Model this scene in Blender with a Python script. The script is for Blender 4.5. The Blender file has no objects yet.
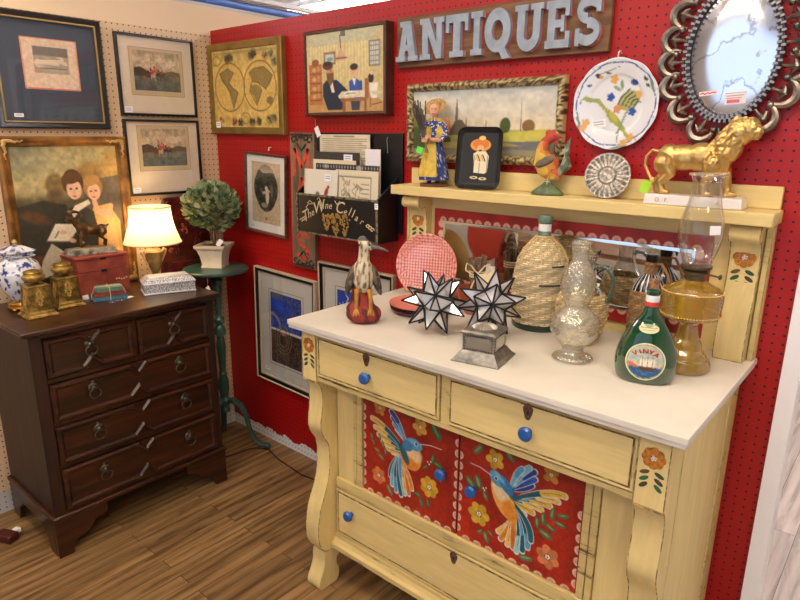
import bpy, bmesh, math, random
import numpy as np
from mathutils import Vector, Matrix, Euler
PI = math.pi
rnd = random.Random(7)
SC = bpy.context.scene
COL = SC.collection

# ------------------------------------------------------------------ colour + materials
def lin(c):
    return tuple(((v / 255) / 12.92 if v / 255 <= 0.04045 else ((v / 255 + 0.055) / 1.055) ** 2.4) for v in c)
MATS = {}
def base_mat(name):
    m = bpy.data.materials.new(name); m.use_nodes = True
    nt = m.node_tree; b = nt.nodes['Principled BSDF']
    return m, nt, b
def mat(name, c=(200, 200, 200), rough=.5, metal=0, noise=0, nscale=30, bump=0, bscale=60, coat=0, c2=None, stretch=None, spec=None, emit=None, es=0, thresh=None):
    if name in MATS: return MATS[name]
    m, nt, b = base_mat(name)
    b.inputs['Base Color'].default_value = (*lin(c), 1)
    b.inputs['Roughness'].default_value = rough
    b.inputs['Metallic'].default_value = metal
    b.inputs['Coat Weight'].default_value = coat
    b.inputs['Coat Roughness'].default_value = .15
    if spec is not None: b.inputs['Specular IOR Level'].default_value = spec
    if emit: b.inputs['Emission Color'].default_value = (*lin(emit), 1); b.inputs['Emission Strength'].default_value = es
    tc = nt.nodes.new('ShaderNodeTexCoord'); mp = nt.nodes.new('ShaderNodeMapping')
    nt.links.new(tc.outputs['Object'], mp.inputs['Vector'])
    if stretch: mp.inputs['Scale'].default_value = stretch
    if noise or c2:
        n = nt.nodes.new('ShaderNodeTexNoise'); n.inputs['Scale'].default_value = nscale; n.inputs['Detail'].default_value = 5
        nt.links.new(mp.outputs[0], n.inputs['Vector'])
        r = nt.nodes.new('ShaderNodeValToRGB')
        lo, hi = (thresh or (.35, .65))
        r.color_ramp.elements[0].position = lo; r.color_ramp.elements[1].position = hi
        cc = c2 or tuple(max(0, v * (1 - noise)) for v in c)
        r.color_ramp.elements[0].color = (*lin(cc), 1); r.color_ramp.elements[1].color = (*lin(c), 1)
        nt.links.new(n.outputs['Fac'], r.inputs[0]); nt.links.new(r.outputs[0], b.inputs['Base Color'])
    if bump:
        n2 = nt.nodes.new('ShaderNodeTexNoise'); n2.inputs['Scale'].default_value = bscale; n2.inputs['Detail'].default_value = 3
        nt.links.new(mp.outputs[0], n2.inputs['Vector'])
        bp = nt.nodes.new('ShaderNodeBump'); bp.inputs['Strength'].default_value = bump; bp.inputs['Distance'].default_value = .003
        nt.links.new(n2.outputs['Fac'], bp.inputs['Height']); nt.links.new(bp.outputs[0], b.inputs['Normal'])
    MATS[name] = m
    return m
def paint_mat(name, rough=.6, metal=0, coat=0, bump=0, bscale=100):
    if name in MATS: return MATS[name]
    m, nt, b = base_mat(name)
    a = nt.nodes.new('ShaderNodeAttribute'); a.attribute_name = 'Col'
    nt.links.new(a.outputs['Color'], b.inputs['Base Color'])
    b.inputs['Roughness'].default_value = rough; b.inputs['Metallic'].default_value = metal
    b.inputs['Coat Weight'].default_value = coat
    if bump:
        tc = nt.nodes.new('ShaderNodeTexCoord')
        n2 = nt.nodes.new('ShaderNodeTexNoise'); n2.inputs['Scale'].default_value = bscale
        nt.links.new(tc.outputs['Object'], n2.inputs['Vector'])
        bp = nt.nodes.new('ShaderNodeBump'); bp.inputs['Strength'].default_value = bump; bp.inputs['Distance'].default_value = .002
        nt.links.new(n2.outputs['Fac'], bp.inputs['Height']); nt.links.new(bp.outputs[0], b.inputs['Normal'])
    MATS[name] = m; return m
def glass_mat(name, tint=(255, 255, 255), f0=.06, body=0, bodycol=(255, 255, 255), rough=.03, bump=0, bscale=60, f1=.9):
    """thin-walled glass: tinted see-through with a fresnel-like sheen"""
    if name in MATS: return MATS[name]
    m, nt, b = base_mat(name); nt.nodes.remove(b)
    out = nt.nodes['Material Output']
    t = nt.nodes.new('ShaderNodeBsdfTransparent'); t.inputs[0].default_value = (*lin(tint), 1)
    g = nt.nodes.new('ShaderNodeBsdfGlossy'); g.inputs['Roughness'].default_value = rough
    lw = nt.nodes.new('ShaderNodeLayerWeight'); lw.inputs[0].default_value = .35
    mr = nt.nodes.new('ShaderNodeMapRange'); mr.inputs['To Min'].default_value = f0; mr.inputs['To Max'].default_value = f1
    nt.links.new(lw.outputs['Facing'], mr.inputs[0])
    pw = nt.nodes.new('ShaderNodeMath'); pw.operation = 'POWER'; pw.inputs[1].default_value = 1.6
    nt.links.new(mr.outputs[0], pw.inputs[0]) if False else None
    mx = nt.nodes.new('ShaderNodeMixShader')
    nt.links.new(mr.outputs[0], mx.inputs[0])
    first = t.outputs[0]
    if body:
        d = nt.nodes.new('ShaderNodeBsdfDiffuse'); d.inputs[0].default_value = (*lin(bodycol), 1)
        m0 = nt.nodes.new('ShaderNodeMixShader'); m0.inputs[0].default_value = body
        nt.links.new(t.outputs[0], m0.inputs[1]); nt.links.new(d.outputs[0], m0.inputs[2]); first = m0.outputs[0]
    nt.links.new(first, mx.inputs[1]); nt.links.new(g.outputs[0], mx.inputs[2])
    nt.links.new(mx.outputs[0], out.inputs[0])
    if bump:
        tc = nt.nodes.new('ShaderNodeTexCoord')
        n2 = nt.nodes.new('ShaderNodeTexNoise'); n2.inputs['Scale'].default_value = bscale
        nt.links.new(tc.outputs['Object'], n2.inputs['Vector'])
        bp = nt.nodes.new('ShaderNodeBump'); bp.inputs['Strength'].default_value = bump; bp.inputs['Distance'].default_value = .004
        nt.links.new(n2.outputs['Fac'], bp.inputs['Height'])
        nt.links.new(bp.outputs[0], g.inputs['Normal']); nt.links.new(bp.outputs[0], lw.inputs['Normal'])
    MATS[name] = m; return m

# ------------------------------------------------------------------ mesh builder
class MB:
    def __init__(s): s.bm = bmesh.new(); s.M = Matrix.Identity(4)
    def _v(s, co): return s.bm.verts.new(s.M @ Vector(co))
    def at(s, loc=(0, 0, 0), rot=(0, 0, 0)):
        s.M = Matrix.Translation(loc) @ Euler(rot).to_matrix().to_4x4(); return s
    def grid(s, rows, close_u=False, close_v=False, flip=False):
        R = [[s._v(c) for c in r] for r in rows]
        n, m = len(R), len(R[0])
        for i in range(n if close_v else n - 1):
            for j in range(m if close_u else m - 1):
                a, b, c, d = R[i][j], R[i][(j + 1) % m], R[(i + 1) % n][(j + 1) % m], R[(i + 1) % n][j]
                try: s.bm.faces.new((a, d, c, b) if flip else (a, b, c, d))
                except ValueError: pass
        return R
    def face(s, pts):
        return s.bm.faces.new([s._v(p) for p in pts])
    def box(s, x0, x1, y0, y1, z0, z1, tp=0, ty=None):
        """tp: taper inwards at the top"""
        ty = tp if ty is None else ty
        c = [(x0, y0, z0), (x1, y0, z0), (x1, y1, z0), (x0, y1, z0), (x0 + tp, y0 + ty, z1), (x1 - tp, y0 + ty, z1), (x1 - tp, y1 - ty, z1), (x0 + tp, y1 - ty, z1)]
        v = [s._v(p) for p in c]
        for f in ((3, 2, 1, 0), (4, 5, 6, 7), (0, 1, 5, 4), (1, 2, 6, 5), (2, 3, 7, 6), (3, 0, 4, 7)):
            s.bm.faces.new([v[i] for i in f])
        return s
    def lathe(s, prof, n=32, cx=0, cy=0, sx=1, sy=1, rfun=None, cap=True):
        rows = []
        for r, z in prof:
            row = []
            for k in range(n):
                a = 2 * PI * k / n; rr = r if rfun is None else rfun(r, z, a)
                row.append((cx + rr * math.cos(a) * sx, cy + rr * math.sin(a) * sy, z))
            rows.append(row)
        R = s.grid(rows, close_u=True)
        if cap:
            if prof[0][0] > 1e-5: s.bm.faces.new(list(reversed(R[0])))
            if prof[-1][0] > 1e-5: s.bm.faces.new(R[-1])
        return s
    def tube(s, pts, r, n=8, closed=False, cap=True, flat=1):
        P = [Vector(p) for p in pts]; N = len(P)
        rr = r if isinstance(r, (list, tuple)) else [r] * N
        T = []
        for i in range(N):
            if closed: t = P[(i + 1) % N] - P[i - 1]
            else: t = P[min(i + 1, N - 1)] - P[max(i - 1, 0)]
            T.append(t.normalized() if t.length > 1e-9 else Vector((0, 0, 1)))
        up = Vector((0, 0, 1)) if abs(T[0].z) < .9 else Vector((0, 1, 0))
        nx = T[0].cross(up).normalized(); rows = []
        for i in range(N):
            nx = (nx - T[i] * nx.dot(T[i])); nx = nx.normalized() if nx.length > 1e-6 else T[i].orthogonal().normalized()
            ny = T[i].cross(nx)
            rows.append([tuple(P[i] + nx * (math.cos(2 * PI * k / n) * rr[i]) + ny * (math.sin(2 * PI * k / n) * rr[i] * flat)) for k in range(n)])
        R = s.grid(rows, close_u=True, close_v=closed)
        if cap and not closed:
            s.bm.faces.new(list(reversed(R[0]))); s.bm.faces.new(R[-1])
        return s
    def cyl(s, p0, p1, r0, r1=None, n=20):
        return s.tube([p0, p1], [r0, r0 if r1 is None else r1], n)
    def prism(s, poly, y0, y1):
        """poly in xz, extruded along y (y0 front)"""
        a = [s._v((x, y0, z)) for x, z in poly]; b = [s._v((x, y1, z)) for x, z in poly]
        s.bm.faces.new(a); s.bm.faces.new(list(reversed(b)))
        n = len(a)
        for i in range(n): s.bm.faces.new((a[i], b[i], b[(i + 1) % n], a[(i + 1) % n]))
        return s
    def slab(s, poly, z0, z1):
        a = [s._v((x, y, z0)) for x, y in poly]; b = [s._v((x, y, z1)) for x, y in poly]
        s.bm.faces.new(list(reversed(a))); s.bm.faces.new(b)
        n = len(a)
        for i in range(n): s.bm.faces.new((a[i], a[(i + 1) % n], b[(i + 1) % n], b[i]))
        return s
    def profx(s, poly, x0, x1):
        """poly in yz, extruded along x"""
        a = [s._v((x0, y, z)) for y, z in poly]; b = [s._v((x1, y, z)) for y, z in poly]
        s.bm.faces.new(a); s.bm.faces.new(list(reversed(b)))
        n = len(a)
        for i in range(n): s.bm.faces.new((a[i], b[i], b[(i + 1) % n], a[(i + 1) % n]))
        return s
    def ell(s, c, r, rot=(0, 0, 0), u=20, v=12):
        if not isinstance(r, (tuple, list)): r = (r, r, r)
        R = Euler(rot).to_matrix(); c = Vector(c)
        f = lambda p: tuple(c + R @ Vector(p))
        rows = []
        for i in range(1, v):
            t = -PI / 2 + PI * i / v
            rows.append([f((r[0] * math.cos(t) * math.cos(2 * PI * k / u), r[1] * math.cos(t) * math.sin(2 * PI * k / u), r[2] * math.sin(t))) for k in range(u)])
        G = s.grid(rows, close_u=True)
        b = s._v(f((0, 0, -r[2]))); t = s._v(f((0, 0, r[2])))
        for k in range(u):
            s.bm.faces.new((b, G[0][(k + 1) % u], G[0][k])); s.bm.faces.new((t, G[-1][k], G[-1][(k + 1) % u]))
        return s
    def frame(s, w, h, prof):
        """mitred frame centred on 0; prof: (inset, y) from back outer edge round to the front inner edge"""
        rows = [[(-w / 2 + i, y, -h / 2 + i), (w / 2 - i, y, -h / 2 + i), (w / 2 - i, y, h / 2 - i), (-w / 2 + i, y, h / 2 - i)] for i, y in prof]
        s.grid(rows, close_u=True, close_v=True)
        return s
    def mesh(s, name, smooth=True, ang=35, recalc=True):
        if recalc: bmesh.ops.recalc_face_normals(s.bm, faces=s.bm.faces[:])
        me = bpy.data.meshes.new(name); s.bm.to_mesh(me); s.bm.free()
        if smooth:
            me.polygons.foreach_set('use_smooth', [True] * len(me.polygons))
            me.set_sharp_from_angle(angle=math.radians(ang))
        return me
    def build(s, name, m, parent=None, bevel=0, seg=2, smooth=True, ang=35, loc=None, rot=None, label=None, recalc=True):
        return link(name, s.mesh(name, smooth, ang, recalc), m, parent, bevel, seg, loc, rot, label)
def link(name, me, m, parent=None, bevel=0, seg=2, loc=None, rot=None, label=None):
    if not me.materials: me.materials.append(m)
    o = bpy.data.objects.new(name, me); COL.objects.link(o)
    if parent: o.parent = parent
    if loc: o.location = loc
    if rot: o.rotation_euler = rot
    if label: o['label'] = label
    if bevel:
        b = o.modifiers.new('b', 'BEVEL'); b.width = bevel; b.segments = seg; b.limit_method = 'ANGLE'; b.angle_limit = math.radians(40)
        b.harden_normals = False
    return o
def thing(name, label, cat, loc=(0, 0, 0), rot=(0, 0, 0), group=None):
    o = bpy.data.objects.new(name, None); COL.objects.link(o); o.empty_display_size = .05
    o.location = loc; o.rotation_euler = rot; tag(o, label, cat, group); return o
def tag(o, label, cat, group=None):
    o['label'] = label; o['category'] = cat
    if group: o['group'] = group
    return o
def struct(o): o['kind'] = 'structure'; return o
def fuse(mb, voxel, smooth=4, disp=None):
    """melt overlapping solids into one continuous surface"""
    me = mb.mesh('tmp'); o = bpy.data.objects.new('tmp', me); COL.objects.link(o)
    r = o.modifiers.new('r', 'REMESH'); r.mode = 'VOXEL'; r.voxel_size = voxel; r.use_smooth_shade = True
    if smooth:
        k = o.modifiers.new('s', 'SMOOTH'); k.iterations = smooth; k.factor = .5
    dg = bpy.context.evaluated_depsgraph_get(); dg.update()
    n = bpy.data.meshes.new_from_object(o.evaluated_get(dg))
    bpy.data.objects.remove(o); bpy.data.meshes.remove(me)
    n.polygons.foreach_set('use_smooth', [True] * len(n.polygons))
    if disp:
        nn = [v.normal.copy() for v in n.vertices]
        for v, q in zip(n.vertices, nn): v.co = v.co + q * disp(v.co)
        n.update()
    n.materials.clear()
    return n
def colour(me, fn):
    a = me.color_attributes.new('Col', 'FLOAT_COLOR', 'POINT')
    buf = []
    for v in me.vertices: buf.extend((*lin(fn(v.co, v.normal)), 1))
    a.data.foreach_set('color', buf); return me
def text_mesh(txt, size, depth=.0004, shear=0, align='CENTER', spacing=1, bold=0):
    cu = bpy.data.curves.new('t', 'FONT'); cu.body = txt; cu.size = size; cu.extrude = depth; cu.shear = shear
    cu.offset = bold; cu.align_x = align; cu.align_y = 'CENTER'; cu.resolution_u = 3; cu.space_character = spacing
    o = bpy.data.objects.new('t', cu); COL.objects.link(o)
    dg = bpy.context.evaluated_depsgraph_get(); dg.update()
    me = bpy.data.meshes.new_from_object(o.evaluated_get(dg))
    bpy.data.objects.remove(o); me.materials.clear()
    me.transform(Matrix.Rotation(PI / 2, 4, 'X')); return me      # stands in xz, faces -y
def text(txt, size, m, parent, loc, rot=(0, 0, 0), name='lettering', **k):
    return link(name, text_mesh(txt, size, **k), m, parent, loc=loc, rot=rot)
def vnoise(x, y, z=0, s=1):
    from mathutils import noise
    return noise.noise(Vector((x * s, y * s, z * s)))

# ------------------------------------------------------------------ painter
class Art:
    def __init__(s, nx, ny, bg):
        s.nx, s.ny = nx, ny; s.a = np.empty((ny, nx, 3), float); s.a[:] = bg
        s.Y, s.X = np.mgrid[0:ny, 0:nx].astype(float)
    def blend(s, m, c, al=1):
        m = np.clip(m, 0, 1)[..., None] * al; s.a = s.a * (1 - m) + np.array(c, float) * m; return s
    def ell(s, cx, cy, rx, ry, c, rot=0, al=1, soft=1.0):
        """cx,cy in 0..1; rx,ry as fractions of the width"""
        x = s.X - cx * (s.nx - 1); y = s.Y - cy * (s.ny - 1); ca, sa = math.cos(rot), math.sin(rot)
        u = (x * ca + y * sa) / max(rx * s.nx, .3); v = (-x * sa + y * ca) / max(ry * s.nx, .3)
        d = (1 - np.sqrt(u * u + v * v)) * min(rx, ry) * s.nx
        return s.blend(d / soft + .5, c, al)
    def poly(s, pts, c, al=1):
        P = [(x * (s.nx - 1), y * (s.ny - 1)) for x, y in pts]
        x0 = max(int(min(p[0] for p in P)) - 1, 0); x1 = min(int(max(p[0] for p in P)) + 3, s.nx)
        y0 = max(int(min(p[1] for p in P)) - 1, 0); y1 = min(int(max(p[1] for p in P)) + 3, s.ny)
        if x1 <= x0 or y1 <= y0: return s
        acc = np.zeros((y1 - y0, x1 - x0))
        for ox, oy in ((-.25, -.25), (.25, -.25), (-.25, .25), (.25, .25)):
            X = s.X[y0:y1, x0:x1] + ox; Y = s.Y[y0:y1, x0:x1] + oy; ins = np.zeros(X.shape, bool); n = len(P)
            for i in range(n):
                ax, ay = P[i]; bx, by = P[(i + 1) % n]
                if ay == by: continue
                ins ^= ((ay > Y) != (by > Y)) & (X < (bx - ax) * (Y - ay) / (by - ay) + ax)
            acc += ins
        m = np.zeros((s.ny, s.nx)); m[y0:y1, x0:x1] = acc / 4
        return s.blend(m, c, al)
    def rect(s, x0, y0, x1, y1, c, al=1): return s.poly([(x0, y0), (x1, y0), (x1, y1), (x0, y1)], c, al)
    def line(s, pts, w, c, al=1, taper=False):
        for i in range(len(pts) - 1):
            ax, ay = pts[i][0] * (s.nx - 1), pts[i][1] * (s.ny - 1); bx, by = pts[i + 1][0] * (s.nx - 1), pts[i + 1][1] * (s.ny - 1)
            dx, dy = bx - ax, by - ay; L = dx * dx + dy * dy + 1e-9
            t = np.clip(((s.X - ax) * dx + (s.Y - ay) * dy) / L, 0, 1)
            d = np.hypot(s.X - ax - t * dx, s.Y - ay - t * dy)
            ww = w * s.nx / 2 * (1 - (i / len(pts)) * .7 if taper else 1)
            s.blend(ww - d + .5, c, al * min(1, ww * 2 + .3))
        return s
    def noise(s, amt, n, seed=0, mask=None, c=None):
        g = np.random.RandomState(seed); ny = max(2, int(n * s.ny / s.nx))
        q = g.rand(ny + 2, n + 2); fx = s.X / (s.nx - 1) * n; fy = s.Y / (s.ny - 1) * ny
        ix = np.minimum(fx.astype(int), n); iy = np.minimum(fy.astype(int), ny); tx = fx - ix; ty = fy - iy
        tx = tx * tx * (3 - 2 * tx); ty = ty * ty * (3 - 2 * ty)
        v = (q[iy, ix] * (1 - tx) + q[iy, ix + 1] * tx) * (1 - ty) + (q[iy + 1, ix] * (1 - tx) + q[iy + 1, ix + 1] * tx) * ty
        if c is not None: return s.blend((v - .5) * 3, c, amt)
        k = 1 + (v[..., None] - .5) * 2 * amt
        if mask is not None: k = 1 + (k - 1) * mask[..., None]
        s.a = np.clip(s.a * k, 0, 255); return s
    def vgrad(s, stops, y0=0, y1=1):
        v = s.Y / (s.ny - 1); sel = (v >= y0) & (v <= y1); t = (v - y0) / (y1 - y0 + 1e-9)
        ps = [p for p, _ in stops]
        g = np.stack([np.interp(t, ps, [c[k] for _, c in stops]) for k in range(3)], -1)
        s.a[sel] = g[sel]; return s
    def sample(s, u, v):
        x = min(max(u, 0), 1) * (s.nx - 1); y = min(max(v, 0), 1) * (s.ny - 1)
        return tuple(s.a[int(y + .5), int(x + .5)])
    def panel(s, name, w, h, parent, m, loc=(0, 0, 0), pos=None, label=None):
        """flat painted sheet centred on 0 in xz facing -y"""
        nx, ny = s.nx, s.ny
        co = np.zeros((ny, nx, 3)); co[..., 0] = (s.X / (nx - 1) - .5) * w; co[..., 2] = (.5 - s.Y / (ny - 1)) * h
        co = co.reshape(-1, 3)
        if pos: co = np.array([pos(*p) for p in co])
        i = np.arange(nx * ny).reshape(ny, nx)
        f = np.stack([i[:-1, :-1], i[1:, :-1], i[1:, 1:], i[:-1, 1:]], -1).reshape(-1, 4)
        me = bpy.data.meshes.new(name); me.vertices.add(len(co)); me.vertices.foreach_set('co', co.ravel().astype(np.float32))
        me.loops.add(f.size); me.loops.foreach_set('vertex_index', f.ravel().astype(np.int32))
        me.polygons.add(len(f)); me.polygons.foreach_set('loop_start', np.arange(0, f.size, 4, dtype=np.int32))
        me.update(calc_edges=True); me.validate()
        a = np.clip(s.a / 255, 0, 1).reshape(-1, 3); l = np.where(a <= .04045, a / 12.92, ((a + .055) / 1.055) ** 2.4)
        at = me.color_attributes.new('Col', 'FLOAT_COLOR', 'POINT')
        at.data.foreach_set('color', np.concatenate([l, np.ones((len(l), 1))], 1).ravel().astype(np.float32))
        return link(name, me, m, parent, loc=loc, label=label)

# ------------------------------------------------------------------ shared materials
PAINT = paint_mat('painted_art', .45, coat=.15)
PAPER = paint_mat('printed_paper', .8)
GLAZE = paint_mat('glazed_colours', .22, coat=.5)
MATTEC = paint_mat('matte_colours', .7, bump=.3)
BLACK = mat('black_paint', (14, 13, 14), .35)
WHITEP = mat('white_card', (238, 238, 240), .7)
GOLD = mat('gilt', (205, 155, 62), .33, .85, noise=.35, nscale=40, bump=.4, bscale=120)
DKGOLD = mat('old_gilt', (150, 105, 48), .45, .6, noise=.5, nscale=50, bump=.5, bscale=150)
PANE = glass_mat('picture_glass', (255, 255, 255), f0=.02, f1=.25, rough=.02)
TWINE = mat('twine', (214, 196, 160), .9)
BRASS = mat('antique_brass', (204, 168, 86), .38, .7, noise=.5, nscale=35, bump=.6, bscale=90)

def wood_mat(name, c1, c2, rough=.4, coat=.3, axis='x', scale=1, bump=.15):
    if name in MATS: return MATS[name]
    m, nt, b = base_mat(name)
    tc = nt.nodes.new('ShaderNodeTexCoord'); mp = nt.nodes.new('ShaderNodeMapping'); nt.links.new(tc.outputs['Object'], mp.inputs[0])
    st = {'x': (1.2, 14, 14), 'y': (14, 1.2, 14), 'z': (14, 14, 1.2)}[axis]
    mp.inputs['Scale'].default_value = tuple(v * scale for v in st)
    n = nt.nodes.new('ShaderNodeTexNoise'); n.inputs['Scale'].default_value = 2.2; n.inputs['Detail'].default_value = 7; n.inputs['Distortion'].default_value = .8
    nt.links.new(mp.outputs[0], n.inputs['Vector'])
    r = nt.nodes.new('ShaderNodeValToRGB'); r.color_ramp.elements[0].position = .35; r.color_ramp.elements[1].position = .68
    r.color_ramp.elements[0].color = (*lin(c2), 1); r.color_ramp.elements[1].color = (*lin(c1), 1)
    nt.links.new(n.outputs['Fac'], r.inputs[0]); nt.links.new(r.outputs[0], b.inputs['Base Color'])
    b.inputs['Roughness'].default_value = rough; b.inputs['Coat Weight'].default_value = coat; b.inputs['Coat Roughness'].default_value = .2
    bp = nt.nodes.new('ShaderNodeBump'); bp.inputs['Strength'].default_value = bump; bp.inputs['Distance'].default_value = .001
    nt.links.new(n.outputs['Fac'], bp.inputs['Height']); nt.links.new(bp.outputs[0], b.inputs['Normal'])
    MATS[name] = m; return m
MAHOG = wood_mat('dark_oak', (74, 36, 15), (30, 13, 6), .34, .15, 'y')
MAHOGV = wood_mat('dark_oak_upright', (58, 29, 14), (24, 11, 6), .5, .04, 'z')
SIGNW = wood_mat('weathered_board', (140, 104, 72), (92, 62, 42), .8, 0, 'x')
GREYW = wood_mat('grey_weathered_board', (150, 124, 94), (98, 78, 58), .85, 0, 'z')
FRAMEW = wood_mat('walnut_frame', (112, 70, 46), (62, 34, 22), .5, .1, 'x')

def distressed(name, c=(230, 206, 140), dark=(140, 114, 70), amt=.36, axis='x'):
    """chalky paint rubbed through to the wood in streaks"""
    if name in MATS: return MATS[name]
    m, nt, b = base_mat(name)
    tc = nt.nodes.new('ShaderNodeTexCoord'); mp = nt.nodes.new('ShaderNodeMapping'); nt.links.new(tc.outputs['Object'], mp.inputs[0])
    mp.inputs['Scale'].default_value = {'x': (1, 6, 9), 'z': (7, 7, .8)}[axis]
    n = nt.nodes.new('ShaderNodeTexNoise'); n.inputs['Scale'].default_value = 5; n.inputs['Detail'].default_value = 9; n.inputs['Roughness'].default_value = .68
    nt.links.new(mp.outputs[0], n.inputs['Vector'])
    r = nt.nodes.new('ShaderNodeValToRGB'); e = r.color_ramp.elements
    e[0].position = amt - .06; e[0].color = (*lin(dark), 1); e[1].position = amt + .02; e[1].color = (*lin(tuple(v * .93 for v in c)), 1)
    k = e.new(.62); k.color = (*lin(c), 1)
    nt.links.new(n.outputs['Fac'], r.inputs[0]); nt.links.new(r.outputs[0], b.inputs['Base Color'])
    b.inputs['Roughness'].default_value = .55
    bp = nt.nodes.new('ShaderNodeBump'); bp.inputs['Strength'].default_value = .2; bp.inputs['Distance'].default_value = .001
    nt.links.new(n.outputs['Fac'], bp.inputs['Height']); nt.links.new(bp.outputs[0], b.inputs['Normal'])
    MATS[name] = m; return m
YEL = distressed('yellow_chalk_paint', amt=.29)
YELV = distressed('yellow_chalk_paint_upright', amt=.29, axis='z')
YELW = distressed('yellow_chalk_paint_worn', c=(218, 194, 128), dark=(100, 80, 50), amt=.40)

# ------------------------------------------------------------------ setting
def pegboard(name, ground, low, zlow, wall, tone=None):
    m, nt, b = base_mat(name); N = nt.nodes; L = nt.links
    geo = N.new('ShaderNodeNewGeometry'); sp = N.new('ShaderNodeSeparateXYZ'); L.new(geo.outputs['Position'], sp.inputs[0])
    h = sp.outputs[0] if wall == 'y' else sp.outputs[1]
    def math_(op, a, v=None, c=None):
        n = N.new('ShaderNodeMath'); n.operation = op
        for i, q in enumerate((a, v, c)):
            if q is None: continue
            if isinstance(q, (int, float)): n.inputs[i].default_value = q
            else: L.new(q, n.inputs[i])
        return n.outputs[0]
    def cell(x): return math_('SUBTRACT', math_('FRACT', math_('DIVIDE', math_('ADD', x, 10), .0254)), .5)
    a, c = cell(h), cell(sp.outputs[2])
    d = math_('SQRT', math_('ADD', math_('MULTIPLY', a, a), math_('MULTIPLY', c, c)))
    hole = math_('LESS_THAN', d, .125)
    n = N.new('ShaderNodeTexNoise'); n.inputs['Scale'].default_value = 14; n.inputs['Detail'].default_value = 4; L.new(geo.outputs['Position'], n.inputs['Vector'])
    edge = math_('ADD', zlow - .04, math_('MULTIPLY', n.outputs['Fac'], .08))
    lowm = math_('LESS_THAN', sp.outputs[2], edge)
    mx = N.new('ShaderNodeMix'); mx.data_type = 'RGBA'; L.new(lowm, mx.inputs[0]); mx.inputs[6].default_value = (*lin(ground), 1); mx.inputs[7].default_value = (*lin(low), 1)
    m2 = N.new('ShaderNodeMix'); m2.data_type = 'RGBA'; L.new(hole, m2.inputs[0]); L.new(mx.outputs[2], m2.inputs[6]); m2.inputs[7].default_value = (*lin((22, 10, 8)), 1)
    L.new(m2.outputs[2], b.inputs['Base Color']); b.inputs['Roughness'].default_value = .42
    b.inputs['Specular IOR Level'].default_value = .45
    return m
RED = pegboard('red_pegboard', (166, 13, 14), (225, 222, 222), .055, 'y')
BEIGE = pegboard('beige_pegboard', (214, 186, 152), (190, 190, 192), .10, 'x')
WHITE = mat('white_wall_paint', (236, 236, 240), .7)
SHOPW = mat('shop_wall_paint', (196, 190, 182), .7)
CREAMW = mat('cream_wall_paint', (226, 202, 170), .75)

def floor_mat(name, c1, c2, c3, bw=.085):
    m, nt, b = base_mat(name); N = nt.nodes; L = nt.links
    geo = N.new('ShaderNodeNewGeometry'); mp = N.new('ShaderNodeMapping'); L.new(geo.outputs['Position'], mp.inputs[0])
    mp.inputs['Rotation'].default_value = (0, 0, PI / 2)
    br = N.new('ShaderNodeTexBrick'); L.new(mp.outputs[0], br.inputs['Vector'])
    br.inputs['Scale'].default_value = 1; br.inputs['Brick Width'].default_value = .9; br.inputs['Row Height'].default_value = bw
    br.inputs['Mortar Size'].default_value = .0012; br.inputs['Mortar Smooth'].default_value = .2; br.offset = .37; br.squash = 1
    br.inputs['Color1'].default_value = (.1, .1, .1, 1); br.inputs['Color2'].default_value = (.9, .9, .9, 1); br.inputs['Mortar'].default_value = (0, 0, 0, 1)
    # grain along y
    ad = N.new('ShaderNodeVectorMath'); ad.operation = 'MULTIPLY_ADD'; L.new(br.outputs['Color'], ad.inputs[0]); ad.inputs[1].default_value = (3, 7, 5); L.new(geo.outputs['Position'], ad.inputs[2])
    mg = N.new('ShaderNodeMapping'); L.new(ad.outputs[0], mg.inputs[0]); mg.inputs['Scale'].default_value = (4.2, .5, 1)
    n = N.new('ShaderNodeTexNoise'); n.inputs['Scale'].default_value = 3.0; n.inputs['Detail'].default_value = 9; n.inputs['Roughness'].default_value = .62; n.inputs['Distortion'].default_value = 2.2
    L.new(mg.outputs[0], n.inputs['Vector'])
    w = N.new('ShaderNodeTexWave'); w.wave_type = 'BANDS'; w.bands_direction = 'X'; w.inputs['Scale'].default_value = 1.6; w.inputs['Distortion'].default_value = 7; w.inputs['Detail'].default_value = 3; w.inputs['Detail Scale'].default_value = 1.2
    L.new(mg.outputs[0], w.inputs['Vector'])
    ml = N.new('ShaderNodeMath'); ml.operation = 'MULTIPLY_ADD'; L.new(w.outputs['Fac'], ml.inputs[0]); ml.inputs[1].default_value = .22; L.new(n.outputs['Fac'], ml.inputs[2])
    r = N.new('ShaderNodeValToRGB'); e = r.color_ramp.elements
    e[0].position = .42; e[0].color = (*lin(c2), 1); e[1].position = .85; e[1].color = (*lin(c1), 1)
    k = e.new(.6); k.color = (*lin(c3), 1)
    L.new(ml.outputs[0], r.inputs[0])
    sep = N.new('ShaderNodeMapRange'); L.new(br.outputs['Color'], sep.inputs[0]); sep.inputs['To Min'].default_value = .74; sep.inputs['To Max'].default_value = 1.14
    mm = N.new('ShaderNodeMix'); mm.data_type = 'RGBA'; mm.blend_type = 'MULTIPLY'; mm.inputs[0].default_value = 1
    L.new(r.outputs[0], mm.inputs[6]); L.new(sep.outputs[0], mm.inputs[7])
    m3 = N.new('ShaderNodeMix'); m3.data_type = 'RGBA'; L.new(br.outputs['Fac'], m3.inputs[0]); L.new(mm.outputs[2], m3.inputs[6]); m3.inputs[7].default_value = (*lin(tuple(v * .45 for v in c2)), 1)
    L.new(m3.outputs[2], b.inputs['Base Color']); b.inputs['Roughness'].default_value = .42; b.inputs['Specular IOR Level'].default_value = .4
    bp = N.new('ShaderNodeBump'); bp.inputs['Strength'].default_value = .25; bp.inputs['Distance'].default_value = .002
    L.new(n.outputs['Fac'], bp.inputs['Height']); L.new(bp.outputs[0], b.inputs['Normal'])
    return m
FLOOR = floor_mat('oak_planks', (164, 130, 86), (106, 78, 46), (140, 108, 68), .062)
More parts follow.
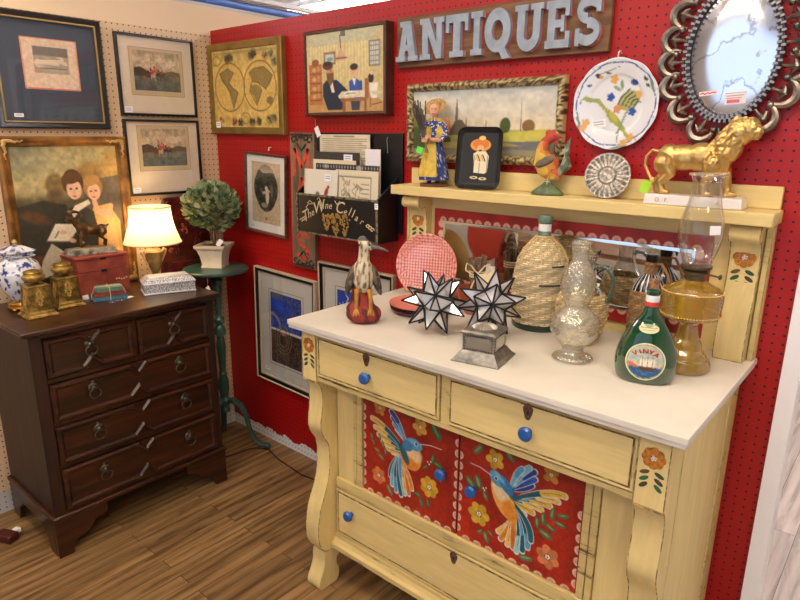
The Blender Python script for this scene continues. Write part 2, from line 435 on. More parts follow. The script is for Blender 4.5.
FLOORG = floor_mat('grey_planks', (214, 204, 198), (160, 150, 144), (196, 186, 180), .11)
XS0, XS1, YS0, YS1, ZC = -3.5, 5.5, -4.6, 4.0, 3.1
MB_ = MB
o = struct(MB().box(XS0, 2.62, YS0, YS1, -.05, 0).build('floor', FLOOR, smooth=False))
o = struct(MB().box(2.62, XS1, YS0, YS1, -.05, 0).build('floor_shop', FLOORG, smooth=False))
struct(MB().box(2.25, XS1, .08, YS1, 0, .0008).build('floor_aisle', FLOORG, smooth=False))
struct(MB().box(0, 2.597, 0, .02, 0, 2.08).build('wall_back', RED, smooth=False))
struct(MB().box(-.02, 0, -2.0, .02, 0, 2.057).build('wall_left', BEIGE, smooth=False))
struct(MB().box(-.06, -.02, -2.0, 1.6, 0, 2.19).build('wall_left_header', CREAMW, smooth=False))
struct(MB().box(-.02, -.012, -2.0, .02, 2.057, 2.19).build('trim_2', CREAMW, smooth=False))
struct(MB().box(2.597, 2.64, -.035, .06, 0, 2.12).build('trim_1', mat('white_post', (246, 244, 248), .5), smooth=False, bevel=.002))
struct(MB().cyl((-.08, -2.2, 2.235), (-.08, 1.9, 2.235), .016).build('trim_3', mat('blue_rail', (70, 110, 190), .4)))
struct(MB().cyl((-.115, -2.2, 2.262), (-.115, 1.9, 2.262), .010).build('trim_4', mat('dark_rail', (50, 48, 52), .5)))
struct(MB().box(-.19, -.15, -2.2, 1.9, 2.29, 2.31).build('trim_5', mat('white_rail', (235, 235, 240), .5), smooth=False))
struct(MB().box(XS0, XS1, YS1, YS1 + .1, 0, ZC).build('wall_far', WHITE, smooth=False))
struct(MB().box(XS0, XS1, YS0 - .1, YS0, 0, ZC).build('wall_front', SHOPW, smooth=False))
struct(MB().box(XS0 - .1, XS0, YS0, YS1, 0, ZC).build('wall_side', SHOPW, smooth=False))
struct(MB().box(XS1, XS1 + .1, YS0, YS1, 0, ZC).build('wall_right', SHOPW, smooth=False))
struct(MB().box(XS0, XS1, YS0, YS1, ZC, ZC + .1).build('ceiling', mat('ceiling_paint', (244, 244, 246), .8), smooth=False))
def emit_mat(name, c, s):
    m, nt, b = base_mat(name); nt.nodes.remove(b); e = nt.nodes.new('ShaderNodeEmission')
    e.inputs[0].default_value = (*lin(c), 1); e.inputs[1].default_value = s; nt.links.new(e.outputs[0], nt.nodes['Material Output'].inputs[0]); return m
LAMPON = emit_mat('lit_diffuser', (255, 234, 208), 21)
UPFILL = emit_mat('uplight_fill', (255, 244, 230), 3.5); UPFILL2 = emit_mat('uplight_fill_bright', (244, 246, 255), 60)  # fill glow added on top of the fixtures to brighten the ceiling
SKYW = emit_mat('daylight_window', (205, 222, 255), 1.5)
# shop window in the front wall (daylight) with its frame
struct(MB().box(.6, 4.6, YS0 + .002, YS0 + .01, 1.0, 2.75).build('window_1', SKYW, smooth=False))
struct(MB().at((2.6, YS0 + .02, 1.875)).frame(4.1, 1.85, [(0, .02), (0, -.02), (.06, -.02), (.06, .02)]).build('trim_6', WHITE, smooth=False))
spots = [(.9, -1.5), (2.6, -1.2), (1.7, -3.0), (4.0, -2.6), (0.6, 1.8), (3.6, 1.6), (-1.9, 2.7), (-1.9, -1.4)]  # last two added to brighten the dark ceiling beyond the walls
where = ['over the corner display', 'over the yellow sideboard', 'behind the viewer, middle of the shop', 'behind the viewer by the right wall', 'beyond the red pegboard, left', 'beyond the red pegboard, right', 'added beyond the corner, rear, to brighten the ceiling', 'added beyond the beige pegboard to brighten the ceiling']
for (x, y), wd in zip(spots, where):
    t = thing('ceiling_light', 'white hanging fluorescent light ' + wd, 'ceiling light', (x, y, 2.82), group='ceiling lights')
    MB().box(-.62, .62, -.16, .16, .0, .04).build('housing', WHITE, t, bevel=.004)
    MB().box(-.58, .58, -.13, .13, -.010, -.0005).build('diffuser', LAMPON, t)
    MB().box(-.58, .58, -.13, .13, .0405, .046).build('added_uplight', UPFILL2 if y > 0 or x < 0 else UPFILL, t)
    for s_ in (-1, 1): MB().cyl((s_ * .5, 0, .046), (s_ * .5, 0, ZC - 2.82), .004).build('hanger_rod', WHITE, t)

# ------------------------------------------------------------------ pictures on the two walls
def wallthing(name, label, cat, wall, a, z, off=.003, tilt=0, group=None):
    """a: position along the wall; local x runs to the viewer's right, -y out of the wall"""
    if wall == 'red': return thing(name, label, cat, (a, -off, z), (0, tilt, 0), group)
    return thing(name, label, cat, (off, a, z), Euler((0, tilt, 0)).to_matrix().to_4x4() and (0, tilt, PI / 2), group)
def price(parent, x, z, y, w=.03, h=.018, name='price_sticker', rot=0, lines=2):
    """small white sticker with a few print strokes"""
    a = Art(24, 14, (240, 240, 244))
    for k in range(lines): a.line([(.15, .3 + k * .3), (.8, .28 + k * .3)], .05, (120, 120, 150))
    o = a.panel(name, w, h, parent, PAPER, (x, y, z), label='small white price sticker'); o.rotation_euler = (0, rot, 0)
    return o
def hang_tag(parent, top, bot, w=.028, h=.045, col=(240, 238, 235), rot=.4, label='white paper price tag on a string'):
    mb = MB().tube([top, ((top[0] + bot[0]) / 2 + .002, top[1], (top[2] + bot[2]) / 2), bot], .0007, 5)
    st = mb.build('tag_string', TWINE, parent)
    m = mat('tag_%d_%d_%d' % col, col, .7)
    o = MB().box(-w / 2, w / 2, -.0006, .0006, -h, 0).build('price_tag', m, parent, loc=bot, rot=(0, rot, .15), label=label)
    return o

# --- Black framed print, tilted paper on a slate mount (beige wall)
def sheep_print():
    a = Art(90, 84, (226, 200, 172))
    a.rect(0, 0, 1, .02, (222, 120, 100)); a.rect(0, .97, 1, 1, (222, 120, 100)); a.rect(0, 0, .02, 1, (222, 120, 100)); a.rect(.98, 0, 1, 1, (222, 120, 100))
    a.rect(.2, .16, .82, .68, (176, 160, 140)); a.noise(.04, 30, 3)
    a.rect(.2, .16, .82, .34, (112, 104, 98), .8); a.noise(.05, 24, 9)
    a.ell(.46, .47, .20, .085, (222, 208, 186), -.08); a.ell(.66, .41, .08, .06, (216, 202, 180), -.5); a.ell(.74, .46, .06, .035, (214, 200, 178), .5); a.ell(.31, .49, .1, .08, (226, 212, 190)); a.ell(.5, .54, .2, .03, (150, 138, 122), .05, .7, 3)
    a.line([(.3, .58), (.78, .58)], .012, (90, 80, 72)); a.line([(.3, .41), (.66, .38)], .012, (100, 90, 80))
    return a
t = wallthing('framed_print', 'black and gold framed animal engraving on a wide slate-blue mount', 'picture', 'beige', -.768, 1.830)
W, H = .435, .44
MB().frame(W, H, [(0, 0), (0, -.02), (.006, -.026), (.02, -.022), (.024, -.016), (.024, 0)]).build('frame', mat('black_lacquer', (24, 18, 15), .3, coat=.3), t)
mb = MB()
for s_, n_ in (((1, 0), 56), ((-1, 0), 56), ((0, 1), 56), ((0, -1), 56)):
    for k in range(n_):
        q = (k + .5) / n_ - .5
        if s_[0]: c = (s_[0] * (W / 2 - .026), -.02, q * (H - .05))
        else: c = (q * (W - .05), -.02, s_[1] * (H / 2 - .026))
        mb.at(c, (0, .5, 0)).box(-.003, .003, -.003, .002, -.002, .002)
mb.build('beading', mat('pale_gilt', (214, 184, 120), .4, .7), t)
MB().frame(W - .046, H - .046, [(0, -.004), (0, -.018), (.006, -.015), (.006, -.004)]).build('inner_frame', mat('dark_bronze', (92, 70, 44), .4, .5), t)
MB().box(-W / 2 + .02, W / 2 - .02, -.008, -.001, -H / 2 + .02, H / 2 - .02).build('mount', mat('slate_mount', (66, 76, 92), .8), t)
sheep_print().panel('print', .215, .195, t, PAPER, (.006, -.0095, .030))
price(t, -.14, -.17, -.0122, .034, .014)
MB().box(-W / 2 + .025, W / 2 - .025, -.0115, -.011, -H / 2 + .025, H / 2 - .025).build('glass', PANE, t)

# --- two hunting prints
def hunt(seed, dark):
    a = Art(84, 64, (206, 190, 160))
    a.vgrad([(0, (176, 158, 132)), (.25, (206, 186, 156)), (.5, (190, 172, 142)), (.52, (120, 112, 92)), (1, (88, 98, 96))])
    a.noise(.14, 14, seed); a.ell(.8, .28, .14, .06, (226, 212, 186), -.3, .8); a.ell(.7, .34, .1, .04, (226, 212, 186), .2, .7)
    a.poly([(0, .5), (0, .44), (.12, .4), (.25, .46), (.3, .54), (.3, .62), (0, .64)], (78, 66, 48))
    a.poly([(.6, .54), (.8, .46), (1, .5), (1, .6), (.6, .6)], (104, 94, 72))
    for i, (x, y, c) in enumerate([(.36, .56, (170, 70, 54)), (.44, .5, (196, 84, 62)), (.52, .58, (60, 50, 44)), (.4, .62, (196, 176, 150)), (.3, .62, (90, 62, 44)), (.6, .6, (74, 60, 50))]):
        a.ell(x, y, .055, .035, c); a.ell(x + .04, y - .06, .018, .022, c); a.line([(x - .03, y), (x - .045, y + .12)], .014, c); a.line([(x + .03, y), (x + .05, y + .12)], .014, c)
        a.ell(x, y - .1, .02, .03, (186, 60, 46) if i % 2 else (70, 56, 50))
    a.line([(.37, .06), (.38, .5)], .006, (120, 100, 80)) if not dark else a.line([(.36, .3), (.4, .46)], .02, (180, 80, 60))
    for k in range(7): a.line([(.05 + k * .13, .78 + .03 * (k % 3)), (.15 + k * .13, .8 + .02 * (k % 2))], .015, (70, 92, 96), .6)
    a.noise(.1, 40, seed + 5)
    return a
for name, lab, cy, cz, w, h, px, pz, pw, ph, sd in (
        ('framed_print', 'upper thin black framed hunting print beside the slate-mounted engraving', -.302, 1.846, .378, .348, .0, .018, .262, .206, 1),
        ('framed_print', 'lower thin black framed hunting print above the lit table lamp', -.300, 1.484, .378, .344, .002, .042, .262, .206, 4)):
    t = wallthing(name, lab, 'picture', 'beige', cy, cz)
    MB().frame(w, h, [(0, 0), (0, -.016), (.003, -.018), (.010, -.018), (.011, -.01), (.011, 0)]).build('frame', BLACK, t)
    MB().box(-w / 2 + .008, w / 2 - .008, -.008, -.001, -h / 2 + .008, h / 2 - .008).build('mount', mat('cream_mount', (226, 212, 192), .85), t)
    MB().at((px, 0, pz)).frame(pw, ph, [(0, -.0075), (0, -.0088), (.0025, -.0088), (.0025, -.0075)]).build('mount_line', mat('mount_rule', (176, 150, 108), .8), t)
    MB().box(px - pw / 2 + .003, px + pw / 2 - .003, -.0086, -.0076, pz - ph / 2 + .003, pz + ph / 2 - .003).build('print_margin', mat('print_margin', (206, 186, 150), .85), t)
    hunt(sd, sd == 4).panel('print', pw - .036, ph - .036, t, PAPER, (px, -.0095, pz + .004))
    price(t, -w / 2 + .035, -h / 2 + .025, -.0125, .036, .026)
    MB().box(-w / 2 + .01, w / 2 - .01, -.0122, -.0117, -h / 2 + .01, h / 2 - .01).build('glass', PANE, t)

# --- big gilt portrait
def portrait():
    a = Art(150, 176, (70, 62, 44))
    a.vgrad([(0, (128, 130, 106)), (.12, (166, 158, 116)), (.25, (190, 174, 116)), (.33, (164, 148, 98)), (.4, (92, 84, 60)), (1, (52, 42, 30))])
    a.noise(.10, 6, 2); a.noise(.06, 16, 5)
    a.ell(.75, .08, .5, .2, (216, 186, 112), 0, .6, 24); a.ell(.3, .12, .5, .1, (160, 156, 122), -.1, .5, 16); a.ell(.2, .3, .22, .05, (186, 172, 128), .1, .5, 8)
    a.poly([(0, .42), (.25, .38), (.45, .42), (.45, .8), (0, .8)], (44, 44, 38), .7)
    a.ell(.37, .28, .09, .1, (120, 96, 56), 0, .8, 4); a.ell(.35, .36, .07, .06, (96, 78, 50), 0, .8, 4)
    a.ell(.72, .2, .14, .09, (146, 112, 62), 0, .8, 5); a.ell(.95, .14, .12, .12, (190, 150, 84), 0, .8, 5); a.poly([(.6, .26), (1, .22), (1, .6), (.7, .6)], (92, 82, 76), .8)
    a.ell(.15, .5, .13, .05, (128, 78, 44), .3, .6, 4)
    a.poly([(0, .78), (1, .76), (1, 1), (0, 1)], (96, 62, 34)); a.poly([(0, .84), (.7, .8), (.8, 1), (0, 1)], (58, 38, 24))
    a.noise(.12, 30, 8)
    po, eo, lo_ = a.poly, a.ell, a.line; DX, DY = -.035, -.045
    a.poly = lambda p, c, al=1: po([(x + DX, y + DY if y < .9 else y) for x, y in p], c, al)
    a.ell = lambda x, y, *r, **k: eo(x + DX, y + DY, *r, **k)
    a.line = lambda p, *r, **k: lo_([(x + DX, y + DY) for x, y in p], *r, **k)
    # girl in yellow
    a.poly([(.74, .5), (.9, .48), (1.0, .62), (1.0, .98), (.7, .98), (.7, .6)], (214, 176, 104)); a.poly([(.86, .52), (.95, .6), (.98, .95), (.84, .95)], (236, 204, 136), .7)
    a.ell(.87, .56, .07, .05, (226, 178, 138), .6); a.line([(.92, .5), (.88, .58), (.78, .53), (.76, .46)], .05, (230, 184, 146))
    a.ell(.76, .35, .095, .1, (172, 128, 72)); a.ell(.765, .385, .064, .075, (234, 190, 156)); a.ell(.75, .3, .08, .045, (190, 144, 84), -.2)
    a.ell(.735, .38, .011, .007, (60, 40, 30)); a.ell(.785, .378, .011, .007, (60, 40, 30)); a.ell(.76, .425, .014, .006, (180, 70, 60)); a.line([(.76, .385), (.762, .405)], .008, (206, 150, 118))
    # boy
    a.poly([(.5, .5), (.62, .47), (.74, .53), (.77, .68), (.74, .86), (.5, .86), (.44, .72), (.3, .78), (.26, .72), (.44, .6)], (44, 46, 44))
    a.poly([(.3, .74), (.46, .68), (.62, .76), (.4, .84), (.25, .96), (.14, .95), (.2, .86)], (196, 184, 156)); a.poly([(.3, .74), (.5, .66), (.6, .78), (.42, .82)], (50, 50, 46))
    a.poly([(.52, .8), (.66, .78), (.7, 1), (.56, 1)], (150, 142, 116)); a.poly([(.1, .95), (.24, .94), (.24, 1), (.06, 1)], (26, 20, 16))
    a.poly([(.52, .53), (.56, .48), (.7, .44), (.72, .47), (.6, .52), (.54, .57)], (228, 218, 196))
    a.ell(.57, .31, .1, .115, (92, 62, 36)); a.ell(.575, .36, .072, .085, (236, 194, 160)); a.ell(.56, .275, .095, .05, (104, 72, 42), -.15)
    a.ell(.545, .355, .012, .008, (46, 30, 24)); a.ell(.6, .353, .012, .008, (46, 30, 24)); a.ell(.573, .41, .017, .006, (176, 70, 58)); a.line([(.575, .36), (.573, .385)], .009, (208, 156, 124))
    a.poly([(.26, .72), (.36, .6), (.6, .62), (.55, .67), (.46, .74)], (232, 222, 196)); a.line([(.26, .72), (.46, .74), (.52, .7)], .01, (150, 130, 96))
    a.ell(.42, .67, .03, .02, (228, 180, 146)); a.ell(.5, .735, .035, .02, (228, 180, 146), .3); a.line([(.38, .66), (.34, .7)], .01, (80, 60, 40))
    a.noise(.05, 60, 11)
    return a
t = wallthing('framed_painting', 'large gilt framed portrait of two children, standing on the dark chest', 'picture', 'beige', -.752, 1.252)
W, H = .51, .655
MB().frame(W, H, [(0, 0), (0, -.03), (.006, -.036), (.016, -.034), (.026, -.022), (.036, -.02), (.042, -.012), (.042, 0)]).build('frame', mat('warm_gilt_wood', (176, 124, 62), .4, .55, noise=.35, nscale=18, bump=.3), t)
for sx in (-1, 1):
    for sz in (1, -1):
        mb = MB()
        for k in range(9):
            for ax in (0, 1):
                q = k / 9 * .075; r = .011 * (1 - k / 14)
                x, z = (q, rnd.uniform(-.003, .004)) if ax else (rnd.uniform(-.003, .004), q)
                mb.at().ell((sx * (W / 2 - .02 - x), -.036, sz * (H / 2 - .02 - z)), (r * .9, .005, r * .7), (0, rnd.uniform(-1, 1), 0), 8, 5)
        mb.build('corner_ornament', mat('leaf_gilt', (216, 182, 116), .35, .7, bump=.5), t)
portrait().panel('canvas', W - .078, H - .078, t, PAINT, (0, -.0125, 0))
MB().box(-W / 2 + .03, W / 2 - .03, -.010, 0, -H / 2 + .03, H / 2 - .03).build('backing', FRAMEW, t)

# --- world map on the red wall
def worldmap():
    a = Art(120, 90, (196, 168, 94)); a.noise(.12, 10, 1); a.noise(.1, 30, 2)
    a.ell(.27, .48, .235, .27 * 1.06, (206, 172, 96)); a.ell(.73, .48, .235, .27 * 1.06, (210, 176, 98))
    for cx in (.27, .73):
        a.line([(cx + .235 * math.cos(q * PI / 18), .48 + .31 * math.sin(q * PI / 18)) for q in range(37)], .012, (120, 100, 48))
        for k in (-2, -1, 1, 2): a.line([(cx - .22 * math.cos(k * .35), .48 + k * .09), (cx + .22 * math.cos(k * .35), .48 + k * .09)], .004, (150, 124, 64), .6)
        for k in (-2, -1, 0, 1, 2): a.line([(cx + k * .08 * math.cos(q), .48 + .3 * math.sin(q)) for q in np.linspace(-1.5, 1.5, 9)], .004, (150, 124, 64), .6)
    lc = (128, 108, 60)
    a.poly([(.12, .3), (.25, .24), (.34, .3), (.3, .38), (.26, .42), (.33, .5), (.4, .55), (.36, .66), (.32, .76), (.3, .64), (.27, .55), (.22, .47), (.15, .4)], lc, .8)
    a.poly([(.58, .32), (.66, .26), (.8, .25), (.92, .36), (.88, .46), (.82, .52), (.76, .46), (.72, .44), (.68, .44), (.62, .42)], lc, .8)
    a.poly([(.6, .46), (.7, .46), (.76, .54), (.72, .64), (.68, .72), (.64, .6), (.58, .54)], lc, .8); a.ell(.87, .66, .05, .035, lc)
    a.line([(.12, .3), (.25, .24), (.34, .3), (.26, .42), (.33, .5), (.4, .55), (.32, .76), (.27, .55), (.22, .47), (.12, .3)], .008, (92, 78, 44))
    a.line([(.58, .32), (.66, .26), (.8, .25), (.92, .36), (.82, .52), (.72, .44), (.62, .42), (.6, .46), (.58, .54), (.68, .72), (.76, .54), (.72, .44)], .008, (92, 78, 44))
    for x, y, r in ((.08, .13, .06), (.5, .88, .07)):
        a.line([(x + r * math.cos(q), y + r * math.sin(q)) for q in np.linspace(0, 6.3, 16)], .008, (120, 100, 50))
    for x, y, c in ((.25, .12, (70, 62, 44)), (.3, .1, (70, 62, 44)), (.62, .1, (74, 64, 46)), (.66, .08, (74, 64, 46)), (.82, .12, (150, 96, 70)), (.9, .1, (110, 112, 78)), (.32, .93, (160, 80, 56)), (.42, .93, (80, 70, 50)), (.6, .93, (66, 58, 42)), (.7, .92, (84, 74, 52)), (.85, .9, (112, 106, 72)), (.12, .9, (170, 120, 74)), (.92, .88, (96, 96, 66)), (.95, .2, (100, 108, 76))):
        a.ell(x, y, .045, .04, c, rnd.random() * 3, .6, 3)
        for k in range(4): a.line([(x + rnd.uniform(-.04, .04), y + rnd.uniform(-.04, .04)) for _ in range(3)], .01, tuple(v * .6 for v in c), .7)
    for y in (.04, .05): a.line([(.03, y), (.97, y)], .005, (120, 104, 56))
    a.noise(.07, 50, 6)
    return a
t = wallthing('framed_map', 'antique double-hemisphere world map in an olive gold frame', 'map', 'red', .284, 1.802, tilt=.006)
W, H = .565, .415
MB().frame(W, H, [(0, 0), (.0, -.024), (.004, -.028), (.031, -.026), (.033, -.02), (.033, 0)]).build('frame', mat('olive_gilt', (152, 122, 60), .5, .45, noise=.2, nscale=12), t)
worldmap().panel('map_sheet', W - .062, H - .062, t, PAINT, (0, -.0205, 0))
MB().box(-W / 2 + .02, W / 2 - .02, -.0195, -.001, -H / 2 + .02, H / 2 - .02).build('backing', FRAMEW, t)
price(t, -.215, -.165, -.0285, .036, .028)

# --- folk painting: bearded man and boy at a table
def folk():
    a = Art(120, 105, (206, 190, 140)); a.vgrad([(0, (176, 176, 140)), (.14, (190, 182, 138)), (.16, (214, 200, 150)), (.75, (206, 188, 134)), (.78, (184, 146, 90)), (1, (190, 150, 92))])
    for k in range(26): a.line([(.04 * k, .16), (.04 * k, .78)], .014, (188, 170, 112), .6)
    a.poly([(0, 0), (1, 0), (.84, .14), (.1, .16)], (188, 186, 152)); a.poly([(.84, .14), (1, 0), (1, .9), (.84, .76)], (196, 178, 132))
    a.rect(.03, .38, .21, .9, (172, 110, 62)); a.ell(.12, .36, .05, .04, (140, 84, 48))
    for y in (.5, .62, .74, .84): a.line([(.04, y), (.2, y)], .012, (116, 66, 38)); a.ell(.1, y - .05, .03, .025, (206, 160, 104)); a.ell(.16, y - .06, .02, .03, (190, 142, 90))
    a.rect(.24, .24, .4, .4, (150, 110, 64)); a.rect(.26, .27, .38, .37, (180, 200, 196)); a.ell(.32, .33, .04, .02, (120, 150, 150))
    a.line([(.46, .05), (.47, .28)], .012, (110, 70, 60)); a.poly([(.42, .3), (.47, .2), (.52, .3), (.53, .36), (.41, .36)], (204, 160, 130)); a.line([(.41, .33), (.54, .33)], .02, (140, 90, 84))
    a.rect(.82, .16, .96, .46, (120, 116, 100)); a.rect(.835, .18, .945, .44, (206, 206, 196))
    for k in range(4): a.line([(.84, .22 + k * .06), (.94, .22 + k * .06)], .01, (110, 110, 110)); a.line([(.85 + k * .028, .18), (.85 + k * .028, .44)], .008, (120, 120, 120))
    # man
    a.poly([(.22, .64), (.3, .56), (.4, .6), (.5, .76), (.48, .97), (.28, .97), (.22, .8)], (34, 44, 64)); a.poly([(.3, .6), (.35, .6), (.38, .75), (.34, .75)], (224, 216, 196))
    a.ell(.32, .49, .055, .07, (196, 150, 112)); a.poly([(.27, .5), (.37, .5), (.37, .6), (.32, .67), (.28, .6)], (122, 84, 52)); a.ell(.29, .41, .07, .045, (98, 52, 34)); a.ell(.29, .385, .06, .025, (52, 34, 30))
    a.ell(.33, .475, .008, .007, (40, 30, 26)); a.line([(.4, .62), (.5, .72), (.54, .76)], .05, (34, 44, 64)); a.ell(.55, .77, .02, .015, (206, 160, 120))
    # boy
    a.poly([(.57, .62), (.64, .58), (.7, .62), (.73, .78), (.7, .98), (.6, .98), (.58, .8)], (52, 84, 158)); a.ell(.635, .5, .045, .06, (214, 168, 128)); a.ell(.635, .45, .05, .035, (54, 38, 30)); a.poly([(.61, .59), (.66, .59), (.64, .68)], (230, 226, 214))
    a.rect(.6, .84, .7, .98, (58, 60, 74)); a.line([(.72, .64), (.72, .76), (.62, .78)], .035, (46, 76, 146))
    a.poly([(.42, .8), (.48, .74), (.82, .74), (.8, .82), (.44, .83)], (216, 206, 176)); a.poly([(.5, .77), (.56, .74), (.66, .75), (.66, .79), (.52, .8)], (238, 232, 214)); a.line([(.52, .78), (.58, .77)], .01, (90, 90, 90)); a.line([(.59, .77), (.65, .77)], .01, (90, 90, 90))
    a.rect(.46, .83, .8, .87, (150, 96, 56)); a.rect(.48, .86, .52, 1, (140, 90, 52)); a.rect(.76, .86, .79, 1, (140, 90, 52))
    # two women
    a.ell(.845, .6, .035, .05, (46, 34, 34)); a.ell(.855, .54, .02, .022, (210, 180, 150)); a.poly([(.83, .66), (.93, .66), (.92, .84), (.84, .84)], (226, 220, 206)); a.ell(.94, .6, .025, .05, (190, 170, 90)); a.ell(.94, .54, .016, .02, (200, 160, 120))
    a.rect(.77, .6, .82, .84, (150, 96, 62)); a.line([(.84, .84), (.84, .94)], .01, (110, 70, 46)); a.rect(.86, .76, .97, .8, (210, 198, 170))
    a.line([(.86, .92), (.97, .9)], .01, (90, 60, 40)); a.noise(.06, 40, 3)
    return a
t = wallthing('framed_painting', 'dark wood framed painting of a bearded man and a boy at a table', 'picture', 'red', .964, 1.838, tilt=-.006)
W, H = .455, .33
MB().frame(W, H, [(0, 0), (0, -.045), (.004, -.048), (.012, -.046), (.014, -.04), (.014, 0)]).build('frame', mat('dark_brown_frame', (92, 52, 36), .45, noise=.3, nscale=20), t)
folk().panel('canvas', W - .026, H - .026, t, PAINT, (0, -.041, 0))
MB().box(-W / 2 + .01, W / 2 - .01, -.04, -.002, -H / 2 + .01, H / 2 - .01).build('backing', FRAMEW, t)
MB().slab([(-.012, -.043), (.012, -.043), (.012, -.035), (-.012, -.035)], H / 2 - .034, H / 2 - .012).build('hanger', mat('steel_hook', (120, 116, 110), .4, .8), t)

# --- oval engraving
def oval():
    a = Art(64, 80, (196, 174, 140)); a.noise(.06, 20, 2)
    a.ell(.5, .42, .41, .5 * .82, (40, 36, 32)); a.ell(.5, .42, .39, .48 * .82, (52, 48, 42))
    m = Art(64, 80, (52, 48, 42)); m.noise(.5, 9, 4); m.noise(.35, 20, 5)
    m.vgrad([(0, (120, 112, 98)), (.6, (150, 138, 118)), (1, (176, 162, 136))], 0, .17); m.poly([(0, .15), (.3, .13), (.45, .21), (.6, .16), (1, .15), (1, .3), (0, .3)], (60, 56, 50))
    m.ell(.55, .55, .06, .16, (214, 198, 168)); m.ell(.52, .42, .05, .05, (222, 206, 176)); m.line([(.4, .5), (.62, .46)], .05, (206, 190, 160)); m.ell(.7, .45, .05, .12, (110, 100, 84)); m.ell(.45, .7, .12, .05, (150, 138, 116))
    q = ((a.X / 63 - .5) / .39) ** 2 + ((a.Y / 79 - .42) / .385) ** 2
    k = (q < 1)[..., None]; a.a = np.where(k, m.a, a.a)
    a.ell(.5, .92, .04, .03, (120, 100, 76)); a.line([(.12, .9), (.42, .92)], .008, (150, 130, 100)); a.line([(.58, .92), (.88, .93)], .008, (150, 130, 100))
    return a
t = wallthing('framed_print', 'walnut framed oval engraving with white mount beside the vertical letter board', 'picture', 'red', .394, 1.317, tilt=.05)
W, H = .312, .382
MB().frame(W, H, [(0, 0), (0, -.018), (.003, -.021), (.009, -.018), (.012, -.01), (.012, 0)]).build('frame', FRAMEW, t)
MB().box(-W / 2 + .01, W / 2 - .01, -.008, -.001, -H / 2 + .01, H / 2 - .01).build('mount', mat('white_mount', (232, 230, 222), .85), t)
oval().panel('print', .215, .29, t, PAPER, (.0, -.009, .005))
price(t, -.105, -.165, -.0098, .04, .016)
MB().box(-W / 2 + .011, W / 2 - .011, -.0122, -.0117, -H / 2 + .011, H / 2 - .011).build('glass', PANE, t)
MB().tube([(.03, .002, H / 2 + .03), (.03, -.01, H / 2 + .03), (.03, -.012, H / 2 + .015)], .003, 6).build('hanger', mat('white_hook', (230, 226, 220), .4), t)

# --- two blue prints low on the red wall
def blueprint(seed):
    a = Art(90, 130, (30, 62, 168)); g = np.random.RandomState(seed)
    for k in range(240):
        x, y = g.rand(2); y *= .52; d = math.hypot(x - .25, (y - .5) * 1.4)
        if d < .2 or (x < .45 and y > .1 and y < .3): continue
        a.ell(x, y, .022, .016, (112, 110, 92) if g.rand() < .7 else (42, 44, 60), g.rand() * 3, .9)
    a.line([(.02 + .3 * math.cos(q), .5 - .2 * math.sin(q)) for q in np.linspace(0, 1.57, 8)], .06, (150, 142, 110)); a.ell(.25, .16, .22, .1, (30, 72, 190), .4)
    for k in range(60): x, y = g.rand(2) * (.4, .08); a.ell(x, y, .018, .01, (110, 112, 96))
    a.rect(0, .50, 1, .535, (226, 218, 206))
    a.rect(0, .535, 1, 1, (46, 30, 28))
    for k in range(420):
        x, y = g.rand(), .54 + g.rand() * .46
        if .3 < x < .72 and .58 < y < .78 and g.rand() < .8: continue
        a.ell(x, y, .016, .012, [(140, 108, 74), (96, 84, 62), (150, 92, 78), (84, 96, 70)][g.randint(4)], g.rand() * 3, .8)
    for r in (.27, .2, .13): a.line([(.4 + r * math.cos(q), .64 + r * .75 * math.sin(q)) for q in np.linspace(0, 6.3, 20)], .022, (132, 110, 84))
    a.ell(.4, .56, .04, .03, (206, 110, 90))
    return a
def blueprint2(seed):
    a = Art(90, 90, (36, 70, 176)); g = np.random.RandomState(seed)
    for k in range(90): x, y = g.rand(2); q = g.rand() * 3; a.line([(x, y), (x + .07 * math.cos(q), y + .07 * math.sin(q)), (x + .1 * math.cos(q + 1), y + .1 * math.sin(q + 1))], .02, (206, 214, 232))
    return a
for k, (cx, cz, w, h, lab, art, tl) in enumerate(((.502, .650, .452, .6, 'white-matted blue and brown patterned print low on the red wall', blueprint(3), .03), (.988, .745, .452, .6, 'white-matted blue patterned print half hidden behind the sideboard top', blueprint2(8), .0))):
    t = wallthing('framed_print', lab, 'picture', 'red', cx, cz, tilt=tl)
    MB().frame(w, h, [(0, 0), (0, -.022), (.004, -.026), (.008, -.022), (.008, 0)]).build('outer_frame', mat('cream_frame_edge', (190, 176, 150), .5), t)
    MB().frame(w - .016, h - .016, [(0, -.002), (0, -.020), (.012, -.018), (.016, -.014), (.016, -.002)]).build('frame', BLACK, t)
    MB().frame(w - .048, h - .048, [(0, -.002), (0, -.014), (.006, -.012), (.006, -.002)]).build('inner_frame', mat('cream_frame_edge', (190, 176, 150), .5), t)
    MB().box(-w / 2 + .02, w / 2 - .02, -.006, -.001, -h / 2 + .02, h / 2 - .02).build('mount', mat('grey_white_mount', (206, 202, 192), .85), t)
    MB().frame(.262, .40, [(0, -.0055), (0, -.0068), (.003, -.0068), (.003, -.0055)]).build('mount_line', mat('mount_rule2', (150, 110, 100), .8), t)
    art.panel('print', .232, .37, t, PAPER, (0, -.0075, 0))
    price(t, -.15, -.235, -.0075, .04, .022)
    MB().box(-w / 2 + .022, w / 2 - .022, -.0102, -.0097, -h / 2 + .022, h / 2 - .022).build('glass', PANE, t)

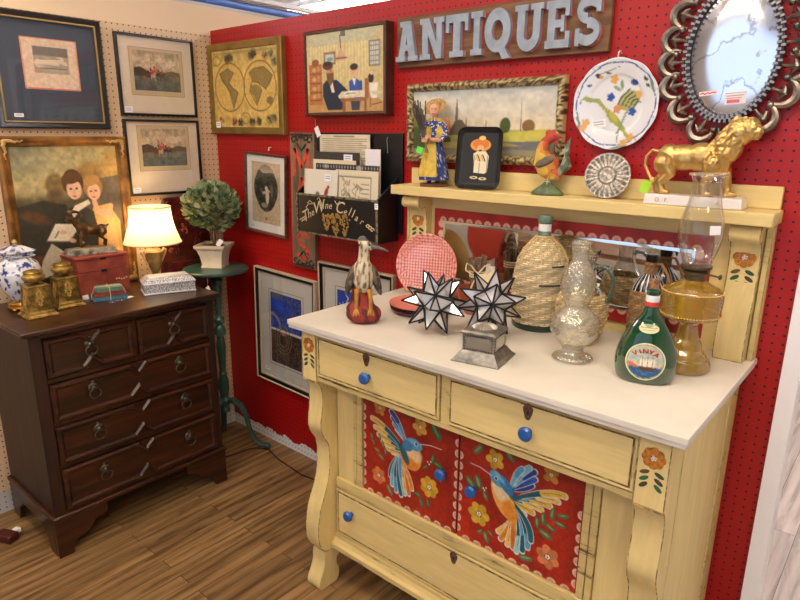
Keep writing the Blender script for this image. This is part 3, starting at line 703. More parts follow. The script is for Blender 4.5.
# --- vertical MAPS board
def strokes(mb, pts, w, y0, y1):
    for (x0, z0), (x1, z1) in zip(pts, pts[1:]):
        d = Vector((x1 - x0, z1 - z0)); L_ = d.length; d /= L_; n = Vector((-d.y, d.x)) * (w / 2); e = d * (w * .25)
        mb.prism([(x0 - e.x - n.x, z0 - e.y - n.y), (x1 + e.x - n.x, z1 + e.y - n.y), (x1 + e.x + n.x, z1 + e.y + n.y), (x0 - e.x + n.x, z0 - e.y + n.y)], y0, y1)
t = wallthing('letter_board', 'tall weathered board reading MAPS in red letters down its length', 'sign', 'red', .672, 1.302, tilt=.016)
MB().box(-.078, .078, -.02, 0, -.302, .302).build('board', GREYW, t, bevel=.002)
for sz in (1, -1):
    mb = MB()
    for sx in (1, -1):
        for k in range(3):
            r = .018 - k * .003; cx = sx * (.052 - k * .024); cz = sz * (.27 + .008 * k)
            mb.tube([(cx + r * math.cos(q) * (1 - q / 9), -.021, cz + r * math.sin(q) * (1 - q / 9) * sz) for q in np.linspace(0, 6, 14)], .004, 5)
    mb.tube([(-.07, -.021, sz * .293), (.07, -.021, sz * .293)], .004, 5)
    mb.tube([(-.03, -.021, sz * .255), (0, -.021, sz * .225), (.03, -.021, sz * .255)], .005, 5)
    mb.build('scroll_ornament', mat('dark_stencil', (44, 36, 30), .7), t)
LR = mat('faded_red_paint', (232, 92, 68), .7, noise=.2, nscale=60)
glyph = {
    'M': [[(-.045, -.055), (-.038, .055)], [(-.038, .055), (0, -.02)], [(0, -.02), (.038, .055)], [(.038, .055), (.045, -.055)]],
    'A': [[(-.035, -.055), (0, .055)], [(0, .055), (.035, -.055)], [(-.02, -.015), (.02, -.015)]],
    'P': [[(-.028, -.055), (-.028, .055)], [(-.028, .055), (.02, .05)], [(.02, .05), (.03, .025)], [(.03, .025), (.02, 0)], [(.02, 0), (-.028, -.004)]],
    'S': [[(.03, .038), (.012, .055), (-.018, .053), (-.032, .034), (-.022, .012), (.018, -.01), (.032, -.032), (.018, -.053), (-.014, -.055), (-.034, -.036)]]}
for ch, z in zip('MAPS', (.175, .05, -.075, -.20)):
    mb = MB()
    for s_ in glyph[ch]:
        pts = [(x * 1.1, zz * 1.04 + z) for x, zz in s_]
        strokes(mb, pts, .017, -.0235, -.0195)
    mb.build('letter', LR, t)

# --- ANTIQUES sign
t = wallthing('wall_sign', 'wooden board sign with raised grey slab letters reading ANTIQUES', 'sign', 'red', 1.627, 1.925, tilt=-.002)
MB().box(-.405, .405, -.018, 0, -.086, .086).build('board', SIGNW, t, bevel=.003)
def R(x0, z0, x1, z1): return [(x0, z0), (x1, z0), (x1, z1), (x0, z1)]
def ring(cx, cz, rx, rz, w, a0=0, a1=360, n=22):
    out = []
    for k in range(n):
        p, q = (math.radians(a0 + (a1 - a0) * (k + i) / n) for i in (0, 1))
        out.append([(cx + rx * math.cos(p), cz + rz * math.sin(p)), (cx + rx * math.cos(q), cz + rz * math.sin(q)), (cx + (rx - w) * math.cos(q), cz + (rz - w * 1.0) * math.sin(q)), (cx + (rx - w) * math.cos(p), cz + (rz - w) * math.sin(p))])
    return out
S_ = .13  # slab height
SL = {  # unit box 1 x 1
    'A': [[(.1, 0), (.36, 0), (.58, 1), (.36, 1)], [(.42, 1), (.66, 1), (.92, 0), (.62, 0)], [(.3, .26), (.7, .26), (.68, .42), (.34, .42)], R(0, 0, .42, .13), R(.56, 0, 1, .13), R(.2, .87, .66, 1)],
    'N': [R(.1, 0, .34, 1), R(.7, 0, .92, 1), [(.1, 1), (.38, 1), (.92, 0), (.7, 0)], R(0, 0, .44, .13), R(0, .87, .36, 1), R(.58, .87, 1.02, 1)],
    'T': [R(.34, 0, .66, 1), R(0, .82, 1, 1), R(0, .6, .14, .86), R(.86, .6, 1, .86), R(.18, 0, .82, .14)],
    'I': [R(.28, 0, .74, 1), R(.06, 0, .96, .14), R(.06, .86, .96, 1)],
    'Q': ring(.48, .52, .48, .5, .27) + [[(.42, .24), (.62, .3), (.98, -.12), (.7, -.14)]],
    'U': [R(.1, .3, .36, 1), R(.66, .3, .9, 1), R(0, .87, .46, 1), R(.56, .87, 1, 1)] + ring(.5, .34, .40, .36, .25, 180, 360, 12),
    'E': [R(.08, 0, .36, 1), R(0, 0, .9, .17), R(0, .83, .86, 1), R(.3, .43, .66, .59), R(.76, 0, .92, .34), R(.72, .66, .88, 1), R(.58, .34, .7, .68)],
    'S': ring(.5, .73, .44, .29, .22, 10, 265, 14) + ring(.5, .28, .45, .29, .22, -170, 95, 14) + [R(.78, .66, .94, 1.0), R(.04, 0, .2, .36)]}
LG = mat('blue_grey_letter', (158, 170, 186), .6, noise=.12, nscale=25, bump=.2)
LE = mat('red_letter_edge', (196, 70, 60), .7)
x = -.395
for ch, w in (('A', .108), ('N', .108), ('T', .095), ('I', .052), ('Q', .106), ('U', .104), ('E', .090), ('S', .086)):
    mb = MB(); m2 = MB()
    for i, pl in enumerate(SL[ch]):
        f = [(x + px_ * w * .96, -.067 + pz_ * .134) for px_, pz_ in pl]
        mb.prism(f, -.036 - i * .00004, -.0215); m2.prism([(a + .0025, b - .002) for a, b in f], -.0215, -.018)
    l = mb.build('letter', LG, t, smooth=False); m2.build('letter_edge', LE, l, smooth=False)
    x += w * 1.0 + .005
# --- city picture (generic skyline)
def city():
    a = Art(170, 76, (200, 196, 180)); a.vgrad([(0, (176, 182, 180)), (.35, (206, 200, 182)), (.6, (222, 206, 172)), (.62, (176, 170, 110)), (.8, (150, 150, 80)), (1, (120, 118, 84))])
    for k in range(7): a.ell(.1 + .13 * k + rnd.uniform(-.03, .03), .15 + .07 * (k % 3), .12, .03, (224, 218, 204), rnd.uniform(-.3, .3), .6, 4)
    for x, h, w in ((.34, .12, .012), (.36, .42, .016), (.41, .4, .01), (.27, .48, .012), (.55, .42, .006), (.78, .2, .003)):
        a.poly([(x - w, .66), (x - w * .8, h + .2), (x, h), (x + w * .8, h + .2), (x + w, .66)], (110, 96, 76))
    a.poly([(.22, .68), (.24, .55), (.3, .58), (.33, .46), (.38, .46), (.41, .55), (.47, .56), (.5, .6), (.62, .6), (.62, .7)], (104, 94, 72))
    a.poly([(0, .3), (.04, .2), (.09, .4), (.13, .5), (.2, .66), (.2, .8), (0, .8)], (112, 118, 58)); a.poly([(0, .55), (.2, .6), (.3, .74), (.3, .9), (0, .9)], (74, 84, 42))
    a.ell(.68, .55, .035, .05, (70, 84, 40)); a.rect(.677, .6, .683, .8, (74, 60, 40)); a.ell(.83, .56, .04, .04, (130, 96, 54)); a.poly([(.66, .66), (.95, .6), (1, .64), (1, .78), (.66, .78)], (196, 190, 84))
    a.poly([(.55, .8), (1, .76), (1, .9), (.55, .92)], (110, 112, 112)); a.poly([(.2, .8), (.6, .76), (.8, .84), (.2, .9)], (176, 160, 92)); a.rect(0, .9, 1, 1, (140, 132, 104))
    a.noise(.05, 50, 4); a.noise(.03, 14, 5)
    return a
t = wallthing('framed_painting', 'wide city and countryside painting in a mottled gilt frame above the sideboard shelf', 'picture', 'red', 1.594, 1.643, tilt=-.006)
W, H = .632, .276
me = MB()
N_ = 90
rows = []
prof = [(0, 0), (0, -.02), (.006, -.03), (.014, -.034), (.022, -.028), (.028, -.018), (.028, 0)]
me.frame(W, H, prof)
fr = me.build('frame', paint_mat('mottled_gilt', .4, .35), t)
bm = bmesh.new(); bm.from_mesh(fr.data); bmesh.ops.subdivide_edges(bm, edges=[e for e in bm.edges if e.calc_length() > .1], cuts=80, use_grid_fill=False)
for v in bm.verts:
    if v.co.y < -.015: v.co.y += .006 * vnoise(v.co.x, v.co.z, 0, 90); 
bm.to_mesh(fr.data); bm.free()
fr.data.polygons.foreach_set('use_smooth', [True] * len(fr.data.polygons))
colour(fr.data, lambda c, n: (206, 186, 134) if vnoise(c.x, c.z, 1.3, 110) > .0 else (86, 66, 44))
city().panel('canvas', W - .05, H - .05, t, PAINT, (0, -.016, 0))
MB().box(-W / 2 + .02, W / 2 - .02, -.015, -.001, -H / 2 + .02, H / 2 - .02).build('backing', FRAMEW, t)

# --- faience plate on the wall
def plate_art():
    a = Art(130, 130, (222, 224, 228))
    a.ell(.5, .5, .5, .5, (222, 224, 230)); 
    a.line([(.5 + .452 * (1 + .012 * math.cos(q * 10)) * math.cos(q), .5 + .452 * (1 + .012 * math.cos(q * 10)) * math.sin(q)) for q in np.linspace(0, 6.3, 90)], .011, (62, 84, 150))
    for k in range(10): q = k * .628 + .3; a.line([(.5 + .44 * math.cos(q), .5 + .44 * math.sin(q)), (.5 + .485 * math.cos(q), .5 + .485 * math.sin(q))], .01, (70, 90, 150))
    a.ell(.645, .46, .125, .1, (172, 168, 90), -.5)
    for k in range(5): a.line([(.52 + k * .045, .5 + k * .01), (.56 + k * .045, .42 + .012 * k), (.64 + k * .035, .34 + .035 * k)], .016, (60, 84, 92))
    a.ell(.69, .27, .045, .03, (50, 82, 150), .3); a.ell(.75, .4, .035, .04, (212, 160, 90))
    for cx, cy, c in ((.43, .42, (46, 84, 160)), (.69, .58, (46, 84, 160)), (.46, .23, (216, 160, 84)), (.52, .55, (206, 140, 90)), (.64, .93, (214, 164, 92)), (.71, .86, (214, 164, 92)), (.14, .76, (214, 160, 96)), (.17, .7, (214, 160, 96))):
        for k in range(5): q = k * 1.257; a.ell(cx + .026 * math.cos(q), cy + .026 * math.sin(q), .024, .02, c, q)
    a.poly([(.1, .44), (.14, .4), (.22, .43), (.3, .43), (.38, .53), (.5, .6), (.58, .7), (.7, .86), (.66, .86), (.55, .75), (.44, .68), (.36, .56), (.28, .48), (.18, .47)], (152, 160, 74))
    a.ell(.48, .63, .075, .03, (188, 178, 78), .9); a.line([(.1, .44), (.09, .48)], .012, (110, 120, 60)); a.line([(.56, .75), (.56, .92)], .012, (96, 120, 84)); a.line([(.63, .58), (.54, .82)], .02, (126, 142, 104))
    a.ell(.55, .29, .05, .02, (130, 152, 130), 1.4); a.ell(.5, .33, .05, .018, (130, 152, 130), .5)
    a.ell(.28, .19, .035, .022, (60, 54, 60), .5); a.ell(.31, .2, .025, .018, (206, 160, 80), .5); a.ell(.39, .16, .03, .012, (90, 112, 96), .3); a.line([(.3, .17), (.52, .1)], .006, (90, 100, 90)); a.ell(.18, .29, .025, .016, (80, 100, 160))
    a.ell(.82, .24, .03, .016, (34, 40, 56), .7); a.ell(.85, .31, .025, .014, (34, 40, 56), .5); a.ell(.9, .32, .07, .015, (110, 136, 112), 1.2); a.line([(.07, .6), (.09, .72), (.06, .8)], .01, (110, 130, 110)); a.ell(.07, .66, .03, .012, (120, 140, 110), 1.2); a.ell(.1, .74, .03, .012, (120, 140, 110), 1.9)
    a.ell(.58, .97, .09, .012, (120, 146, 110), -.2)
    return a
t = wallthing('wall_plate', 'white scalloped faience plate painted with a striped tulip and blue flowers', 'plate', 'red', 2.066, 1.692)
mb = MB(); A_ = plate_art(); n = 160; rad = .133
prof = [(0, -.006), (.03, -.006), (.06, -.0065), (.078, -.008), (.086, -.012), (.1, -.0155), (.118, -.019), (.1255, -.021), (.1275, -.0205)]
rings_ = []
for i in range(len(prof) - 1):
    for k in range(6): f = k / 6; rings_.append((prof[i][0] * (1 - f) + prof[i + 1][0] * f + 1e-4, prof[i][1] * (1 - f) + prof[i + 1][1] * f))
rings_ += [(.1275, -.0205), (.126, -.018), (.09, -.008), (.07, -.002), (1e-4, -.002)]
rows = [[(r * (1 + (.022 * abs(math.sin(5 * q)) - .01) * (r / .1275) ** 4) * math.cos(q), y, r * (1 + (.022 * abs(math.sin(5 * q)) - .01) * (r / .1275) ** 4) * math.sin(q)) for q in [2 * PI * k / n for k in range(n)]] for r, y in rings_]
mb.grid(rows, close_u=True)
pm = mb.mesh('plate'); back = False
colour(pm, lambda c, nn: A_.sample(.5 + c.x / .26, .5 - c.z / .26) if nn.y < .2 else (225, 225, 230))
link('dish', pm, GLAZE, t)
MB().tube([(0, 0, .14), (0, -.012, .148), (0, -.022, .142), (0, -.024, .13)], .002, 6).build('hook', mat('white_hook', (230, 226, 220), .4), t)
price(t, -.045, -.055, -.0115, .045, .024, rot=-.12)

# --- pewter oval mirror
t = wallthing('wall_mirror', 'oval mirror in a pewter surround of open crescents and balls', 'mirror', 'red', 2.367, 1.812)
PEW = mat('pewter', (158, 148, 136), .36, .85, noise=.3, nscale=25, bump=.2)
ea, eb = .104, .158
NN = 64
mb = MB(); R_ = []
for f, y in ((0.001, -.026), (.5, -.026), (.96, -.026), (1, -.024)):
    R_.append([(ea * f * math.cos(2 * PI * k / NN), y, eb * f * math.sin(2 * PI * k / NN)) for k in range(NN)])
mb.grid(R_, close_u=True)
def mirror_mat():
    m, nt, b = base_mat('foxed_mirror'); b.inputs['Metallic'].default_value = 1; b.inputs['Roughness'].default_value = .16
    tc = nt.nodes.new('ShaderNodeTexCoord'); n = nt.nodes.new('ShaderNodeTexNoise'); n.inputs['Scale'].default_value = 7; n.inputs['Detail'].default_value = 7
    nt.links.new(tc.outputs['Object'], n.inputs['Vector']); r = nt.nodes.new('ShaderNodeValToRGB')
    e = r.color_ramp.elements; e[0].position = .485; e[0].color = (*lin((232, 234, 240)), 1); e[1].position = .515; e[1].color = (*lin((226, 228, 236)), 1)
    k = e.new(.5); k.color = (*lin((178, 172, 168)), 1)
    nt.links.new(n.outputs['Fac'], r.inputs[0]); nt.links.new(r.outputs[0], b.inputs['Base Color']); return m
mb.build('mirror_glass', mirror_mat(), t)
mb = MB()
E_ = lambda f, k, n=96, o=0: ((ea + o) * math.cos(2 * PI * k / n), f, (eb + o) * math.sin(2 * PI * k / n))
mb.tube([E_(-.028, k, 96, .006) for k in range(96)], .0085, 8, closed=True)
mb.build('rim', mat('dark_pewter', (70, 64, 62), .4, .7), t)
mb = MB()
for k in range(60):
  for o_ in (.0015, .0105):
    a_ = 2 * PI * (k + (.5 if o_ > .005 else 0)) / 60; p = E_(-.0365, k + (.5 if o_ > .005 else 0), 60, o_)
    mb.at(p, (0, -math.atan2(eb * math.cos(a_), -ea * math.sin(a_)), 0)).box(-.0028, .0028, -.002, .002, -.0052, .0052)
mb.at().build('rim_links', mat('pewter_bright', (150, 144, 140), .3, .8), t)
NL = 16
for k in range(NL):
    a0 = 2 * PI * (k + .25) / NL + .02
    # evenly spaced by arc length on the ellipse (approximately)
    a_ = a0 + .10 * math.sin(2 * a0) * -1
    nx_, nz_ = math.cos(a_) / ea, math.sin(a_) / eb; l = math.hypot(nx_, nz_); nx_, nz_ = nx_ / l, nz_ / l
    px_, pz_ = ea * math.cos(a_), eb * math.sin(a_); rot = math.atan2(nz_, nx_)
    mb = MB().at((px_, 0, pz_), (0, -rot, 0))   # local x outwards
    mb.tube([(.008, -.02, 0), (.02, -.02, 0), (.034, -.022, 0), (.046, -.022, 0)], [.0085, .0055, .0075, .014], 8, flat=.7)
    mb.tube([(.040, -.022, -.017), (.046, -.024, -.008), (.050, -.025, 0), (.046, -.024, .008), (.040, -.022, .017)], [.005, .009, .011, .009, .005], 8, flat=.7)
    pts = []; rr = []
    for i in range(15):
        q = -1.95 + 3.9 * i / 14; pts.append((.038 + .036 * math.cos(q), -.02, .032 * math.sin(q))); rr.append(.003 + .0095 * max(0, math.cos(q * .8)) ** 1.0)
    mb.tube(pts, rr, 8)
    mb.at().build('crescent', PEW, t)
    ab = a_ + PI / NL; nx_, nz_ = math.cos(ab) / ea, math.sin(ab) / eb; l = math.hypot(nx_, nz_)
    MB().ell((ea * math.cos(ab) + nx_ / l * .036, -.024, eb * math.sin(ab) + nz_ / l * .036), .0090, u=12, v=8).build('ball', PEW, t)
# stickers on the glass
a = Art(50, 14, (236, 226, 226)); a.line([(.08, .6), (.2, .3), (.3, .7), (.45, .4), (.6, .6), (.75, .4), (.9, .55)], .06, (206, 50, 70))
s_ = a.panel('price_sticker', .046, .011, t, PAPER, (-.045, -.0275, -.098)); s_.rotation_euler = (0, -.1, 0)
a = Art(60, 36, (226, 222, 226)); a.rect(.02, .04, .98, .09, (200, 70, 80)); a.line([(.1, .3), (.9, .28)], .03, (120, 110, 120)); a.line([(.1, .5), (.8, .48)], .03, (196, 80, 90)); a.rect(.1, .62, .7, .9, (214, 110, 120))
a.panel('price_label', .05, .03, t, PAPER, (.022, -.0275, -.112)).rotation_euler = (0, -.06, 0)
# stray hanging tag beside the map rack
t = wallthing('hanging_tag', 'white paper tag hanging from the bottom of the bearded man painting', 'tag', 'red', .776, 1.66, off=.03)
MB().tube([(0, 0, 0), (.001, 0, -.02), (.004, 0, -.035)], .0008, 5).build('string', TWINE, t)
MB().box(-.013, .013, -.0006, .0006, -.042, 0).build('card', WHITEP, t, loc=(.004, 0, -.033), rot=(0, -.45, 0))

# --- wall rack "The Wine Cellar"
t = wallthing('wall_rack', 'black wooden wall box lettered The Wine Cellar with gold grapes, full of prints', 'wall rack', 'red', .995, 1.19, off=.002)
bw = .235
BKW = mat('black_worn_wood', (16, 16, 22), .4, noise=.3, nscale=20)
MB().box(-bw, bw + .018, -.012, 0, .03, .415).build('back_panel', BKW, t, bevel=.002)
MB().box(-bw + .01, bw - .01, -.13, -.118, .0, .165).build('front_panel', BKW, t, bevel=.0015)
MB().box(-bw + .01, bw - .01, -.117, -.013, .0, .01).build('bottom_panel', BKW, t)
for sx in (-1, 1):
    MB().profx([(-.13, 0), (-.0125, 0), (-.0125, .25), (-.13, .168)], sx * bw - (.009 if sx > 0 else 0), sx * bw + (.009 if sx < 0 else 0)).build('side_panel', BKW, t)
mb = MB(); WORN = mat('worn_edge', (150, 134, 104), .8, c2=(40, 36, 34), nscale=60)
for x0, x1, z0, z1 in ((-bw, bw, .160, .168), (-bw, bw, 0, .006), (-bw, -bw + .008, .006, .160), (bw - .01, bw, .006, .160)): mb.box(x0, x1, -.1335, -.1305, z0, z1)
mb.build('worn_trim', WORN, t)
CRM = mat('cream_lettering', (206, 190, 150), .7)
arc = lambda q: (q * .20, .116 - .055 * q * q)
word = 'The Wine Cellar'
xs = [-.92, -.79, -.68, 0, -.50, -.35, -.25, -.14, 0, .12, .29, .41, .50, .60, .74]
szs = [.065, .048, .040, 0, .068, .040, .042, .040, 0, .068, .040, .050, .050, .040, .040]
up = [.0, 0, 0, 0, .012, .014, .014, .012, 0, .008, 0, .006, .004, -.004, -.006]
for ch, q, sz, u_ in zip(word, xs, szs, up):
    if ch == ' ': continue
    x_, z_ = arc(q); sl = -math.atan(-.11 * q / .20)
    o = text(ch, sz, CRM, t, (x_, -.1315, z_ + u_), (0, sl, 0), shear=.3, name='letter')
for s_ in (1, -1):
    mb = MB()
    for k in range(3):
        cx, cz = s_ * (.205 - k * .012), .052 + k * .006
        mb.tube([(cx + s_ * .011 * (1 - q / 8) * math.cos(q), -.1315, cz + .009 * (1 - q / 8) * math.sin(q)) for q in np.linspace(0, 5.5, 14)], .0020, 5)
    mb.build('swash', CRM, t)
mb = MB(); mb.tube([(-.165, -.1315, .128), (-.15, -.1315, .14), (-.13, -.1315, .128), (-.16, -.1315, .125), (-.175, -.1315, .11), (-.16, -.1315, .1)], .0018, 5); mb.build('swash', CRM, t)
mb = MB(); mb.tube([(-.105, -.1315, .148), (-.095, -.1315, .157), (-.085, -.1315, .145), (-.075, -.1315, .12)], .0018, 5); mb.build('swash', CRM, t)
mb = MB(); mb.tube([(.0, -.1315, .15), (.012, -.1315, .135), (.03, -.1315, .15)], .0018, 5)
mb.build('swash', CRM, t)
mb = MB(); g = random.Random(3)
for cx, cz, w, h in ((-.05, .085, .03, .06), (.005, .085, .036, .078), (.055, .08, .032, .068)):
    for k in range(42):
        f = g.random(); r = w * (1 - f) ** .7
        mb.ell((cx + g.uniform(-r, r), -.132, cz - h * f), (.0045, .0015, .0045), u=8, v=5)
for k in range(14): mb.ell((g.uniform(-.08, .08), -.132, g.uniform(.075, .097)), (.011, .0012, .007), (0, g.uniform(0, 3), 0), 8, 4)
mb.build('grape_motif', mat('dull_gold_paint', (158, 124, 62), .5, .3), t)
price(t, bw - .004, .145, -.136, .018, .022)
for x_ in (-.185, .18):
    MB().tube([(x_, -.014, .40), (x_, -.02, .39), (x_ + .006, -.02, .34)], .0012, 5).build('wire', mat('grey_wire', (150, 150, 150), .4, .5), t)
# prints standing in the rack: (label, x0, x1, ztop, y at foot, y at top, art)
def textsheet():
    a = Art(80, 150, (214, 204, 178)); a.noise(.05, 12, 1); a.line([(.3, .02), (.7, .02)], .02, (120, 108, 86))
    for k in range(44): a.line([(.06, .045 + k * .021), (.94 - .1 * (k % 3 == 2), .045 + k * .021)], .016, (150, 138, 114), 1)
    return a
def mapsheet():
    a = Art(80, 60, (218, 208, 180)); g = np.random.RandomState(5)
    a.line([(.08, .1), (.84, .1), (.84, .98), (.08, .98), (.08, .1)], .015, (120, 110, 90))
    for k in range(46):
        x, y = g.rand() * .55 + .08, g.rand() * .7 + .22; pts = [(x, y)]
        for _ in range(3): x += g.uniform(-.09, .09); y += g.uniform(-.09, .09); pts.append((min(max(x, .09), .8), max(y, .12)))
        a.line(pts, .012, (128, 116, 94), .9)
    for k in range(4): a.line([(.62, .2 + .07 * k), (.8, .2 + .07 * k)], .01, (130, 118, 96))
    return a
def redfig():
    a = Art(50, 60, (222, 216, 200)); a.rect(.0, 0, .04, 1, (196, 188, 170))
    a.ell(.68, .36, .05, .10, (150, 44, 44), .4); a.ell(.74, .27, .03, .03, (120, 40, 40)); a.ell(.42, .39, .06, .04, (120, 110, 96)); a.line([(.7, .44), (.66, .55)], .03, (80, 50, 44))
    return a
def darkperf():
    a = Art(110, 50, (58, 54, 52)); a.noise(.1, 12, 3)
    for k in range(22): a.ell(.03 + k * .045, .04, .006, .008, (206, 204, 200))
    a.ell(.17, .04, .04, .012, (190, 184, 176), 0, .8); a.ell(.7, .05, .04, .02, (180, 176, 170), 0, .8)
    return a
def creammat():
    a = Art(70, 60, (222, 208, 176)); a.line([(.14, 1), (.14, .3), (1, .33)], .012, (60, 54, 48)); a.rect(.16, .33, .26, .5, (210, 202, 184)); return a
def darkplain():
    a = Art(40, 30, (62, 56, 54)); a.noise(.08, 12, 2); return a
sheets = [('cream sheet of close printed text, tallest in the rack', .800, 1.090, 1.598, -.020, -.020, textsheet(), 'printed sheet', 0),
          ('small blank white card at the right of the rack', 1.085, 1.165, 1.543, -.040, -.040, Art(8, 8, (232, 230, 236)), 'blank card', 0),
          ('charcoal-topped print with white sticker behind the cream mount', .790, 1.060, 1.528, -.048, -.045, darkplain(), 'print folder', .0),
          ('cream mount with a dark ruled border behind the red-figure print', .800, 1.050, 1.497, -.068, -.060, creammat(), 'mounted print', .02),
          ('dark sheet with a row of white holes along its top', .830, 1.190, 1.482, -.086, -.072, darkperf(), 'perforated sheet', .02),
          ('old map print with a fine outline coast at the right front of the rack', .965, 1.200, 1.462, -.104, -.088, mapsheet(), 'map print', .025),
          ('white print with a small red figure at the left front of the rack', .785, .985, 1.458, -.114, -.096, redfig(), 'print', .025)]
for k, (lab, x0, x1, zt, yf, yt, art, cat, tl) in enumerate(sheets):
    zb = 1.2025 ; w = x1 - x0; h = zt - zb
    art_o = art.panel('sheet_front', w, h, None, PAPER)
    art_o.data.transform(Matrix.Translation((0, -.0022, 0)))
    th = thing('paper_print', lab, 'print', ((x0 + x1) / 2, (yf + yt) / 2 - .006, (zt + zb) / 2), (math.atan2(yt - yf, h) * -1, 0, 0))
    art_o.parent = th
    MB().box(-w / 2, w / 2, -.0018, .0018, -h / 2, h / 2).build('backing_card', mat('card_%d' % (k % 2), ((214, 204, 180), (90, 84, 78))[k in (2, 4)], .85), th)
    if k == 2: price(th, .07, h / 2 - .022, -.004, .05, .028)
    if k == 6: price(th, .045, h / 2 - .032, -.004, .04, .028)

# ------------------------------------------------------------------ chest of drawers
t = thing('chest_of_drawers', 'dark oak chest of drawers with moulded fronts against the beige pegboard', 'chest of drawers', (0, 0, 0))
cx0, cx1, cy0, cy1 = .025, .494, -1.150, -.405
mb = MB()
mb.box(cx0, cx1 - .02, cy0 + .004, cy1 - .004, .175, .897)                       # carcass
mb.build('carcass', MAHOGV, t, smooth=False)
for a, b in ((cy0, cy0 + .045), (cy1 - .032, cy1)): MB().box(cx1 - .02, cx1, a, b, .178, .897).build('stile', MAHOGV, t, bevel=.003, smooth=False)
mb = MB()
for z0, z1 in ((.88, .897), (.706, .726), (.535, .552), (.362, .378), (.175, .190)): mb.box(cx1 - .02, cx1 - .002, cy0 + .045, cy1 - .032, z0, z1)
mb.box(cx1 - .02, cx1 - .002, -.772, -.758, .726, .88)
mb.build('rail', MAHOG, t, bevel=.002, smooth=False)
MB().slab([(cx0 - .005, cy0 - .028), (cx1 + .028, cy0 - .028), (cx1 + .028, cy1 + .024), (cx0 - .005, cy1 + .024)], .903, .923).build('top', MAHOG, t, bevel=.006, seg=3)
MB().slab([(cx0, cy0 - .012), (cx1 + .013, cy0 - .012), (cx1 + .013, cy1 + .01), (cx0, cy1 + .01)], .897, .9035).build('top_moulding', MAHOG, t, bevel=.003)
mb = MB()
mb.slab([(cx0, cy0 - .012), (cx1 + .014, cy0 - .012), (cx1 + .014, cy1 + .012), (cx0, cy1 + .012)], .158, .178)
mb.build('base_moulding', MAHOG, t, bevel=.007, seg=3)
FH = .158
def bracket(y0, y1, s):
    """front bracket foot with an ogee cut, in yz"""
    w = .20
    p = [(0, FH), (0, 0), (.055, 0), (.06, .03), (.075, .055), (.105, .06), (.13, .075), (.15, .105), (w, .118), (w, FH)]
    return [((y0 + q) if s > 0 else (y1 - q), z) for q, z in p]
for s in (1, -1):
    m = MB().profx(bracket(cy0 - .006, cy1 + .006, s), cx1 - .016, cx1 + .008).build('bracket_foot', MAHOG, t, bevel=.002, smooth=False)
for yy in (cy0 - .006, cy1 - .012):
    poly = [(cx1 - .016, FH), (cx1 - .016, 0), (cx1 - .07, 0), (cx1 - .09, .06), (cx1 - .15, .10), (cx0 + .14, .10), (cx0 + .09, .06), (cx0 + .07, 0), (cx0 + .005, 0), (cx0 + .005, FH)]
    mb = MB().prism(poly, yy, yy + .018); mb.build('side_foot', MAHOG, t, bevel=.002, smooth=False)
def front(y0, y1, z0, z1, handles, notch=.036):
    d = MB().box(cx1 - .016, cx1 + .001, y0, y1, z0, z1).build('drawer', MAHOG, t, smooth=False)
    c = (y0 + y1) / 2; g = .011; a, b, lo, hi = y0 + g, y1 - g, z0 + g, z1 - g; N = notch
    path = [(a, hi), (c - N, hi), (c, hi - N), (c + N, hi), (b, hi), (b, lo), (c + N, lo), (c, lo + N), (c - N, lo), (a, lo)]
    # bevelled strip moulding, mitred at the corners
    def off(pts, r):
        out = []; n = len(pts)
        for i in range(n):
            p0, p, p1 = Vector(pts[i - 1]), Vector(pts[i]), Vector(pts[(i + 1) % n])
            d0, d1 = (p - p0).normalized(), (p1 - p).normalized()
            n0, n1 = Vector((d0.y, -d0.x)), Vector((d1.y, -d1.x)); bis = (n0 + n1).normalized()
            out.append(p + bis * (r / max(.3, bis.dot(n0))))
        return out
    mb = MB(); rows = []
    for r, x in ((-.010, 0), (-.010, .004), (-.004, .012), (.004, .012), (.011, .004), (.011, 0)):
        rows.append([(cx1 + .001 + x, q.x, q.y) for q in off(path, r)])
    mb.grid(rows, close_u=True, close_v=True); mb.build('moulding', MAHOG, d, smooth=False)
    for hy in handles:
        hz = (z0 + z1) / 2 + .012; K_ = 1.15
        h = MB(); h.M = Matrix.Translation((cx1, hy, hz)) @ Matrix.Scale(K_, 4) @ Matrix.Translation((-cx1, -hy, -hz))
        h.ell((cx1 + .004, hy, hz + .010), (.006, .019, .017), u=16, v=8); h.ell((cx1 + .009, hy, hz + .008), (.007, .010, .010), u=12, v=8); h.ell((cx1 + .003, hy, hz + .027), (.004, .009, .008), u=10, v=6)
        h.tube([(cx1 + .014, hy + .019 * math.sin(q), hz - .010 - .017 * math.cos(q) + .0) for q in np.linspace(0, 2 * PI, 17)[:-1]], .0028, 8, closed=True)
        h.cyl((cx1 + .009, hy, hz + .006), (cx1 + .017, hy, hz + .005), .004)
        h.build('drop_handle', mat('dull_brass', (120, 112, 98), .35, .9, noise=.4, nscale=60), d)
iy0, iy1 = cy0 + .047, cy1 - .034
front(iy0, -.774, .728, .878, [-.944]); front(-.756, iy1, .728, .878, [-.603])
front(iy0, iy1, .554, .704, [-.950, -.590]); front(iy0, iy1, .380, .533, [-.950, -.578]); front(iy0, iy1, .192, .360, [-.946, -.572])

ZT = .9235
# --- ginger jar
bw_ = MB().lathe([(.0, .035), (.034, .035), (.042, .045), (.066, .085), (.078, .12), (.080, .145), (.070, .178), (.050, .198), (.042, .204), (0, .204)], 48)
me = bw_.mesh('jar_body')
def blue(c, n):
    a = math.atan2(c.y, c.x)
    if n.z > .9 and c.z > .2: return (225, 226, 232)
    v = vnoise(math.cos(a) * 3, math.sin(a) * 3, c.z * 36, 1.3) + .5 * vnoise(math.cos(a) * 8, math.sin(a) * 8, c.z * 90, 1.3)
    if v > .28: return (44, 62, 132)
    if v > .2: return (110, 126, 176)
    return (226, 228, 234)
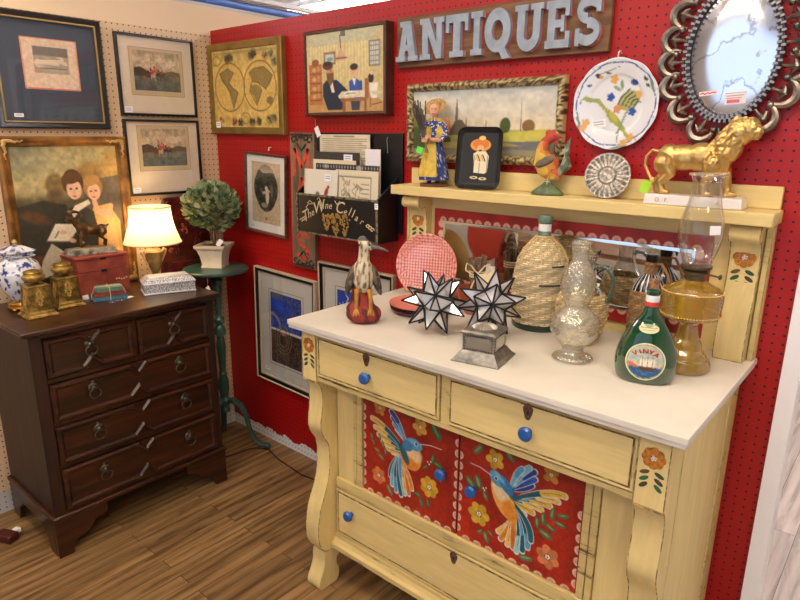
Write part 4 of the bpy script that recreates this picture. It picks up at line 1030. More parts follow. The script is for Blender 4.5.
# finer mesh for the brushwork
b_ = MB(); prof = [(.034, .035), (.042, .045), (.066, .085), (.078, .12), (.080, .145), (.070, .178), (.050, .198), (.042, .204)]
fine = []
for (r0, z0), (r1, z1) in zip(prof, prof[1:]):
    for k in range(8): fine.append((r0 + (r1 - r0) * k / 8, z0 + (z1 - z0) * k / 8))
fine.append(prof[-1]); b_.lathe(fine, 96); me = colour(b_.mesh('body'), blue)
t = thing('ginger_jar', 'blue and white porcelain ginger jar with square lid on a gilt foot', 'jar', (.165, -1.040, ZT), (0, 0, .2))
link('body', me, GLAZE, t)
def lid_col(c, n):
    if n.z < .4 and c.z < .225: return (60, 76, 140) if (math.sin(c.x * 400) * math.sin(c.y * 400) > .1) else (220, 222, 230)
    return (60, 78, 146) if vnoise(c.x * 50, c.y * 50, c.z * 40) > .2 else (228, 230, 236)
def sq_rows(spec, n=12):
    rows = []
    for s_, z in spec:
        r = []
        for k in range(4):
            a0, a1 = PI / 4 + k * PI / 2, PI / 4 + (k + 1) * PI / 2
            p0 = Vector((math.cos(a0), math.sin(a0))) * s_ * 1.414; p1 = Vector((math.cos(a1), math.sin(a1))) * s_ * 1.414
            for i in range(n): q = p0.lerp(p1, i / n); r.append((q.x, q.y, z))
        rows.append(r)
    return rows
mb = MB(); R2 = mb.grid(sq_rows([(.02, .205), (.046, .206), (.048, .212), (.042, .214), (.042, .224), (.053, .226), (.053, .229), (.036, .238), (.022, .247), (.016, .249), (.001, .2495)]), close_u=True)
link('lid', colour(mb.mesh('lid', ang=18), lid_col), GLAZE, t)
MB().lathe([(.003, .2490), (.010, .252), (.007, .257), (.011, .262), (.006, .27), (.001, .274)], 16).build('lid_knob', mat('tan_glaze', (176, 146, 96), .4), t)
mb = MB().lathe([(.03, .034), (.046, .033), (.054, .024), (.048, .017), (.056, .010), (.052, .006), (.02, .008)], 24)
for k in range(4): a = k * PI / 2 + .4; mb.ell((.052 * math.cos(a), .052 * math.sin(a), .0065), (.011, .011, .0065), u=10, v=6)
mb.build('foot', GOLD, t)

# --- two brass square pedestals
def brass_pillar(loc, rot, label):
    t = thing('brass_pedestal', label, 'candle stand', loc, (0, 0, rot), 'brass square stands')
    mb = MB(); mb.grid(sq_rows([(.001, 0), (.054, 0), (.055, .004), (.050, .010), (.046, .013), (.046, .018), (.0425, .026), (.0425, .030), (.036, .112), (.040, .117), (.036, .121), (.022, .124), (.001, .124)], 2), close_u=True)
    mb.build('base', BRASS, t, ang=20)
    g = random.Random(5)
    for k in range(4):
        mb = MB(); R_ = Matrix.Rotation(k * PI / 2, 4, 'Z')
        for i in range(14):
            z = .045 + i * .0042; w = .014 * math.sin(PI * (i + .5) / 14) + .002
            y = -(.0425 - (z - .03) / .082 * .0065)
            for s_ in (-1, 1): mb.M = R_; mb.ell((s_ * w * g.uniform(.3, 1), y, z), (.004, .002, .003), (0, g.uniform(-1, 1), 0), 8, 5)
        mb.build('relief_panel', mat('bright_brass', (216, 184, 106), .3, .9), t)
        mb = MB(); mb.M = R_
        for s_ in (-1, 1): mb.tube([(s_ * .030, -.0425, .036), (s_ * .027, -.0362, .108)], .0014, 5)
        mb.tube([(-.030, -.0425, .036), (.030, -.0425, .036)], .0014, 5); mb.tube([(-.027, -.0365, .108), (.027, -.0365, .108)], .0014, 5)
        mb.build('panel_edge', BRASS, t)
    MB().lathe([(.001, .1238), (.018, .125), (.016, .130), (.034, .136), (.039, .144), (.0385, .152), (.031, .158), (.030, .164), (.034, .168), (.030, .172), (.012, .176), (.001, .177)], 28,
               rfun=lambda r, z, a: r * (1 + (.03 * math.sin(a * 12) if .136 < z < .155 else 0))).build('cap', BRASS, t)
brass_pillar((.312, -1.042, ZT), .0, 'front brass square stand with round cap, nearest the chest corner')
brass_pillar((.245, -.912, ZT), .0, 'rear brass square stand with round cap, beside the red box')

# --- red box with bronze stag
t = thing('wooden_box', 'worn red wooden lidded box on the dark chest', 'box', (.118, -.727, ZT), (0, 0, .03))
REDW = mat('worn_red_paint', (166, 78, 58), .55, c2=(128, 50, 38), nscale=18, bump=.3)
MB().box(-.072, .072, -.108, .108, 0, .105).build('lower_body', REDW, t, bevel=.002)
MB().box(-.072, .072, -.108, .108, .1065, .158).build('upper_body', REDW, t, bevel=.002)
MB().box(-.076, .076, -.112, .112, .1595, .170).build('lid', REDW, t, bevel=.003)
for z in (.106, .159):
    MB().box(.0725, .0755, -.012, .012, z - .006, z + .005).build('clasp', mat('dark_metal', (60, 54, 50), .4, .8), t)
mb = MB(); g = random.Random(2)
for k in range(5): mb.ell((.0725, .05 + k * .011, .058 + g.uniform(-.002, .003)), (.0012, .004, .0035), u=8, v=5)
mb.build('paint_chip', mat('cream_chip', (206, 180, 140), .8), t)
def skel(mb, pts, r, n=10): mb.tube(pts, r, n); mb.ell(pts[0], r[0] if isinstance(r, list) else r, u=n, v=6); mb.ell(pts[-1], r[-1] if isinstance(r, list) else r, u=n, v=6)
t = thing('stag_figurine', 'small bronze ram figurine on a marbled base on top of the red box', 'figurine', (.112, -.735, ZT + .1705), (0, 0, 1.40)); t.scale = (1.3, 1.3, 1.3)
# local: x = tail direction, faces -x
MB().box(-.078, .074, -.03, .03, 0, .019, tp=.004).build('base', mat('marbled_base', (176, 166, 146), .4, noise=.6, nscale=60), t, bevel=.002)
MB().ell((0, 0, .019), (.066, .024, .006)).build('ground', mat('pale_bronze', (168, 148, 112), .4, .8), t)
mb = MB()
mb.ell((.012, 0, .076), (.042, .014, .018)); mb.ell((-.018, 0, .080), (.020, .015, .022)); mb.ell((.040, 0, .077), (.017, .013, .018))
skel(mb, [(-.022, 0, .085), (-.036, 0, .100), (-.044, 0, .116)], [.015, .011, .009])
mb.ell((-.052, 0, .118), (.015, .0075, .0085), (0, .5, 0)); mb.ell((-.063, 0, .112), (.006, .005, .005))
for s_ in (-1, 1):
    skel(mb, [(-.024, s_ * .008, .070), (-.030, s_ * .009, .046), (-.029, s_ * .009, .022)], [.0085, .0048, .004])
    skel(mb, [(.044, s_ * .008, .070), (.034, s_ * .009, .052), (.048, s_ * .009, .042), (.044, s_ * .009, .022)], [.011, .006, .0045, .004])
    h = [(-.046 + .022 * math.cos(q) + .006, s_ * (.007 + .006 * q / 3), .124 + .016 * math.sin(q)) for q in np.linspace(2.2, -1.4, 10)]
    skel(mb, h, [.0052 - .00035 * k for k in range(10)])
    mb.ell((-.040, s_ * .012, .119), (.007, .003, .003), (0, 0, s_ * .6))
skel(mb, [(.054, 0, .086), (.062, 0, .092)], [.005, .003])
me = fuse(mb, .0022, 2)
link('body', me, mat('bronze_patina', (122, 92, 58), .3, .9, noise=.4, nscale=60), t)

# --- lit lamp
t = thing('table_lamp', 'lit table lamp with cream bell shade and gilt urn base on the dark chest', 'lamp', (.168, -.484, ZT))
MB().lathe([(.001, 0), (.036, 0), (.038, .012), (.028, .022), (.014, .034), (.012, .05), (.020, .07), (.031, .10), (.037, .135), (.040, .152), (.030, .162), (.014, .167), (.001, .167)], 32,
           rfun=lambda r, z, a: r * (1 + (.05 * math.sin(a * 8) if .06 < z < .15 else 0))).build('urn_base', mat('painted_gilt_urn', (190, 156, 96), .4, .4, noise=.4, nscale=30), t)
for s_ in (-1, 1):
    MB().tube([(0, s_ * .038, .146), (0, s_ * .050, .160), (0, s_ * .058, .154), (0, s_ * .055, .142), (0, s_ * .042, .112), (0, s_ * .030, .092)], [.006, .006, .006, .005, .004, .003], 8).build('handle', mat('cream_gilt', (222, 190, 146), .4, .3), t)
LZ = .036
MB().cyl((0, 0, .166), (0, 0, .205 + LZ), .006).build('stem', GOLD, t)
MB().ell((0, 0, .235 + LZ), (.022, .022, .030)).build('bulb', emit_mat('lit_bulb', (255, 222, 168), 105), t)
def shade_mat():
    m, nt, b = base_mat('lit_fabric_shade'); nt.nodes.remove(b); N = nt.nodes
    d = N.new('ShaderNodeBsdfDiffuse'); d.inputs[0].default_value = (*lin((244, 230, 208)), 1); tr = N.new('ShaderNodeBsdfTranslucent'); tr.inputs[0].default_value = (*lin((255, 232, 196)), 1)
    mx = N.new('ShaderNodeMixShader'); mx.inputs[0].default_value = .55; nt.links.new(d.outputs[0], mx.inputs[1]); nt.links.new(tr.outputs[0], mx.inputs[2]); nt.links.new(mx.outputs[0], N['Material Output'].inputs[0]); return m
SH = shade_mat()
pr = [(r * .94, z + LZ) for r, z in [(.132, .158), (.124, .18), (.112, .21), (.103, .24), (.097, .275), (.094, .318)]]
MB().lathe(pr, 64, rfun=lambda r, z, a: r * (1 - .018 * abs(math.cos(a * 4)) ** 6), cap=False).build('lamp_shade', SH, t)
for r, z in ((.1245, .158 + LZ), (.0888, .318 + LZ)):
    MB().tube([(r * math.cos(q), r * math.sin(q), z) for q in np.linspace(0, 2 * PI, 49)[:-1]], .003, 8, closed=True).build('shade_trim', mat('cream_trim', (226, 196, 154), .7), t)
mb = MB()
for k in range(3): a = k * 2.094; mb.tube([(0, 0, .30 + LZ), (.088 * math.cos(a), .088 * math.sin(a), .314 + LZ)], .0014, 5)
mb.cyl((0, 0, .205 + LZ), (0, 0, .21 + LZ), .016); mb.build('shade_fitter', GOLD, t)
for s_ in (-1, 1): MB().tube([(0, s_ * .012, .21 + LZ), (0, s_ * .034, .235 + LZ), (0, s_ * .03, .28 + LZ), (0, 0, .30 + LZ)], .0013, 5).build('harp', GOLD, t)

# --- silver filigree trinket box
t = thing('trinket_box', 'white and silver filigree trinket box on the corner of the dark chest', 'box', (.322, -.512, ZT), (0, 0, -.35))
FIL = mat('filigree', (222, 222, 226), .35, .35, c2=(108, 106, 110), nscale=260, bump=.6, bscale=260, thresh=(.42, .52))
SILV = mat('silvered', (226, 226, 230), .35, .5)
for s_, (w, d) in enumerate(((.105, .055),)):
    mb = MB(); mb.box(-d, d, -w, w, .006, .044); mb.build('body', FIL, t)
    mb = MB(); mb.box(-d - .004, d + .004, -w - .004, w + .004, 0, .007); mb.build('base_band', SILV, t, bevel=.002)
    mb = MB(); mb.box(-d - .004, d + .004, -w - .004, w + .004, .044, .050); mb.build('rim_band', SILV, t, bevel=.002)
    mb = MB(); mb.box(-d - .001, d + .001, -w - .001, w + .001, .050, .070, tp=.018, ty=.022); mb.build('lid', FIL, t)
    MB().box(-d + .020, d - .020, -w + .024, w - .024, .070, .0725).build('lid_band', SILV, t, bevel=.001)
    MB().ell((d + .005, 0, .044), (.003, .009, .009), u=12, v=6).build('clasp', SILV, t)

# --- tied bundle of tiny books, spectacles, small card
t = thing('book_bundle', 'bundle of three small books tied with string in front of the red box', 'books', (.262, -.748, ZT), (0, 0, -.28))
for k, (c, w, d, z0, z1) in enumerate((((70, 122, 146), .066, .042, 0, .017), ((150, 66, 44), .058, .038, .0175, .034), ((108, 142, 118), .050, .034, .0345, .052))):
    b_ = MB(); b_.box(-d, d, -w, w, z0, z0 + .002); b_.box(-d, d, -w, w, z1 - .002, z1); b_.box(d - .002, d, -w, w, z0, z1)
    o = b_.build('small_book', mat('book_%d' % k, c, .7, noise=.15, nscale=40), t, bevel=.0006)
    MB().box(-d + .002, d - .0025, -w + .003, w - .003, z0 + .002, z1 - .002).build('pages', mat('old_pages', (190, 172, 138), .9), o)
mb = MB()
mb.tube([(.0425, .0, 0.001), (.045, 0, .02), (.036, 0, .053), (-.036, 0, .053), (-.044, 0, .02), (-.0425, 0, .001)], .0015, 5)
mb.tube([(.0, -.067, .001), (0, -.067, .018), (0, -.052, .053), (0, .052, .053), (0, .067, .018), (0, .067, .001)], .0015, 5)
mb.tube([(0, 0, .054), (.012, .01, .058), (.016, 0, .056), (0, 0, .055), (.008, -.014, .058), (.016, -.008, .055), (0, 0, .055)], .0012, 5)
mb.build('string', TWINE, t)
t = thing('spectacles', 'wire spectacles with a white tag lying in front of the tied books', 'spectacles', (.338, -.742, ZT), (0, 0, .25))
WIRE = mat('thin_silver_wire', (200, 200, 204), .25, .9)
for s_ in (-1, 1):
    MB().tube([(.012 * math.cos(q), s_ * .022 + .016 * math.sin(q), .0015 + .004 * (1 - math.cos(q)) * .4) for q in np.linspace(0, 2 * PI, 21)[:-1]], .0011, 6, closed=True).build('rim', WIRE, t)
    MB().tube([(.0, s_ * .038, .0022), (-.012, s_ * .045, .0018), (-.008, -s_ * .01, .003)], .001, 5).build('temple', WIRE, t)
    MB().lathe([(.001, .0032), (.0145, .0032), (.0145, .0038), (.001, .0038)], 20, cx=0, cy=s_ * .022, sx=.75, cap=True).build('lens', PANE, t)
MB().tube([(.002, -.006, .004), (.004, 0, .006), (.002, .006, .004)], .001, 5).build('bridge', WIRE, t)
MB().box(-.01, .012, .045, .078, .0005, .0016).build('price_tag', WHITEP, t, rot=(0, 0, .2), label='white paper tag')
t = thing('price_card', 'tiny white folded price card in front of the red box', 'card', (.215, -.822, ZT), (0, 0, .1))
MB().profx([(0, 0), (.004, .018), (.0045, .018), (.009, 0), (.0085, 0), (.00425, .0165), (.0005, 0)], -.012, .012).build('card', WHITEP, t, rot=(0, 0, PI / 2))

# --- dark red carved board leaning behind lamp
t = thing('carved_panel', 'dark red carved wooden panel standing in the corner behind the lamp', 'carving', (.012, -.236, .6), (0, .03, PI / 2))
CARV = mat('dark_red_carving', (104, 30, 22), .3, c2=(48, 14, 12), nscale=25, coat=.5)
MB().prism([(-.15, 0), (.12, 0), (.13, .40), (.12, .52), (.09, .58), (.08, .66), (-.02, .70), (-.12, .69), (-.15, .6)], -.018, 0).build('board', CARV, t, bevel=.003)
MB().box(-.10, .09, -.034, -.0185, .33, .38).build('ledge', CARV, t, bevel=.003)
g = random.Random(11)
for k in range(26):
    mb = MB(); x, z = g.uniform(-.125, .095), g.uniform(.36, .66) ; q0 = g.random() * 6; r = g.uniform(.012, .028)
    mb.tube([(x + r * (1 - i / 14) * math.cos(q0 + i * .5), -.020, z + r * (1 - i / 14) * math.sin(q0 + i * .5)) for i in range(11)], [.007 - .0004 * i for i in range(11)], 6)
    mb.build('carved_leaf', mat('copper_leaf', (150, 84, 60), .3, .3) if k % 4 == 0 else CARV, t)

# ------------------------------------------------------------------ green pedestal table
GRN = mat('teal_green_paint', (54, 96, 84), .38, noise=.25, nscale=14, coat=.2)
t = thing('pedestal_table', 'small round teal-green tripod pedestal table in the corner', 'table', (.215, -.198, 0))
MB().lathe([(.001, .944), (.150, .944), (.156, .950), (.156, .958), (.152, .962), (.001, .962)], 48).build('tabletop', GRN, t)
MB().lathe([(.001, .2), (.024, .2), (.026, .21), (.020, .225), (.026, .24), (.030, .26), (.026, .27), (.018, .28), (.022, .30), (.028, .33), (.026, .37), (.018, .40), (.020, .41), (.015, .42), (.017, .45), (.022, .52), (.024, .56), (.018, .60), (.014, .61), (.028, .62), (.030, .64), (.022, .66), (.015, .67), (.024, .68), (.026, .70), (.016, .715), (.013, .72), (.015, .78), (.02, .84), (.022, .86), (.018, .875), (.024, .88), (.03, .9), (.02, .915), (.05, .93), (.06, .943), (.001, .943)], 24).build('column', GRN, t)
for k, a in enumerate((.58, .58 + 2.094, .58 - 2.094)):
    mb = MB(); P = [(.018, .255), (.045, .262), (.085, .235), (.11, .18), (.125, .11), (.15, .05), (.185, .022), (.215, .022)]; rr = [.02, .022, .02, .017, .015, .014, .014, .016]
    if k: P = [(x * .82, z) for x, z in P]
    mb.tube([(x * math.cos(a), x * math.sin(a), z) for x, z in P], rr, 10, flat=.75)
    mb.ell((P[-1][0] * math.cos(a), P[-1][0] * math.sin(a), .015), (.022, .017, .0145), (0, 0, a))
    mb.build('leg', GRN, t)
hang_tag(t, (.10, -.115, .945), (.104, -.12, .905), .026, .040, rot=-.5)

# --- topiary
t = thing('potted_topiary', 'round leafy topiary in a flared white square planter on the green table', 'plant', (.190, -.182, .9628), (0, 0, .62))
WPL = mat('chalky_planter', (214, 202, 184), .7, noise=.12, nscale=12)
mb = MB(); mb.grid(sq_rows([(.001, 0), (.052, 0), (.053, .006), (.048, .010), (.050, .03), (.055, .06), (.064, .088), (.074, .10), (.075, .112), (.068, .113), (.062, .100), (.001, .098)], 2), close_u=True)
mb.build('planter', WPL, t, ang=20)
MB().lathe([(.001, .112), (.03, .110), (.058, .104), (.058, .099), (.001, .099)], 16).build('moss', mat('dry_moss', (96, 84, 48), .95, noise=.5, nscale=90, bump=.8), t)
mb = MB()
for k in range(3): a = k * 2.1; mb.tube([(.006 * math.cos(a), .006 * math.sin(a), .105), (.009 * math.cos(a + 1), .009 * math.sin(a + 1), .14), (.006 * math.cos(a + 2), .006 * math.sin(a + 2), .20)], .0042, 6)
mb.build('stem', mat('grey_stem', (112, 92, 70), .8), t)
g = random.Random(4); mb = MB(); cols = []
CZ = .292
LEAFC = []
for k in range(800):
    z_ = g.uniform(-1, 1); a = g.uniform(0, 2 * PI); rr_ = math.sqrt(1 - z_ * z_); d = Vector((rr_ * math.cos(a), rr_ * math.sin(a), z_))
    R0 = g.uniform(.78, 1.0); p = Vector((d.x * .118 * R0, d.y * .118 * R0, CZ + d.z * .100 * R0))
    tip = (d + Vector((0, 0, .75)) + Vector((g.uniform(-.5, .5), g.uniform(-.5, .5), g.uniform(-.3, .3)))).normalized()
    side = tip.cross(d + Vector((g.uniform(-.6, .6), g.uniform(-.6, .6), g.uniform(-.6, .6)))).normalized(); up_ = side.cross(tip)
    Ls = g.uniform(.030, .042); W_ = Ls * .36
    pts = [(0, 0, 0), (.3, .8, .06), (.6, 1, .1), (.85, .55, .06), (1, 0, 0), (.85, -.55, .06), (.6, -1, .1), (.3, -.8, .06), (.5, 0, -.02)]
    vs = [mb.bm.verts.new(p + tip * (x * Ls) + side * (y * W_) + up_ * (q * Ls)) for x, y, q in pts]
    for i in range(8): mb.bm.faces.new((vs[i], vs[(i + 1) % 8], vs[8]))
    c = g.choice([(142, 158, 116), (110, 132, 88), (176, 184, 144), (90, 114, 76), (160, 172, 128)])
    LEAFC += [c] * 9
me = mb.mesh('foliage', recalc=False)
at = me.color_attributes.new('Col', 'FLOAT_COLOR', 'POINT')
at.data.foreach_set('color', [q for c in LEAFC for q in (*lin(c), 1)])
link('foliage', me, paint_mat('leaf_greens', .45), t)
mb = MB()
for k in range(40):
    z_ = g.uniform(-.8, 1); a = g.uniform(0, 2 * PI); rr_ = math.sqrt(1 - z_ * z_)
    mb.tube([(0, 0, .19), (.04 * rr_ * math.cos(a), .04 * rr_ * math.sin(a), CZ + .03 * z_ - .02), (.115 * rr_ * math.cos(a), .115 * rr_ * math.sin(a), CZ + .09 * z_)], .0018, 4)
mb.build('twig', mat('grey_stem', (112, 92, 70), .8), t)
hang_tag(t, (.05, -.045, .16), (.060, -.056, .142), .022, .036, rot=.6)

# ------------------------------------------------------------------ cables on the floor
CAB = mat('dark_cable', (44, 26, 20), .5)
o = MB().tube([(.03, -1.19, .20), (.04, -1.23, .12), (.05, -1.27, .03), (.07, -1.30, .006), (.11, -1.31, .006), (.145, -1.30, .006)], .004, 8).build('power_cable', CAB)
tag(o, 'dark power cable running down the pegboard left of the chest', 'cable')
t = thing('power_plug', 'dark red power adapter with white plug on the floor left of the chest', 'plug', (.22, -1.245, 0), (0, 0, .4))
MB().box(-.045, .04, -.025, .025, 0, .035).build('adapter', mat('dark_red_plastic', (70, 22, 20), .35), t, bevel=.008, seg=3)
MB().box(-.006, .02, .026, .05, .012, .032).build('plug', WHITEP, t, bevel=.004)
o = MB().tube([(.30, -.33, .005), (.33, -.24, .005), (.34, -.15, .005), (.37, -.11, .005), (.42, -.09, .005), (.54, -.12, .005), (.74, -.14, .005), (.98, -.10, .005), (1.2, -.09, .005)], .0035, 8).build('floor_cable', CAB)
tag(o, 'thin dark cable lying along the foot of the red pegboard', 'cable')

# ------------------------------------------------------------------ yellow sideboard
def rebase(t, loc):
    t.location = loc
    for ch in t.children: ch.location = ch.location - Vector(loc)
SB = thing('sideboard', 'yellow distressed sideboard with white top, mirrored back and painted hummingbird doors', 'sideboard')
mb = MB()
mb.box(1.334, 2.487, -.500, -.02, .14, .815); mb.box(1.334, 2.487, -.578, -.02, .815, .984)
mb.build('carcass', YELV, SB, smooth=False)
MB().box(1.284, 2.533, -.634, -.003, .996, 1.012).build('countertop', mat('off_white_top', (228, 221, 207), .42, noise=.05, nscale=6, bump=.08, bscale=20), SB, bevel=.0015)
MB().box(1.287, 2.530, -.631, -.005, .985, .9955).build('countertop_edge', mat('off_white_edge', (216, 208, 198), .5), SB, bevel=.001)
# frieze rails
for nm, (x0, x1, z0, z1, y0) in {'divider': (1.889, 1.912, .828, .984, -.598), 'rail': (1.387, 2.430, .812, .828, -.599)}.items():
    MB().box(x0, x1, y0, -.578, z0, z1).build(nm, YELW, SB, bevel=.0015, smooth=False)
KN = mat('blue_knob', (38, 96, 176), .35, noise=.15, nscale=30, coat=.3)
RUST = mat('rusty_keyhole', (120, 84, 60), .6, c2=(60, 40, 30), nscale=160)
def knob(parent, x, y, z, r=.0185):
    MB().lathe([(.001, 0), (.008, 0), (.007, .010), (.011, .014), (r, .018), (r * 1.02, .024), (r * .8, .030), (.001, .032)], 24).build('knob', KN, parent, loc=(x, y, z), rot=(PI / 2, 0, 0))
def keyhole(parent, x, y, z):
    mb = MB().prism([(x + .013 * math.cos(q) * (1 + .2 * math.sin(3 * q)), z + .022 * math.sin(q)) for q in np.linspace(0, 2 * PI, 15)[:-1]], y - .0012, y)
    k = mb.build('keyhole_plate', RUST, parent)
    MB().prism([(x - .003, z - .008), (x + .003, z - .008), (x + .002, z + .004), (x - .002, z + .004)], y - .0018, y - .0013).build('keyhole', BLACK, k)
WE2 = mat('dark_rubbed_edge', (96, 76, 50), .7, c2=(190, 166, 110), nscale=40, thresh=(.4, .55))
def drawer(x0, x1, z0, z1, y, keyx=None, knobs=(), name='drawer'):
    mb = MB().box(x0, x1, y + .008, y + .03, z0, z1)
    d = mb.build(name, YELW, SB, bevel=.001, smooth=False)
    MB().box(x0 + .010, x1 - .010, y, y + .008, z0 + .010, z1 - .010, ).build('panel', YEL, d, bevel=.004, seg=3)
    mb = MB().at(((x0 + x1) / 2, y, (z0 + z1) / 2)).frame(x1 - x0, z1 - z0, [(0, .008), (0, .001), (.004, -.001), (.0075, .001), (.0075, .008)])
    mb.at().build('bead', YELW, d)
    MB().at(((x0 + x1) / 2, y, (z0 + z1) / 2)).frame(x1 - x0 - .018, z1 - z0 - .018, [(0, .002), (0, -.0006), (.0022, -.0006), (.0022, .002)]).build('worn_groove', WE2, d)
    if keyx: keyhole(d, keyx, y, z1 - .027)
    for kx, kz in knobs: knob(d, kx, y, kz)
    return d
drawer(1.390, 1.886, .833, .972, -.604, 1.612, [(1.622, .893)])
drawer(1.915, 2.427, .833, .972, -.604, 2.158, [(2.165, .895)])
# lower front
MB().box(1.390, 2.427, -.522, -.501, .768, .811).build('door_rail', YELV, SB, smooth=False)
MB().box(1.390, 2.427, -.528, -.501, .388, .428).build('door_sill', YELW, SB, bevel=.002, smooth=False)
for x0, x1 in ((1.390, 1.472), (2.330, 2.427)): MB().box(x0, x1, -.516, -.501, .428, .768).build('side_panel', YELV, SB, bevel=.002, smooth=False)
for x0, x1 in ((1.473, 1.487), (1.489, 1.512), (2.288, 2.308), (2.310, 2.328)): MB().box(x0, x1, -.524, -.501, .428, .768).build('door_stile', YELW, SB, bevel=.003, smooth=False)
drawer(1.392, 2.425, .206, .384, -.531, 1.905, [(1.470, .315), (2.345, .300)], 'bottom_drawer')
mb = MB(); mb.profx([(-.501, .145), (-.545, .145), (-.556, .155), (-.556, .172), (-.545, .178), (-.538, .190), (-.538, .202), (-.501, .202)], 1.388, 2.430); mb.build('bottom_rail', YELW, SB, smooth=False)
# pilasters + feet
prof = [(-.605, .984), (-.605, .812), (-.598, .806), (-.586, .785), (-.580, .755), (-.583, .70), (-.590, .655), (-.588, .625), (-.575, .595), (-.558, .565), (-.553, .52), (-.556, .46), (-.568, .41), (-.588, .36), (-.603, .32), (-.613, .27), (-.615, .23), (-.609, .19), (-.597, .165), (-.580, .150), (-.555, .146), (-.505, .146), (-.505, .984)]
foot = [(-.505, .145), (-.586, .145), (-.590, .125), (-.590, .105), (-.598, .075), (-.613, .045), (-.619, .022), (-.612, .004), (-.595, 0), (-.545, 0), (-.528, .008), (-.520, .028), (-.522, .05), (-.532, .075), (-.530, .10), (-.505, .12)]
def spline(P, k=5):
    out = []
    n = len(P)
    for i in range(n - 1):
        p0, p1, p2, p3 = (Vector(P[max(i - 1, 0)]), Vector(P[i]), Vector(P[i + 1]), Vector(P[min(i + 2, n - 1)]))
        for j in range(k):
            u = j / k; out.append(tuple(.5 * ((2 * p1) + (p2 - p0) * u + (2 * p0 - 5 * p1 + 4 * p2 - p3) * u * u + (3 * p1 - p0 - 3 * p2 + p3) * u ** 3)))
    out.append(P[-1]); return out
pr_ = [prof[0], prof[1]] + spline(prof[2:21], 4) + prof[21:]
ft_ = spline(foot[1:], 4) + [foot[0]]
def flower(parent, x, z, y, s, down=True, tilt=0):
    s = s * 1.15
    """painted orange flower over two rows of leaves, as thin daubs of paint"""
    R_ = Matrix.Translation((x, y, z)) @ Matrix.Rotation(tilt, 4, 'X')
    mb = MB(); mb.M = R_
    for k in range(8):
        a = k * PI / 4; c = (s * .62 * math.cos(a), s * .62 * math.sin(a))
        mb.prism([(c[0] + s * .42 * math.cos(q), c[1] + s * .42 * math.sin(q)) for q in np.linspace(0, 2 * PI, 13)[:-1]], -.0006 - k * .00003, 0)
    mb.prism([(s * .6 * math.cos(q), s * .6 * math.sin(q)) for q in np.linspace(0, 2 * PI, 13)[:-1]], -.0009, 0)
    f = mb.build('painted_flower', mat('burnt_orange_paint', (214, 136, 46), .5, noise=.35, nscale=120), parent, smooth=False)
    mb = MB(); mb.M = R_
    for k in range(9):
        a = k * 2.4; r = s * .07 * math.sqrt(k) * 1.2; mb.prism([(r * math.cos(a) + s * .085 * math.cos(q), r * math.sin(a) + s * .085 * math.sin(q)) for q in np.linspace(0, 2 * PI, 7)[:-1]], -.0012, -.0008)
    mb.build('painted_stamens', mat('white_paint_dots', (236, 226, 220), .5), f, smooth=False)
    cols = [(92, 74, 40), (52, 78, 50), (40, 96, 70), (70, 58, 44), (60, 66, 40), (44, 98, 64)]
    for i in range(3):
        for sd in (-1, 1):
            mb = MB(); mb.M = R_; c = (sd * s * .62, -s * (1.45 + i * .62)); an = sd * (.45 + .15 * i) * -1
            pts = [((s * .46 * math.cos(q)) * math.cos(an) - (s * .22 * math.sin(q)) * math.sin(an) + c[0], (s * .44 * math.cos(q)) * math.sin(an) + (s * .19 * math.sin(q)) * math.cos(an) + c[1]) for q in np.linspace(0, 2 * PI, 11)[:-1]]
            mb.prism(pts, -.0006, 0); cc = cols[(i * 2 + (sd > 0)) % 6]
            mb.build('painted_leaf', mat('leaf_paint_%d_%d_%d' % cc, cc, .5), parent, smooth=False)
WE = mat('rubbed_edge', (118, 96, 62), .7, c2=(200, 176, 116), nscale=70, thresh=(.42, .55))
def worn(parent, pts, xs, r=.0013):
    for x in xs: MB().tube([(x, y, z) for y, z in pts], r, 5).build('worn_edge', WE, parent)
for x0, x1 in ((1.322, 1.387), (2.430, 2.497)):
    pl = MB().profx(pr_, x0, x1).build('scroll_pilaster', YELV, SB, ang=30)
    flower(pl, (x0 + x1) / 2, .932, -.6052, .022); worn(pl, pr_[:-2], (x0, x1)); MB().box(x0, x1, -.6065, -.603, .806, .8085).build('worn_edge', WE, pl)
    fo = MB().profx(ft_, x0 + .003, x1 + .002).build('foot', YELV, SB, ang=30)
for x0 in (1.334, 2.43): MB().box(x0, x0 + .055, -.075, -.02, 0, .139, tp=.004).build('rear_foot', YELV, SB, bevel=.003)
for xs in (1.322, 2.4872):
    MB().box(xs, xs + .0118, -.504, -.10, .14, .984).build('side_panel', YELV, SB, smooth=False)
    MB().box(xs, xs + .0145, -.0995, -.012, .14, .984).build('rear_post', YELW, SB, bevel=.002, smooth=False)
# doors
def cv_l(x, y): u = (x - 33) / 377; return u, (y - 28 - 147 * u) / (367 + 48 * u)
def cv_r(x, y):
    v = .5
    for _ in range(3): u = (x - 18) / (437 - 25 * v); v = (y - 15 - 165 * u) / (360 + 50 * u)
    return u, v
def flw(a, cv, x, y, r, c, n=5, rot=0):
    r = r * .74; c = tuple(v * .93 for v in c)
    u, v = cv(x, y); r_ = r / 400
    for k in range(n): q = k * 2 * PI / n + rot; a.ell(u + r_ * .58 * math.cos(q), v + r_ * .7 * math.sin(q), r_ * .52, r_ * .42, tuple(w * (1, .9)[k % 2] for w in c), q)
    a.ell(u, v, r_ * .3, r_ * .3, (130, 84, 40))
    for k in range(5): a.ell(u + r_ * .16 * math.cos(k * 1.3), v + r_ * .18 * math.sin(k * 1.3), r_ * .09, r_ * .09, (240, 232, 220))
def leaf(a, cv, x, y, r, rot, c=(58, 92, 60)):
    u, v = cv(x, y); a.ell(u, v, r / 400, r / 900, c, rot); a.ell(u - .004, v - .004, r / 600, r / 2400, tuple(min(255, w * 1.5) for w in c), rot)
